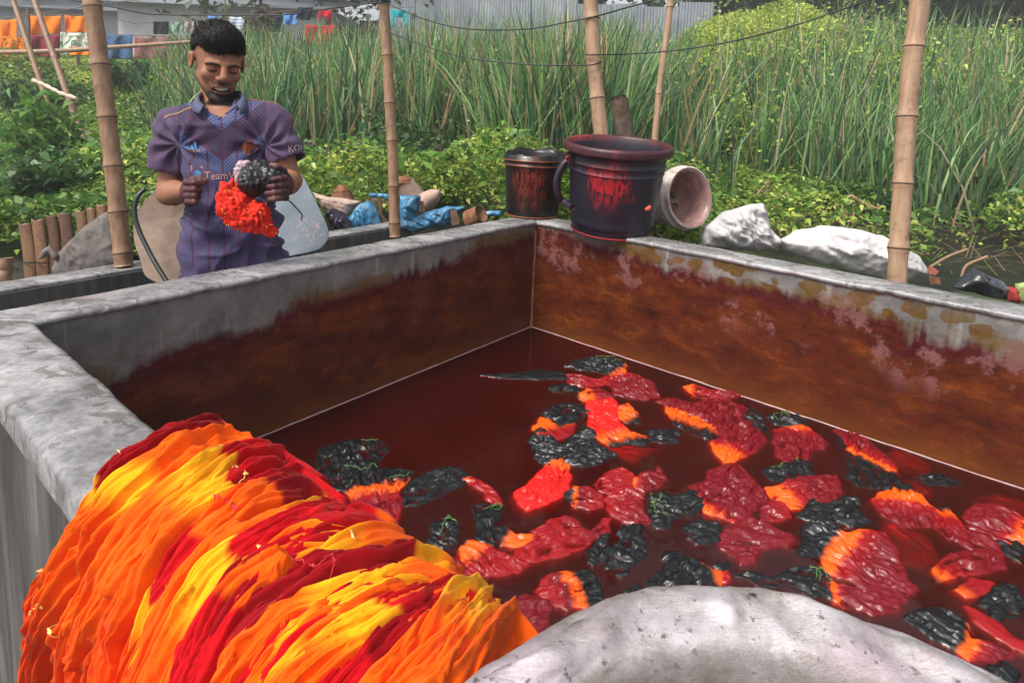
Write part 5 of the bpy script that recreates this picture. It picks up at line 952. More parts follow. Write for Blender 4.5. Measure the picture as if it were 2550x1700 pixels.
def reed_clumps(cx, cy, per, hmul, rng, tan=.16, spread=.12):
    m = len(cx); k = np.repeat(np.arange(m), per); n = len(k); x = cx[k]+rng.randn(n)*spread; y = cy[k]+rng.randn(n)*spread; g = gz_at(x, y)
    h = hmul[k]*(.55+.55*rng.rand(n)); isT = rng.rand(n) < tan
    col = np.where(isT[:, None], RT[rng.randint(0, 3, n)], RG[rng.randint(0, 5, n)]); col = np.clip(col*(1+.3*(rng.rand(n, 1)*2-1)), .01, .8)
    return blades(x, y, g, h, .016+.013*rng.rand(n), col, rng)
rng = np.random.RandomState(51)
def reed_dens(x, y):
    ax = x/y*FPX+CXP        # bearing as picture column
    left = sstep(360, 640, ax); mid = np.where(ax < 1650, 1., .5)*np.where((ax > 1560) & (ax < 2020), .4, 1.)
    near = np.where(ax < 700, 6.6, np.where(ax < 1250, 7.0, np.where(ax < 1650, 5.6, 6.0)))
    cl = fbm(vec3(x*.6, y*.6, 0*x), 55, 2); cl2 = sstep(.50, .60, fbm(vec3(x*1.1, y*1.1, 0*x), 57, 2))
    return left*mid*sstep(near-.3, near+.4, y)*sstep(13, 10.5, y)*np.where(ax > 1540, .03+.95*cl2, .35+.9*sstep(.35, .6, cl))
n = 9000; d = 5.2*(14/5.2)**rng.rand(n); x = d*(rng.rand(n)*2-1)*.9; ok = rng.rand(n) < reed_dens(x, d); cx, cy = x[ok], d[ok]
hm = 1.35+.55*rng.rand(len(cx))+.06*(cy-6)
col_ = cx/cy*FPX+CXP; hm = hm*np.interp(col_, [300, 450, 700, 1000, 1400, 1500, 1650, 2000, 2200, 2550], [.5, .66, .80, .95, .98, .90, .78, .74, .82, .80])
parts = [reed_clumps(cx, cy, 11, hm, rng)]
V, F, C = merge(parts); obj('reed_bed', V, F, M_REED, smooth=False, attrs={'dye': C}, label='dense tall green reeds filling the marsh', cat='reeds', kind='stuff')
# single reed clumps whose bases can be seen at the water's edge
for k, (px, py, h, nb, lb) in enumerate(((1885, 505, 1.55, 46, 'reed clump rising from the mud behind the crumpled sack'), (1962, 500, 1.6, 44, 'reed clump with pale yellow base left of the bent stem'), (1855, 490, 1.5, 30, 'reed clump with a tan dead stalk beside the fallen tub'), (2330, 535, 1.35, 36, 'slanting reed clump right of the right post'), (2115, 470, 1.2, 40, 'drooping dark reed clump left of the right post'), (2440, 505, 1.5, 40, 'reed clump near the right picture edge'), (2030, 440, 1.5, 40, 'reed clump behind the black water'), (1760, 470, 1.6, 44, 'reed clump just above the fallen tub'))):
    p = at_z(px, py, GZ-.05); rg = np.random.RandomState(60+k); root = thing('reed_clump', p, lb, 'reeds', 'reed clumps at the edge of the black water')
    x = p[0]+rg.randn(nb)*.05; y = p[1]+rg.randn(nb)*.05; isT = rg.rand(nb) < .15; col = np.where(isT[:, None], RT[rg.randint(0, 3, nb)], RG[rg.randint(0, 5, nb)]*1.1)
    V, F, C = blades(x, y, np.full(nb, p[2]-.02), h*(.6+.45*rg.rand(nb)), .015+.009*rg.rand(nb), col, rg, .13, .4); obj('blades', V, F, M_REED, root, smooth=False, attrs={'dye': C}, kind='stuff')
    V, F = sweep([p-[0, 0, .03], p+[0, 0, .12], p+[.01, 0, .28]], [.035, .03, .012], 8); obj('stalk', V, F, plain('pale_reed_base', (.30, .33, .12), .6), root)
# dead reed litter on the mud
rg = np.random.RandomState(77); n = 900; x = 1.5+rg.rand(n)*4.2; y = 4.0+rg.rand(n)*3.2; ok = outside(x, y); x, y = x[ok], y[ok]; n = len(x); az = rg.rand(n)*6.28; L = .10+.35*rg.rand(n); g = np.maximum(gz_at(x, y), GZ-.05)+.01
V = []; 
z0_ = g+rg.rand(n)*.02; z1_ = g+rg.rand(n)*.14; dx, dy = np.cos(az)*L/2, np.sin(az)*L/2; w = .004; V = np.stack([np.stack([x-dx-w*np.sin(az), y-dy+w*np.cos(az), z0_], -1), np.stack([x-dx+w*np.sin(az), y-dy-w*np.cos(az), z0_], -1), np.stack([x+dx+w*np.sin(az), y+dy-w*np.cos(az), z1_], -1), np.stack([x+dx-w*np.sin(az), y+dy+w*np.cos(az), z1_], -1)], 1).reshape(-1, 3)
obj('reed_litter', V, np.arange(4*n).reshape(n, 4), M_REED, smooth=False, attrs={'dye': np.repeat(vary((.22, .14, .08), n, rg), 4, 0)}, label='dead brown reed litter on the black mud', cat='litter', kind='stuff')
# ---- larger-leaved plants at left
def plant(name, px, py, d, h, nst, nl, lsize, cols, label, seed, cat='plant', group=None, spread=.25, asp=.5, up=.3):
    rg = np.random.RandomState(seed); p = at_d(px, py, d); p[2] = float(gz_at(np.array([p[0]]), np.array([p[1]]))[0]); root = thing(name, p, label, cat, group); st = []; LP = []
    for i in range(nst):
        az = rg.rand()*6.28; r = spread*math.sqrt(rg.rand()); top = p+[math.cos(az)*r*1.4, math.sin(az)*r*1.4, h*(.55+.5*rg.rand())]; q = spline([p+[math.cos(az)*r*.5, math.sin(az)*r*.5, 0], (p+top)/2+[0, 0, h*.1], top], 8); st.append(sweep(q, [.006]*6+[.004, .002], 5))
        u = rg.rand(nl)**.6; k = (u*6.99).astype(int); LP.append(q[k]+rg.randn(nl, 3)*lsize*.75)
    V, F = join(st); obj('stems', V, F, plain('green_stem', (.10, .12, .05), .6), root, kind='stuff'); LP = np.concatenate(LP); col = vary(np.asarray(cols)[rg.randint(0, len(cols), len(LP))], len(LP), rg, .3)
    V, F, C = leaf_mesh(LP, lsize*(.6+.8*rg.rand(len(LP))), col, rg, up, asp); obj('leaves', V, F, M_LEAF, root, smooth=False, attrs={'dye': C}, kind='stuff')
DK = [(.04, .09, .027), (.06, .14, .033), (.09, .19, .045)]; LG = [(.11, .25, .035), (.16, .32, .05), (.09, .2, .035)]
GP = 'bushy plants left of the thick post'
for k, a in enumerate(((60, 560, 4.4, .42, 16, 50, .07, DK, 'dark leafy bush at the left edge behind the stakes'), (170, 540, 4.6, .5, 20, 50, .075, DK, 'broad dark leafy bush between the stakes and the thick post'), (250, 500, 5.2, .36, 12, 40, .065, LG, 'bright leafy plant right beside the thick post'), (90, 440, 5.6, .85, 12, 30, .15, LG, 'tall narrow-leaved plant at left with long bright leaves'), (165, 430, 5.8, .75, 10, 30, .14, LG, 'second long-leaved plant just right of the tall one'), (40, 330, 8.5, .6, 18, 50, .08, DK, 'rounded dark bush far left under the canes'), (130, 320, 8.8, .55, 16, 50, .08, DK, 'rounded dark bush behind the first leaning cane'), (330, 300, 9.5, .75, 20, 60, .085, DK, 'dark bush right of the thick post near the reeds'), (720, 430, 6.2, .55, 14, 40, .06, LG, 'bright leafy plant right of the man above the metal sheet'), (1000, 400, 6.4, .8, 18, 50, .07, DK, 'dark leafy bush right of the slim post'), (1100, 430, 5.6, .5, 16, 50, .06, LG, 'bright leafy plant left of the small pail'), (2150, 330, 7.5, .8, 18, 50, .07, LG, 'bright leafy plant left of the right post'), (2460, 400, 6.4, .7, 20, 50, .06, LG, 'bright leafy plant at the right picture edge'), (2360, 300, 8.0, .9, 20, 50, .07, DK, 'dark leafy plant right of the right post'))):
    plant('leafy_bush', *a, seed=90+k, group=GP if k < 8 else 'bushy plants among the reeds', asp=.3 if 'long' in a[8] else .6, spread=.38 if k not in (3, 4) else .2)
# ---- trees: some far in the haze, tall ones behind whose crowns rise above the picture
M_BARK = plain('bark', (.07, .055, .045), .9, var=.4, sc=20, bump=.6); M_TLEAF = leaf_mat('tree_leaf', .5, .25)
def tree(x, y, h, cr, label, seed, nleaf=4200, ls=.20, cols=((.03, .06, .02), (.045, .085, .025), (.06, .10, .03)), zc=.62, flat=.75):
    rg = np.random.RandomState(seed); p = np.array([x, y, GZ-.1]); root = thing('tree', p, label, 'tree', 'trees behind the marsh'); tip = p+[rg.randn()*.3, rg.randn()*.3, h*.8]
    pr = []; tr = spline([p, p+(tip-p)*.4+[rg.randn()*.2, rg.randn()*.2, 0], tip], 16); pr.append(sweep(tr, np.linspace(.028*h+.03, .03, 16), 9)); cl = []
    for i in range(16):
        k = 5+rg.randint(0, 10); az = rg.rand()*6.28; L = cr*(.5+.55*rg.rand()); e = tr[k]+[math.cos(az)*L, math.sin(az)*L, L*(.15+.6*rg.rand())]
        q = spline([tr[k], (tr[k]+e)/2+[0, 0, .12*L], e], 8); pr.append(sweep(q, np.linspace(.010*h, .015, 8), 6)); cl += [q[5], q[7], q[7]+rg.randn(3)*cr*.22, q[6]+rg.randn(3)*cr*.22]
    V, F = join(pr); obj('trunk', V, F, M_BARK, root, kind='stuff'); cl = np.array(cl); k = rg.randint(0, len(cl), nleaf); P = cl[k]+rg.randn(nleaf, 3)*cr*np.array([.17, .17, .13]); col = vary(np.asarray(cols)[rg.randint(0, len(cols), nleaf)], nleaf, rg, .35)*(.8+.4*vnoise(vec3(k*3.3, 0, 0), 3))[:, None]
    V, F, C = leaf_mesh(P, ls*(.6+.8*rg.rand(nleaf)), col, rg, .2, .6); obj('crown', V, F, M_TLEAF, root, smooth=False, attrs={'dye': C}, kind='stuff')
TR = [(-17, 22, 16, 5.2, 'tree at the far left behind the drying lines'), (-11.5, 23, 17, 5.5, 'second tall tree from the left in the haze'), (-6.5, 22, 17, 5.5, 'tall tree in the haze left of the slim post'), (-2.0, 23, 18, 5.8, 'tall tree in the haze right of the slim post'), (2.6, 22, 17, 5.4, 'tall tree in the haze behind the pale post'), (7.0, 20, 8.5, 3.6, 'dark tree behind the thin bamboo cane'), (10.5, 18, 7.5, 3.3, 'dark tree left of the right post'), (13.5, 17, 7, 3.2, 'dark tree right of the right post'), (17, 17, 7, 3.2, 'dark tree at the far right')]
for k, a in enumerate(TR): tree(*a, seed=120+k, nleaf=12000, ls=.27)

for k, (x, y, h, cr, lb) in enumerate(((5.2, 15.5, 2.6, 1.5, 'dark shrub behind the thin bamboo cane'), (7.4, 15.0, 2.8, 1.6, 'dark shrub left of the right post'), (9.6, 15.8, 3.0, 1.6, 'dark shrub behind the wood pile'), (11.8, 15.8, 3.0, 1.7, 'dark shrub right of the wood pile'), (14.2, 16, 3.0, 1.7, 'dark shrub at the right picture edge'))): tree(x, y, h, cr, lb, 140+k, 5200, .13, zc=.4)
# ================================================================ drying lines and far buildings
def lau_mat(name, c1, c2=None, sc=18, kind='n'):
    t = NT(name); p = t.objc(); c1 = np.asarray(c1)
    if c2 is None: c = t.ramp(t.noise(p, 8, 4), [(.3, c1*.8), (.7, c1*1.1)])
    elif kind == 'c':
        s = t.sep(p); f = t.math('MAXIMUM', t.mr(t.math('SINE', t.math('MULTIPLY', s[0], 70)), .2, .5), t.mr(t.math('SINE', t.math('MULTIPLY', s[2], 70)), .2, .5)); c = t.mix(f, c1, c2)
    elif kind == 's': s = t.sep(p); c = t.mix(t.mr(t.math('SINE', t.math('MULTIPLY', s[2], 90)), .2, .5), c1, c2)
    else: c = t.mix(t.mr(t.noise(p, sc, 3, .6, 1.), .5, .56), c1, c2)
    return t.done(t.bsdf(c, .85, .1))
_lc = [0]
def laundry(x0, y0, x1, y1, d, m, label, shape=None, name='hanging_cloth', cat='hanging cloth', skew=0):
    _lc[0] += 1; k = _lc[0]; nx, ny = 22, 14; u = np.linspace(0, 1, nx); v = np.linspace(0, 1, ny); U, Vv = np.meshgrid(u, v, indexing='ij')
    X = x0+(x1-x0)*U+skew*Vv; Y = y0+(y1-y0)*Vv+(y1-y0)*.05*np.sin(U*3.1)*(1-Vv)+(y1-y0)*.06*(vnoise(vec3(U*4, k, 0), 3)-.5)*Vv
    dep = d+.05*np.sin(U*9+k+2*Vv)*Vv**.5+.05*(vnoise(vec3(U*7, Vv*2, k), 5)-.5)
    P = np.stack([OV+ray(a, b)*c for a, b, c in zip(X.ravel(), Y.ravel(), dep.ravel())]); F = grid_faces(nx, ny)
    if shape is not None: uc = (U.ravel()[F].mean(1)); vc = Vv.ravel()[F].mean(1); F = F[shape(uc, vc)]
    o = obj(name, P, F, m, label=label, cat=cat, group='washing hung on the lines'); md = o.modifiers.new('t', 'SOLIDIFY'); md.thickness = .006; return o
ORC = s2l((255, 120, 20)); 
mo = lau_mat('orange_cloth', (.85, .20, .012)); mop = lau_mat('orange_brown_print', (.75, .22, .015), (.12, .035, .01), 26); mma = lau_mat('maroon_print', (.16, .012, .03), (.30, .05, .05), 40); mwp = lau_mat('white_green_print', (.62, .62, .55), (.12, .22, .12), 9)
mbl = lau_mat('blue_grey_cloth', (.06, .12, .22), (.03, .06, .13), 10); mch = lau_mat('checked_blanket', (.16, .14, .13), (.30, .07, .07), 1, 'c'); mdk = lau_mat('dark_navy', (.012, .016, .028)); mbk = lau_mat('black_cloth', (.012, .012, .014)); mgr = lau_mat('pale_green', (.22, .36, .30)); mpk = lau_mat('pale_pink', (.40, .28, .30)); mws = lau_mat('white_blue_stripe', (.55, .60, .68), (.25, .33, .5), 1, 's'); mb2 = lau_mat('sky_blue', (.10, .25, .58)); mrd = lau_mat('red_cloth', (.48, .015, .03)); mmr = lau_mat('dark_maroon', (.05, .018, .03)); mte = lau_mat('teal_cloth', (.02, .32, .36)); mte2 = lau_mat('teal_dark_blanket', (.04, .10, .09), (.25, .06, .05), 14)
laundry(-12, 46, 42, 158, 11.8, mo, 'orange cloth at the left picture edge'); laundry(9, 90, 74, 157, 11.4, mop, 'orange cloth with brown print at far left')
laundry(76, 40, 152, 86, 11.8, mo, 'plain orange cloth between the two leaning canes'); laundry(78, 87, 149, 144, 11.5, mma, 'maroon printed cloth below the orange one')
laundry(161, 39, 222, 82, 11.8, mo, 'plain orange cloth left of the thick post'); laundry(150, 80, 220, 136, 11.5, mwp, 'white and green printed cloth left of the thick post'); laundry(174, 118, 222, 138, 11.3, mo, 'orange hem under the white printed cloth')
laundry(266, 85, 330, 148, 11.6, mbl, 'blue grey cloth right of the thick post'); laundry(335, 92, 422, 146, 11.6, mch, 'red and grey checked blanket'); laundry(417, 94, 475, 148, 11.7, mte2, 'dark green and red blanket left of the head of the man')
laundry(382, 53, 421, 86, 12.6, mbk, 'black cloth on the upper line'); laundry(422, 56, 454, 80, 12.6, mgr, 'pale green cloth on the upper line'); laundry(455, 54, 483, 80, 12.6, mpk, 'pale pink cloth on the upper line'); laundry(484, 50, 521, 84, 12.6, mbk, 'black cloth just left of the head of the man')
laundry(519, 40, 552, 64, 13.0, mb2, 'blue cloth above the head of the man'); laundry(569, 41, 610, 100, 13.0, mws, 'white and blue striped cloth behind the head of the man'); laundry(609, 44, 637, 66, 13, mbk, 'black cloth right of the striped one'); laundry(606, 60, 669, 112, 12.6, mdk, 'navy cloth right of the head of the man')
laundry(673, 40, 706, 80, 13, mdk, 'navy cloth beside the sky blue one'); laundry(704, 34, 743, 62, 13, mb2, 'sky blue cloth on the line'); laundry(743, 18, 780, 50, 13, mdk, 'navy cloth high on the line', skew=-8)
laundry(761, 62, 838, 114, 12.4, mrd, 'large red cloth hanging among the reed tops')
laundry(793, 26, 828, 62, 12.6, mrd, 'red shirt hanging above the large red cloth', shape=lambda u, v: (v < .45) | (u > .68) | (u < .22)*(v < .8), name='hanging_shirt', cat='shirt')
laundry(838, 61, 896, 99, 12.8, mdk, 'dark cloth right of the large red one'); laundry(896, 50, 944, 98, 12.8, mmr, 'dark maroon cloth left of the slim post')
laundry(973, 24, 1016, 66, 12.4, mte, 'teal shirt right of the slim post', shape=lambda u, v: (v < .5) | (u < .25) | (u > .75), name='hanging_shirt', cat='shirt')
rg = np.random.RandomState(5); n = 500; base = at_d(650, 70, 11.5); P_ = base+np.stack([rg.randn(n)*.09, rg.randn(n)*.09, rg.randn(n)*.18], -1); V, F, C = leaf_mesh(P_, .10+.12*rg.rand(n), vary((.13, .10, .07), n, rg), rg, -.2, .3, .5)
rt = thing('dry_leaf_bundle', base-[0, 0, .3], 'bundle of dry leaves tied on a post right of the man', 'leaves'); obj('leaves', V, F, M_REED, rt, smooth=False, attrs={'dye': C}, kind='stuff'); V, F = sweep([base-[0, 0, 1.2], base+[0, 0, .5]], .03, 8); obj('post', V, F, M_BAMD, rt)
for pts, lb in (([(60, 41, 11.9), (230, 38, 11.9), (340, 60, 12.2)], 'drying line that holds the orange cloths'), ([(330, 58, 12.7), (460, 54, 12.7), (600, 40, 13.05), (780, 22, 13.05), (830, 24, 12.8), (1030, 18, 12.5)], 'long drying line behind the man and slim post'), ([(255, 86, 11.7), (480, 93, 11.8)], 'lower drying line with blankets')):
    wire([at_d(*p) for p in pts], .008, M_STRING, lb, 40)
# tin fence and sheds far behind
t = NT('corrugated_tin'); p = t.objc(); n = t.noise(p, 1.2, 5, .6); M_TIN = t.done(t.bsdf(t.ramp(n, [(.3, (.20, .23, .27)), (.6, (.32, .35, .39)), (.8, (.42, .44, .46))]), .5, .4, None, .2))
def tin_fence(x0, x1, y0, y1, h, label, seed, m=M_TIN):
    rg = np.random.RandomState(seed); L = math.hypot(x1-x0, y1-y0); n = int(L/.85); d = np.array([x1-x0, y1-y0, 0])/L; nr = np.array([-d[1], d[0], 0]); root = thing('tin_fence', (x0, y0, GZ), label, 'fence')
    for i in range(n):
        hh = h*(.95+.1*rg.rand()); q = np.linspace(0, .86, 40); off = .012*np.sin(q*2*math.pi/.076)+.02*(i % 2); A = np.array([x0, y0, 0])+d*(i*.85+q)[:, None]+nr*off[:, None]
        V = np.concatenate([A+[0, 0, GZ-.1], A+[0, 0, GZ+hh]]); F = np.stack([np.arange(39), np.arange(1, 40), np.arange(41, 80), np.arange(40, 79)], -1); o = obj('tin_sheet', V, F, m, root, smooth=True)
tin_fence(-3.6, 5.6, 17.0, 16.0, 3.6, 'long blue grey corrugated tin fence behind the reeds', 3)
t = NT('whitewashed_wall'); p = t.objc(); n = t.noise(p, .9, 6, .65); M_WHITE = t.done(t.bsdf(t.ramp(n, [(.3, (.38, .39, .40)), (.6, (.55, .56, .56)), (.8, (.66, .66, .65))]), .8, .2))
def shed(x, y, w, dp, h, label, m, seed):
    root = thing('shed', (x, y, GZ), label, 'shed'); B = lambda n, x0, x1, y0, y1, z0, z1, mm: obj(n, *box_vf(np.array([(a, b, z) for z in (z0, z1) for a, b in ((x0, y0), (x1, y0), (x1, y1), (x0, y1))], float)), mm, root, smooth=False)
    B('wall', x-w/2, x+w/2, y, y+dp, GZ-.1, GZ+h, m); V, F = box_vf(np.array([(x-w/2-.3, y-.5, GZ+h-.15), (x+w/2+.3, y-.5, GZ+h-.15), (x+w/2+.3, y+dp+.3, GZ+h+.75), (x-w/2-.3, y+dp+.3, GZ+h+.75), (x-w/2-.3, y-.5, GZ+h-.08), (x+w/2+.3, y-.5, GZ+h-.08), (x+w/2+.3, y+dp+.3, GZ+h+.82), (x-w/2-.3, y+dp+.3, GZ+h+.82)])); obj('roof', V, F, M_TIN, root, smooth=False)
    B('window', x-w*.22, x-w*.05, y-.03, y+.02, GZ+1.2, GZ+2.2, mdk); B('door', x+w*.15, x+w*.32, y-.03, y+.02, GZ, GZ+2.05, M_BOARDS)
shed(-8.6, 18.5, 6.0, 4, 3.4, 'pale whitewashed shed in the haze behind the washing lines', M_WHITE, 1); shed(-15.5, 20, 6, 4, 3.3, 'grey shed in the haze at the far left', M_TIN, 2)
# log pile at the right
rootp = None
for i in range(14):
    y = 14.0+.12*(i % 3); x = 9.6+.0*i; z = GZ+1.35+.16*(i//4)+.02*i; V, F = sweep([np.array([x-1.2+.3*math.sin(i*2), y+.17*(i % 4), z]), np.array([x+2.6+.4*math.sin(i*3.3), y+.17*(i % 4)+.3, z+.12*math.sin(i)])], .07+.02*math.sin(i*1.7), 8)
    obj('stacked_log', V, F, M_LOG if i % 2 else M_BOARDS, label=f"{['bottom','second','third','fourth','fifth','sixth','seventh','eighth','ninth','tenth','eleventh','twelfth','thirteenth','top'][i]} log from below in the wood pile, {'pale' if i % 2 else 'dark'}", cat='log', group='logs of the wood pile')
V, F = box_vf(np.array([(a, b, z) for z in (GZ-.1, GZ+1.3) for a, b in ((8.2, 13.9), (13, 13.9), (13, 15.2), (8.2, 15.2))], float)); obj('earth_bank', V, F, M_GROUND, smooth=False, kind='structure')
# ================================================================ the man, built from blended volumes
class Field:
    def __init__(s, lo, hi, res):
        s.lo = np.asarray(lo, float); s.res = res; s.n = np.ceil((np.asarray(hi)-s.lo)/res).astype(int)+1; s.a = np.full(s.n, .25, np.float32)
    def sub(s, lo, hi):
        i0 = np.clip(np.floor((np.asarray(lo)-s.lo)/s.res).astype(int), 0, s.n); i1 = np.clip(np.ceil((np.asarray(hi)-s.lo)/s.res).astype(int)+1, 0, s.n); sl = tuple(slice(a, b) for a, b in zip(i0, i1))
        ax = [s.lo[k]+s.res*np.arange(i0[k], i1[k]) for k in range(3)]; return sl, np.stack(np.meshgrid(*ax, indexing='ij'), -1)
    def comb(s, fn, lo, hi, k=.012, op='+', pad=.04):
        sl, P = s.sub(np.asarray(lo)-pad, np.asarray(hi)+pad)
        if P.size == 0: return
        b = fn(P); a = s.a[sl]
        if op == '+': h = np.clip(.5+.5*(b-a)/k, 0, 1); s.a[sl] = b+(a-b)*h-k*h*(1-h)
        elif op == '-': b = -b; h = np.clip(.5-.5*(b-a)/k, 0, 1); s.a[sl] = b+(a-b)*h+k*h*(1-h)
        elif op == '&': s.a[sl] = np.maximum(a, b)
    def cone(s, p, q, r0, r1, k=.012, op='+', flat=None):
        p, q = np.asarray(p, float), np.asarray(q, float); d = q-p; L2 = d@d+1e-12
        def fn(P): t = np.clip(((P-p)@d)/L2, 0, 1); return np.linalg.norm(P-p-t[..., None]*d, axis=-1)-(r0+(r1-r0)*t)
        R = max(r0, r1); s.comb(fn, np.minimum(p, q)-R, np.maximum(p, q)+R, k, op)
    def chain(s, pts, rs, k=.006, op='+'):
        for i in range(len(pts)-1): s.cone(pts[i], pts[i+1], rs[i], rs[i+1], k, op)
    def ell(s, c, r, M=None, k=.012, op='+'):
        c = np.asarray(c, float); r = np.asarray(r, float); M = np.eye(3) if M is None else M      # columns = local axes
        def fn(P): q = (P-c)@M; k0 = np.linalg.norm(q/r, axis=-1); k1 = np.linalg.norm(q/r**2, axis=-1); return k0*(k0-1)/(k1+1e-9)
        R = r.max(); s.comb(fn, c-R, c+R, k, op)
    def nets(s):
        a = s.a; S = a < 0; nx, ny, nz = a.shape; cnt = np.zeros((nx-1, ny-1, nz-1), np.int8)
        for i in (0, 1):
            for j in (0, 1):
                for k in (0, 1): cnt += S[i:nx-1+i, j:ny-1+j, k:nz-1+k]
        act = (cnt > 0) & (cnt < 8); idx = np.argwhere(act); ids = -np.ones(act.shape, np.int64); ids[act] = np.arange(len(idx)); V = np.zeros((len(idx), 3)); W = np.zeros(len(idx)); cor = [(i, j, k) for i in (0, 1) for j in (0, 1) for k in (0, 1)]
        for e, c0 in enumerate(cor):
            for c1 in cor[e+1:]:
                if sum(abs(p-q) for p, q in zip(c0, c1)) != 1: continue
                A = a[idx[:, 0]+c0[0], idx[:, 1]+c0[1], idx[:, 2]+c0[2]]; B = a[idx[:, 0]+c1[0], idx[:, 1]+c1[1], idx[:, 2]+c1[2]]; m = (A < 0) != (B < 0); t = np.where(m, A/np.where(m, A-B, 1), 0)
                V += m[:, None]*(np.array(c0)+t[:, None]*(np.array(c1)-np.array(c0))); W += m
        V = (V/W[:, None]+idx)*s.res+s.lo; F = []
        for ax in range(3):
            u, v = (ax+1) % 3, (ax+2) % 3; sl0 = [slice(None)]*3; sl1 = [slice(None)]*3; sl0[ax] = slice(0, -1); sl1[ax] = slice(1, None); s0, s1 = S[tuple(sl0)], S[tuple(sl1)]; e = np.argwhere(s0 != s1); e = e[(e[:, u] > 0) & (e[:, v] > 0) & (e[:, u] < a.shape[u]-1) & (e[:, v] < a.shape[v]-1)]
            if len(e) == 0: continue
            q = []
            for du, dv in ((-1, -1), (0, -1), (0, 0), (-1, 0)):
                g = e.copy(); g[:, u] += du; g[:, v] += dv; q.append(ids[g[:, 0], g[:, 1], g[:, 2]])
            q = np.stack(q, -1); fl = ~s0[e[:, 0], e[:, 1], e[:, 2]]; q[fl] = q[fl][:, ::-1]; F.append(q)
        return V, np.concatenate(F)
def relax(V, F, n=2, lam=.5):
    e = np.concatenate([F[:, [0, 1]], F[:, [1, 2]], F[:, [2, 3]], F[:, [3, 0]]]); e = np.concatenate([e, e[:, ::-1]]); c = np.bincount(e[:, 0], minlength=len(V))[:, None]
    for _ in range(n):
        s = np.stack([np.bincount(e[:, 0], weights=V[e[:, 1], i], minlength=len(V)) for i in range(3)], -1); V = V+lam*(s/np.maximum(c, 1)-V)
    return V
def normals(V, F):
    n = np.cross(V[F[:, 2]]-V[F[:, 0]], V[F[:, 3]]-V[F[:, 1]]); N = np.zeros_like(V)
    for k in range(4):
        for i in range(3): N[:, i] += np.bincount(F[:, k], weights=n[:, i], minlength=len(V))
    return N/(np.linalg.norm(N, axis=1)[:, None]+1e-12)
D0 = 1.93
def pp(x, y, dd=0.): return at_d(x, y, D0+dd)
PX = D0/FPX                                     # metres per picture pixel at the man
TW = -ray(560, 300); TW[2] = 0; TW /= np.linalg.norm(TW)                       # towards the camera, level
EX = np.cross(TW, [0, 0, 1]); EX = -EX if EX[0] < 0 else EX; EZ = np.array([0, 0, 1.])
man = thing('person', (pp(575, 600)[0], pp(575, 600)[1], 0), 'man in purple football shirt smiling down at red and black cloth in his hands', 'person')
# head frame
yaw, pit, rol = math.radians(10), math.radians(18), math.radians(3)
f0 = TW*math.cos(yaw)+EX*math.sin(yaw); x0 = EX*math.cos(yaw)-TW*math.sin(yaw)
HY = f0*math.cos(pit)-EZ*math.sin(pit); HZ = EZ*math.cos(pit)+f0*math.sin(pit); HX = x0
HX, HZ = HX*math.cos(rol)-HZ*math.sin(rol), HZ*math.cos(rol)+HX*math.sin(rol)
HM = np.stack([HX, HY, HZ], -1); H0 = pp(543, 152, .02)
hd = lambda x, y, z: H0+HX*x+HY*y+HZ*z
def head_into(B):
    B.ell(hd(0, -.014, .034), (.071, .090, .080), HM, .01); B.ell(hd(0, .030, -.024), (.056, .060, .078), HM, .02)
    for sx in (-1, 1):
        B.cone(hd(sx*.045, .006, -.046), hd(sx*.017, .068, -.098), .018, .015, .018); B.ell(hd(sx*.036, .066, -.026), (.021, .016, .017), HM, .016)
        B.cone(hd(sx*.012, .086, .016), hd(sx*.043, .074, .012), .0095, .009, .010)
        B.ell(hd(sx*.030, .097, -.004), (.0165, .014, .0095), HM, .009, '-'); B.ell(hd(sx*.030, .073, -.003), (.0155, .0155, .0125), HM, .003)
        B.ell(hd(sx*.0135, .099, -.028), (.0085, .010, .0075), HM, .006)
        B.ell(hd(sx*.074, -.004, -.006), (.008, .016, .027), HM, .006); B.ell(hd(sx*.081, .000, -.004), (.006, .009, .016), HM, .004, '-'); B.cone(hd(sx*.078, -.015, .014), hd(sx*.079, -.014, -.010), .0045, .004, .005)
    B.ell(hd(0, .078, -.102), (.021, .018, .018), HM, .012)
    B.cone(hd(0, .089, .012), hd(0, .110, -.020), .0085, .0115, .009); B.ell(hd(0, .109, -.023), (.0125, .011, .0105), HM, .006)
    B.ell(hd(0, .083, -.058), (.029, .015, .022), HM, .012)
    B.chain([hd(-.032, .076, -.0475), hd(-.014, .095, -.0535), hd(0, .0985, -.0540), hd(.014, .095, -.0535), hd(.032, .076, -.0475)], [.0035, .005, .005, .005, .0035], .004)
    B.chain([hd(-.030, .077, -.0515), hd(-.014, .092, -.0720), hd(0, .0945, -.0765), hd(.014, .092, -.0720), hd(.030, .077, -.0515)], [.0035, .0055, .0065, .0055, .0035], .004)
    B.ell(hd(0, .102, -.0635), (.0270, .022, .0085), HM, .003, '-')
    B.cone(hd(0, -.038, -.05), pp(549, 275, .068), .047, .052, .012)
B = Field(np.array([pp(370, 0)[0]-.05, pp(560, 300)[1]-.55, -.01]), np.array([pp(770, 0)[0]+.08, pp(560, 300)[1]+.30, 1.68]), .0031)
head_into(B)
# trunk under the shirt
for p, q, r0, r1 in ((pp(549, 285, .065), pp(560, 335, .03), .052, .075), (pp(535, 335, .02), pp(550, 470, .025), .078, .082), (pp(590, 335, .02), pp(595, 470, .025), .078, .082), (pp(560, 470, .025), pp(560, 640, .025), .085, .09), (pp(595, 470, .025), pp(600, 640, .025), .085, .09), (pp(548, 285, .06), pp(448, 315, .025), .045, .045), (pp(548, 285, .06), pp(666, 305, .025), .045, .045)): B.cone(p, q, r0, r1, .03)
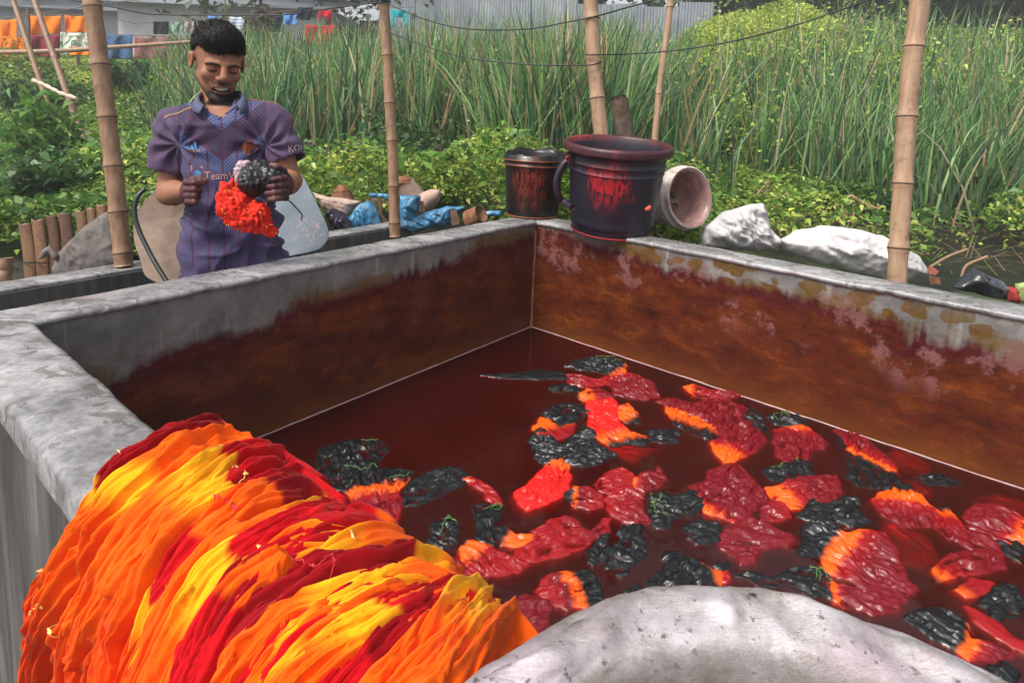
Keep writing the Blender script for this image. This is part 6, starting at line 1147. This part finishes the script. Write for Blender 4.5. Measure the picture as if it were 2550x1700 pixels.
# legs down to the ground, feet
hipL, hipR = pp(540, 680, .03), pp(620, 680, .03)
for hp, sx in ((hipL, -1), (hipR, 1)):
    kn = hp+np.array([sx*.02, -.02, 0]); kn[2] = .46; an = hp+np.array([sx*.03, .01, 0]); an[2] = .08; B.cone(hp, kn, .085, .06, .02); B.cone(kn, an, .06, .04, .02); B.cone(an-[0, 0, .035], an+TW*.15-[0, 0, .045], .04, .03, .02)
# arms
shL, elL, wrL = pp(437, 318, .02), pp(421, 482, .02), pp(462, 476, -.19)
shR, elR, wrR = pp(675, 306, .02), pp(722, 450, .01), pp(706, 462, -.20)
B.cone(shL, elL, .045, .034, .02); B.chain([elL, elL+(wrL-elL)*.35, wrL], [.034, .035, .021], .015); B.cone(shR, elR, .045, .034, .02); B.chain([elR, elR+(wrR-elR)*.35, wrR], [.034, .035, .022], .015)
# his right hand (picture left): loose fist, thumb and forefinger pinching a thread
B.ell(pp(474, 477, -.212), (.026, .030, .034), None, .010)
for i, (y, x1) in enumerate(((455, 506), (472, 500), (488, 497), (503, 488))):
    B.chain([pp(466, y+1, -.235), pp(463+2*i, y-1, -.262), pp(484, y, -.282), pp(x1-3, y+2, -.268), pp(x1-8, y+4, -.246)], [.0092, .0088, .0082, .0076, .0066], .0022)
B.chain([pp(472, 456, -.225), pp(484, 447, -.25), pp(499, 444, -.262), pp(513, 449, -.264)], [.012, .0105, .0095, .0075], .005)
# his left hand (picture right): open below the bundle, fingers wrapped over its front
B.ell(pp(706, 460, -.212), (.028, .030, .036), None, .010)
for i, (y, xt) in enumerate(((443, 676), (460, 668), (476, 664), (491, 672))):
    B.chain([pp(712, y+2, -.235), pp(709, y+1, -.268), pp(697, y+2, -.296), pp(684, y+4, -.304), pp(xt, y+5, -.300)], [.0096, .0091, .0085, .0078, .0068], .0022)
B.chain([pp(708, 440, -.21), pp(704, 426, -.235), pp(690, 416, -.25), pp(676, 412, -.252)], [.0125, .0112, .0098, .0078], .005)
Vb, Fb = B.nets(); Vb = relax(Vb, Fb, 1, .4); Nb = normals(Vb, Fb)
# complexion, stubble and dye stains as colour of the skin itself
q = (Vb-H0)@HM; sk = np.tile(np.array([.31, .135, .078]), (len(Vb), 1))*(1+.16*(fbm(Vb*60, 3)[:, None]-.5)); isH = (np.abs(q[:, 0]) < .09) & (q[:, 2] > -.16) & (q[:, 2] < .14)
lip = isH & (q[:, 1] > .078)*(np.abs(q[:, 0]) < .029)*(np.abs(q[:, 2]+.0645) < .0185); sk[lip] = sk[lip]*.4+np.array([.24, .085, .065])*.6
inm = isH & (((q[:, 0]/.029)**2+((q[:, 2]+.0635)/.0095)**2) < 1) & (q[:, 1] > .068) & (q[:, 1] < .0935); sk[inm] = (.045, .012, .010)
chin = 1.5*np.exp(-((np.abs(q[:, 0])/.040)**3+(np.abs(q[:, 2]+.102)/.026)**3))*(q[:, 1] > .05); jaw = sstep(.030, .010, np.abs(q[:, 2]+.070+.55*(q[:, 1]-.02)))*(q[:, 1] < .09)*(q[:, 1] > -.015)*.62*(np.abs(q[:, 0]) > .022)
mus = np.exp(-((q[:, 2]+.0455)/.0048)**2)*sstep(.034, .024, np.abs(q[:, 0]))*(q[:, 1] > .078)*.85; soul = np.exp(-((q[:, 0]/.009)**2+((q[:, 2]+.089)/.007)**2))*(q[:, 1] > .07)*.9
bd = np.clip(np.maximum(np.maximum(chin*1.35, jaw), np.maximum(mus, soul)), 0, 1)*isH*sstep(pp(549, 266)[2], pp(549, 260)[2], Vb[:, 2]); bd = np.clip(bd*(.8+.7*fbm(Vb*220, 8, 2)), 0, .97); sk = sk*(1-bd[:, None])+np.array([.012, .009, .008])*bd[:, None]
for c, r in ((pp(482, 474, -.25), .062), (pp(692, 464, -.26), .064)):
    w = sstep(r*1.25, r*.75, np.linalg.norm(Vb-c, axis=1)); st = np.where(fbm(Vb*45, 12, 3)[:, None] > .50, np.array([[.035, .013, .018]]), np.array([[.085, .030, .036]])); sk = sk*(1-w[:, None])+st*w[:, None]
t = NT('brown_skin'); p = t.objc(); nn = t.noise(p, 260, 3); M_SKIN = t.done(t.bsdf(t.attr('dye'), .50, .3, t.bump(nn, .12, .001)))
body = obj('body', Vb, Fb, M_SKIN, man, attrs={'dye': np.clip(sk, .004, .9)})
# ---- shirt
S = Field(np.array([pp(370, 0)[0]-.06, pp(560, 300)[1]-.20, .70]), np.array([pp(770, 0)[0]+.08, pp(560, 300)[1]+.26, 1.44]), .0042)
rows = [(318, 556, 116, .090), (350, 561, 107, .100), (400, 567, 102, .106), (460, 572, 99, .108), (520, 578, 103, .112), (580, 579, 113, .118), (640, 580, 122, .124), (720, 582, 126, .126)]
zc = np.array([pp(r[1], r[0], .02)[2] for r in rows])[::-1]; ctr = np.array([pp(r[1], r[0], .02) for r in rows])[::-1]; hw = np.array([r[2]*PX for r in rows])[::-1]; hdp = np.array([r[3] for r in rows])[::-1]
def torso(P):
    z = P[..., 2]; c = np.stack([np.interp(z, zc, ctr[:, i]) for i in range(2)], -1); a = np.interp(z, zc, hw); b = np.interp(z, zc, hdp); d = P[..., :2]-c; u = d@EX[:2]/a; v = d@TW[:2]/b
    k0 = (np.abs(u)**2.4+np.abs(v)**2.4)**(1/2.4); d = (k0-1)*np.minimum(a, b); ztop = zc[-1]+.01; return np.maximum(d, (z-ztop)*.9)
S.comb(torso, S.lo, S.lo+S.n*S.res, .02, '+', 0)
S.cone(pp(548, 276, .03), pp(441, 318, .02), .050, .054, .03); S.cone(pp(548, 276, .03), pp(672, 304, .02), .050, .054, .03); S.cone(pp(500, 330, .02), pp(620, 325, .02), .085, .085, .03)
slL, slR = pp(414, 428, .015), pp(719, 402, .005)
S.cone(pp(438, 320, .02), slL+(slL-pp(438, 320, .02))*.12, .057, .056, .03); S.cone(pp(675, 308, .02), slR+(slR-pp(675, 308, .02))*.12, .057, .052, .03)
for e, s0 in ((slL, pp(438, 320, .02)), (slR, pp(675, 308, .02))):      # cut the sleeve, hollow it
    d = e-s0; d /= np.linalg.norm(d); nrm = d+np.array([0, 0, -.0])
    S.comb(lambda P: np.where(np.linalg.norm(P-e-d*.03, axis=-1) < .09, (P-e)@nrm, -1.), e-.12, e+.12, .004, '&', 0)
    S.cone(e-d*.045, e+d*.05, .045, .050, .004, '-')
S.cone(pp(548, 240, .03), pp(550, 285, .012), .066, .052, .006, '-'); S.cone(pp(549, 262, -.02), pp(548, 294, -.085), .040, .004, .004, '-')
zh = pp(580, 676)[2]; S.comb(lambda P: zh-P[..., 2]+.012*np.sin(((P-ctr[0])@EX)*18), S.lo, S.lo+S.n*S.res, .004, '&', 0)
Vs, Fs = S.nets(); Vs = relax(Vs, Fs, 3, .5); Ns = normals(Vs, Fs)
sx_ = (Vs-pp(554, 391))@EX/PX; sy_ = -(Vs-pp(554, 391))[:, 2]/PX           # jersey print coordinates, in units of about 1.2 mm
# cloth folds: drag lines from the armpits and creases at the waist
lx, ly = sx_, sy_
f = 0
for cx_, cy_, ang in ((-95, -30, .5), (98, -35, -.5), (-98, 130, -.35), (105, 120, .5)):
    dx, dy = lx-cx_, ly-cy_; r = np.hypot(dx, dy)+1; th_ = np.arctan2(dy, dx); f = f+np.exp(-(r/75)**2)*np.sin(th_*9+ang*9+.02*r)*np.minimum(r/30, 1)
fold = .0095*f+.015*(ridge(vec3(lx*.012+.4*fbm(vec3(lx*.01, ly*.01, 0), 3, 2), ly*.030, 2.), 5)**2-.3)*sstep(60, 160, ly)+.007*(fbm(vec3(lx*.03, ly*.03, 1), 9, 3)-.5)+.011*(ridge(vec3((lx+ly*.5)*.022, (ly-lx*.4)*.008, 4.), 15)**2-.3)
edge_keep = sstep(-130, -95, ly)
Vs = Vs+Ns*(fold*edge_keep)[:, None]; Ns = normals(Vs, Fs)
slv = np.maximum(sstep(.060, .045, np.linalg.norm(Vs-(slL+pp(438, 320, .02))/2, axis=1))*0, (np.abs(sx_) > 112)*1.)
shd = np.linalg.norm(np.cross(Vs-pp(438, 318, .02), (slL-pp(438, 318, .02))/np.linalg.norm(slL-pp(438, 318, .02))), axis=1); slv = ((sx_ < -96) & (sy_ < 70)) | ((sx_ > 100) & (sy_ < 40))
t = NT('purple_jersey'); v = t.attr('v_sp', 'Vector'); x, y, isl = t.sep(v); ax_ = t.math('ABSOLUTE', x); vv = t.math('MULTIPLY_ADD', ax_, .72, y)
hat = t.mr(t.math('SINE', t.math('MULTIPLY', t.math('ADD', x, y), .80)), -.3, .4); hat2 = t.mr(t.math('SINE', t.math('MULTIPLY', t.math('SUBTRACT', y, x), .55)), 0., .6)
wv_ = t.noise(t.comb(x, y, 0.), .05, 5, .6)
base = t.ramp(wv_, [(.3, (.034, .026, .070)), (.7, (.058, .039, .105))]); light = t.mix(hat, (.034, .034, .08), (.085, .11, .26)); dark = t.mix(hat2, (.028, .014, .042), (.044, .027, .075))
c = light; c = t.mix(t.mr(vv, -72, -68), c, dark); c = t.mix(t.mr(vv, -3, 1), c, light); c = t.mix(t.mr(vv, 34, 40), c, t.mix(t.math('MULTIPLY', hat, .55), base, (.062, .062, .15)))
st = t.math('ABSOLUTE', t.math('SUBTRACT', t.math('FLOORED_MODULO', t.math('ADD', x, 16.25), 32.5), 16.25)); c = t.mix(t.math('MULTIPLY', t.mr(st, 2.6, 1.6), .85), c, (.052, .010, .035))
mb = t.math('ABSOLUTE', t.math('ADD', vv, 2.)); c = t.mix(t.math('MULTIPLY', t.mr(mb, 4, 2.5), .7), c, (.06, .012, .038))
c = t.mix(isl, c, t.ramp(wv_, [(.3, (.055, .036, .082)), (.7, (.082, .048, .100))]))
pnk = t.mr(t.noise(t.comb(x, y, 3.), .018, 4, .6), .52, .7); c = t.mix(t.math('MULTIPLY', pnk, .28), c, (.14, .05, .10))
M_JERSEY = t.done(t.bsdf(c, .72, .25, t.bump(t.noise(t.comb(x, y, 0.), 1.6, 2), .15, .002), Sheen_Weight=.08))
shirt = obj('shirt', Vs, Fs, M_JERSEY, man, attrs={'v_sp': np.stack([sx_, sy_, slv.astype(float)], -1)})
bvh = BVHTree.FromPolygons([Vector(p) for p in Vs], [tuple(int(i) for i in f_) for f_ in Fs])
def onto(P, off=.0016, dirv=None):     # lay points on the front of the shirt
    out = []; dv = Vector(-TW if dirv is None else dirv)
    for p in P:
        h = bvh.ray_cast(Vector(p)-dv*.5, dv, 1.2); out.append(np.array(h[0])-np.array(dv)*off if h[0] is not None else np.asarray(p))
    return np.array(out)
def jersey_pt(x, y): return pp(554, 391)+EX*(x-554)*PX-EZ*(y-391)*PX
def text_part(txt, x, y, size, m, name, rot=0., dirv=None, width=None):
    cu = bpy.data.curves.new(name, 'FONT'); cu.body = txt; cu.size = 1.; cu.resolution_u = 2; ob = bpy.data.objects.new('tmp', cu); COL.objects.link(ob); bpy.context.view_layer.update()
    me = bpy.data.meshes.new_from_object(ob.evaluated_get(bpy.context.evaluated_depsgraph_get())); bpy.data.objects.remove(ob); n = len(me.vertices); co = np.zeros(n*3); me.vertices.foreach_get('co', co); co = co.reshape(-1, 3)
    if width: s = width/(co[:, 0].max()-co[:, 0].min())
    else: s = size
    ca, sa = math.cos(rot), math.sin(rot); u = co[:, 0]*s; w = co[:, 1]*size; P = np.array([jersey_pt(x+a*ca-b*sa, y-(a*sa+b*ca)) for a, b in zip(u, w)]); P = onto(P, .0018, dirv)
    me.vertices.foreach_set('co', P.astype(np.float32).ravel()); me.update(); link(name, me, m, shirt)
M_TXT = plain('copper_print', (.40, .19, .16), .6, bump=0); M_BLUE = plain('blue_print', (.03, .16, .36), .6, bump=0); M_GOLD = plain('gold_print', (.30, .17, .07), .6, bump=0); M_CREST = plain('crest_red', (.28, .075, .035), .6, bump=0)
text_part('TeamViewer', 514, 436, 26, M_TXT, 'sponsor_lettering', width=118); text_part('adidas', 477, 374, 15, M_GOLD, 'maker_lettering', width=29)
text_part('KOHLER', 700, 369, 21, plain('pale_print', (.45, .33, .34), .6, bump=0), 'sleeve_lettering', rot=.12, width=78)
def flat_part(pts, name, m, off=.0020): P = onto([jersey_pt(*p) for p in pts], off); obj(name, P, [tuple(range(len(P)))], m, shirt, smooth=False)
for x0_, x1_, yb in ((480, 486, 362), (487.5, 493.5, 356), (495, 501, 350)): flat_part([(x0_, 367), (x1_, 367), (x1_-4, yb), (x0_-2, yb+4)], 'maker_bar', M_BLUE)
flat_part([(485, 405), (511, 407), (514, 446), (487, 440)], 'sponsor_square', M_TXT); flat_part([(500+8*math.cos(a), 425+10*math.sin(a)) for a in np.linspace(0, 6.28, 14)[:-1]], 'sponsor_disc', M_BLUE, .0032)
flat_part([(614+(18 if i % 2 else 16.5)*math.cos(a), 361+(19 if i % 2 else 17)*math.sin(a)) for i, a in enumerate(np.linspace(0, 6.283, 25)[:-1])], 'crest', M_CREST, .0018); flat_part([(614+9*math.cos(a), 361+10*math.sin(a)) for a in np.linspace(0, 6.283, 17)[:-1]], 'crest_shield', plain('crest_dark', (.09, .03, .03), .6, bump=0), .0032); flat_part([(614+4.5*math.cos(a), 361+6*math.sin(a)) for a in np.linspace(0, 6.283, 9)[:-1]], 'crest_figure', M_GOLD, .0044)
# shoulder stripes
for pts in ([(430, 268), (455, 260), (488, 250)], [(612, 244), (650, 250), (684, 262)]):
    for off in (0, 6):
        q = spline([(a, b+off*.6) for a, b in pts], 16); P = onto([jersey_pt(a, b+4) for a, b in q], .001, np.array([0, 0, -1.])*.75-TW*.66); V, F = sweep(P, .0022, 5); obj('shoulder_stripe', V, F, M_GOLD, shirt)
# collar
M_COL = plain('collar_blue_grey', (.065, .075, .14), .75, var=.2, sc=80)
def collar(sgn, pts):
    n = 24; Q = spline([pp(*p) for p in pts], n); U = []
    for i, u in enumerate(np.linspace(0, 1, n)):
        out = EX*sgn*.6+TW*(.25+.5*u)-EZ*.75; out /= np.linalg.norm(out); w = .012+.020*math.sin(math.pi*min(1, u*.62+.2)); U.append([Q[i]-EZ*.012, Q[i]+EZ*.008, Q[i]+out*w*.5+EZ*.006, Q[i]+out*w*1.15])
    U = np.array(U); o = obj('collar', U.reshape(-1, 3), grid_faces(n, 4), M_COL, shirt); md = o.modifiers.new('t', 'SOLIDIFY'); md.thickness = .003; md.offset = 0
collar(-1, [(556, 236, .09), (515, 236, .06), (497, 240, .0), (497, 257, -.040), (508, 270, -.068)])
collar(1, [(556, 236, .09), (584, 234, .06), (601, 236, .0), (600, 253, -.040), (590, 268, -.068)])
for a in ((508, 264), (590, 262)):
    P = onto(np.array([jersey_pt(a[0]+(548-a[0])*u, a[1]+(296-a[1])*u) for u in np.linspace(0, 1, 16)]), .0005); V, F = sweep(P, .0034, 6); obj('neck_trim', V, F, M_COL, shirt)
# trousers
T_ = Field(np.array([pp(440, 0)[0], pp(575, 600)[1]-.25, .03]), np.array([pp(720, 0)[0]+.05, pp(575, 600)[1]+.35, zh+.06]), .008)
T_.ell(pp(580, 690, .03), (.145, .125, .10), None, .02)
for hp, sx in ((hipL, -1), (hipR, 1)):
    kn = hp+np.array([sx*.02, -.02, 0]); kn[2] = .46; an = hp+np.array([sx*.03, .01, 0]); an[2] = .10; T_.cone(hp, kn, .100, .078, .03); T_.cone(kn, an, .078, .062, .03)
Vt, Ft = T_.nets(); obj('trousers', relax(Vt, Ft, 2), Ft, plain('black_trousers', (.012, .012, .015), .8), man)
# ---- hair, brows, lashes, teeth
Hf = Field(H0-.15, H0+.16, .0034); Hf.ell(hd(0, -.017, .038), (.0755, .095, .084), HM, .01); Hf.ell(hd(0, .040, .076), (.055, .042, .040), HM, .02)
def cut(P): q = (P-H0)@HM; fr = .047+.006*np.sin(q[..., 0]*75+1.)-.010*np.exp(-((q[..., 0]-.0)/.02)**2)+.004*(np.abs(q[..., 0])/.06)**2; return -(q[..., 2]-np.where(q[..., 1] > .02, fr-.1*(.08-q[..., 1]), fr-.006-1.15*(.02-q[..., 1])))*.8
Hf.comb(cut, Hf.lo, Hf.lo+Hf.n*Hf.res, .004, '&', 0); Vh, Fh = Hf.nets(); Vh = relax(Vh, Fh, 1); Nh = normals(Vh, Fh); qh = (Vh-H0)@HM
Vh = Vh+Nh*(.004*(ridge(vec3(qh[:, 0]*90, qh[:, 1]*40, qh[:, 2]*40), 3)-.5)+.005*(fbm(qh*45, 5)-.5))[:, None]
t = NT('black_hair'); p = t.objc(); M_HAIR = t.done(t.bsdf(t.ramp(t.noise(t.scale(p, (1, 1, .4)), 220, 3), [(.3, (.004, .004, .004)), (.7, (.016, .014, .013))]), .6, .25, t.bump(t.noise(t.scale(p, (1, 1, .35)), 300, 3), .5, .003)))
hair = obj('hair', Vh, Fh, M_HAIR, man); rg = np.random.RandomState(4); k = rg.choice(np.flatnonzero(qh[:, 2] > .02), 8000); n = len(k); flow = HY*.9+HZ*.1+EX*.25*rg.randn(n, 1)+rg.randn(n, 3)*.25+Nh[k]*.45; flow /= np.linalg.norm(flow, axis=1)[:, None]; L = (.007+.012*rg.rand(n))[:, None]; sd = np.cross(flow, rg.randn(n, 3)); sd /= np.linalg.norm(sd, axis=1)[:, None]; b = Vh[k]-Nh[k]*.003; V = np.stack([b-sd*.0009, b+sd*.0009, b+flow*L-HZ*.0012*(qh[k, 1:2] > .03)], 1).reshape(-1, 3); obj('hair_strands', V, np.arange(3*n).reshape(n, 3), M_HAIR, hair, smooth=False, kind='stuff')
bb = BVHTree.FromPolygons([Vector(p) for p in Vb], [tuple(int(i) for i in f_) for f_ in Fb])
def face(x, z, off=.001): h = bb.ray_cast(Vector(hd(x, .2, z)), Vector(-HY), .3); return np.array(h[0])+HY*off if h[0] is not None else hd(x, .09, z)
for sx in (-1, 1):
    V, F = sweep(spline([face(sx*.011, .0095, .0005), face(sx*.022, .0135), face(sx*.034, .0145), face(sx*.049, .0085, .0003)], 14), [.0022, .0030, .0034, .0036, .0036, .0036, .0034, .0034, .0032, .003, .0027, .0024, .002, .0014], 7); obj('eyebrow', V, F, M_HAIR, man)
    V, F = sweep(spline([face(sx*.017, -.0065, .0004), face(sx*.026, -.0095, .0012), face(sx*.035, -.0095, .0012), face(sx*.044, -.0055, .0004)], 12), [.0008, .0013, .0017, .0019, .0019, .0019, .0019, .0019, .0018, .0016, .0013, .0009], 6); obj('eyelashes', V, F, M_HAIR, man)
n = 13; xs_ = np.linspace(-.0235, .0235, n); M_TEETH = plain('teeth', (.72, .66, .58), .25, var=.05, bump=0); P = []
for x in xs_:
    y = .0900-13*x*x; P += [hd(x, y, -.0555+7*x*x), hd(x, y+.0012, -.0615+9*x*x), hd(x, y+.0008, -.0685+18*x*x)]
o = obj('teeth', P, grid_faces(n, 3), M_TEETH, man); md = o.modifiers.new('t', 'SOLIDIFY'); md.thickness = .002; md.offset = -1
# ---- cloth in his hands
def clump(name, ells, res, col, amp, fr_, m, label, cat='cloth', seed=0, freq=70):
    c = np.array([e[0] for e in ells]); r = max(max(e[1]) for e in ells); Fd = Field(c.min(0)-r-.03, c.max(0)+r+.03, res)
    for e in ells: Fd.ell(e[0], e[1], e[2] if len(e) > 2 else None, .015)
    V, F = Fd.nets(); V = relax(V, F, 2); N = normals(V, F); w = .02*(fbm(V*25, seed, 2)[:, None]-.5); q = V+w; st = np.stack([q@EX*freq, q@TW*freq*.6, q[:, 2]*freq*fr_], -1)
    V = V+N*(amp*((np.sqrt(1.003-ridge(st, seed+1))-.6)+.7*(np.sqrt(1.003-ridge(st*2.2, seed+2))-.6)+.5*(fbm(V*190, seed+3, 2)-.5)))[:, None]; cc = np.tile(col, (len(V), 1))*(1+.2*(fbm(V*80, 4)[:, None]-.5)); return obj(name, V, F, m, attrs={'dye': np.clip(cc, 0, .95)}, label=label, cat=cat), V, normals(V, F)
u = PX*.88; M_HELD = cloth_material('held_red_cotton', .8, .2, fine=300); M_HELDK = cloth_material('held_wet_black', .42, .4, wet=.15, fine=200)
hr, Vr, Nr = clump('held_cloth', [(pp(588, 505, -.26), (46*u, .045, 42*u)), (pp(610, 540, -.26), (48*u, .045, 34*u)), (pp(572, 478, -.26), (26*u, .035, 26*u)), (pp(648, 528, -.26), (24*u, .035, 28*u)), (pp(648, 560, -.25), (34*u, .03, 18*u)), (pp(672, 578, -.25), (18*u, .02, 11*u))], .0034, np.array([.74, .030, .016]), .017, .45, M_HELD, 'bright red puckered cloth hanging from the hands of the man', seed=3)
hk, Vk, Nk = clump('held_cloth', [(pp(632, 452, -.265), (38*u, .045, 36*u)), (pp(664, 446, -.255), (34*u, .04, 30*u)), (pp(648, 418, -.25), (22*u, .03, 24*u)), (pp(690, 440, -.25), (20*u, .03, 17*u))], .0034, np.array([.006, .005, .007]), .008, .5, M_HELDK, 'wet black bundle of cloth held above the red one', seed=9)
hp_, _, _ = clump('plastic_wrap', [(pp(598, 436, -.25), (15*u, .02, 30*u)), (pp(610, 410, -.245), (16*u, .015, 12*u)), (pp(562, 470, -.25), (14*u, .015, 14*u)), (pp(688, 440, -.27), (18*u, .02, 12*u))][:1]+[(pp(612, 408, -.245), (14*u, .015, 10*u))], .003, np.array([.45, .32, .36]), .008, .8, cloth_material('cloudy_plastic', .3, .5, wet=.3, fine=200), 'crumpled cloudy plastic round the black bundle', 'plastic', 21)
rg = np.random.RandomState(8); idx = rg.choice(np.flatnonzero((Nr@TW) > .3), 36)
V, F = join([sweep([Vr[i], Vr[i]+Nr[i]*.002, Vr[i]+Nr[i]*.003+rg.randn(3)*.003], [.0011, .0011, .0006], 5) for i in idx]); obj('thread_knots', V, F, plain('orange_thread', (.85, .35, .05), .7, bump=0), hr, kind='stuff')
# ================================================================ morning haze over the marsh
t = NT('thin_haze'); pv = t.n('ShaderNodeVolumePrincipled'); t.put(pv.inputs['Color'], (.93, .95, .97)); pv.inputs['Density'].default_value = .0065; pv.inputs['Anisotropy'].default_value = .2
t.t.links.new(pv.outputs[0], t.out.inputs['Volume'])
V, F = box_vf(np.array([(a, b, z) for z in (-1.2, 18) for a, b in ((-45, -8), (45, -8), (45, 40), (-45, 40))], float)); obj('haze', V, F, t.m, smooth=False, kind='stuff', label='thin white haze hanging over the whole marsh', cat='haze')
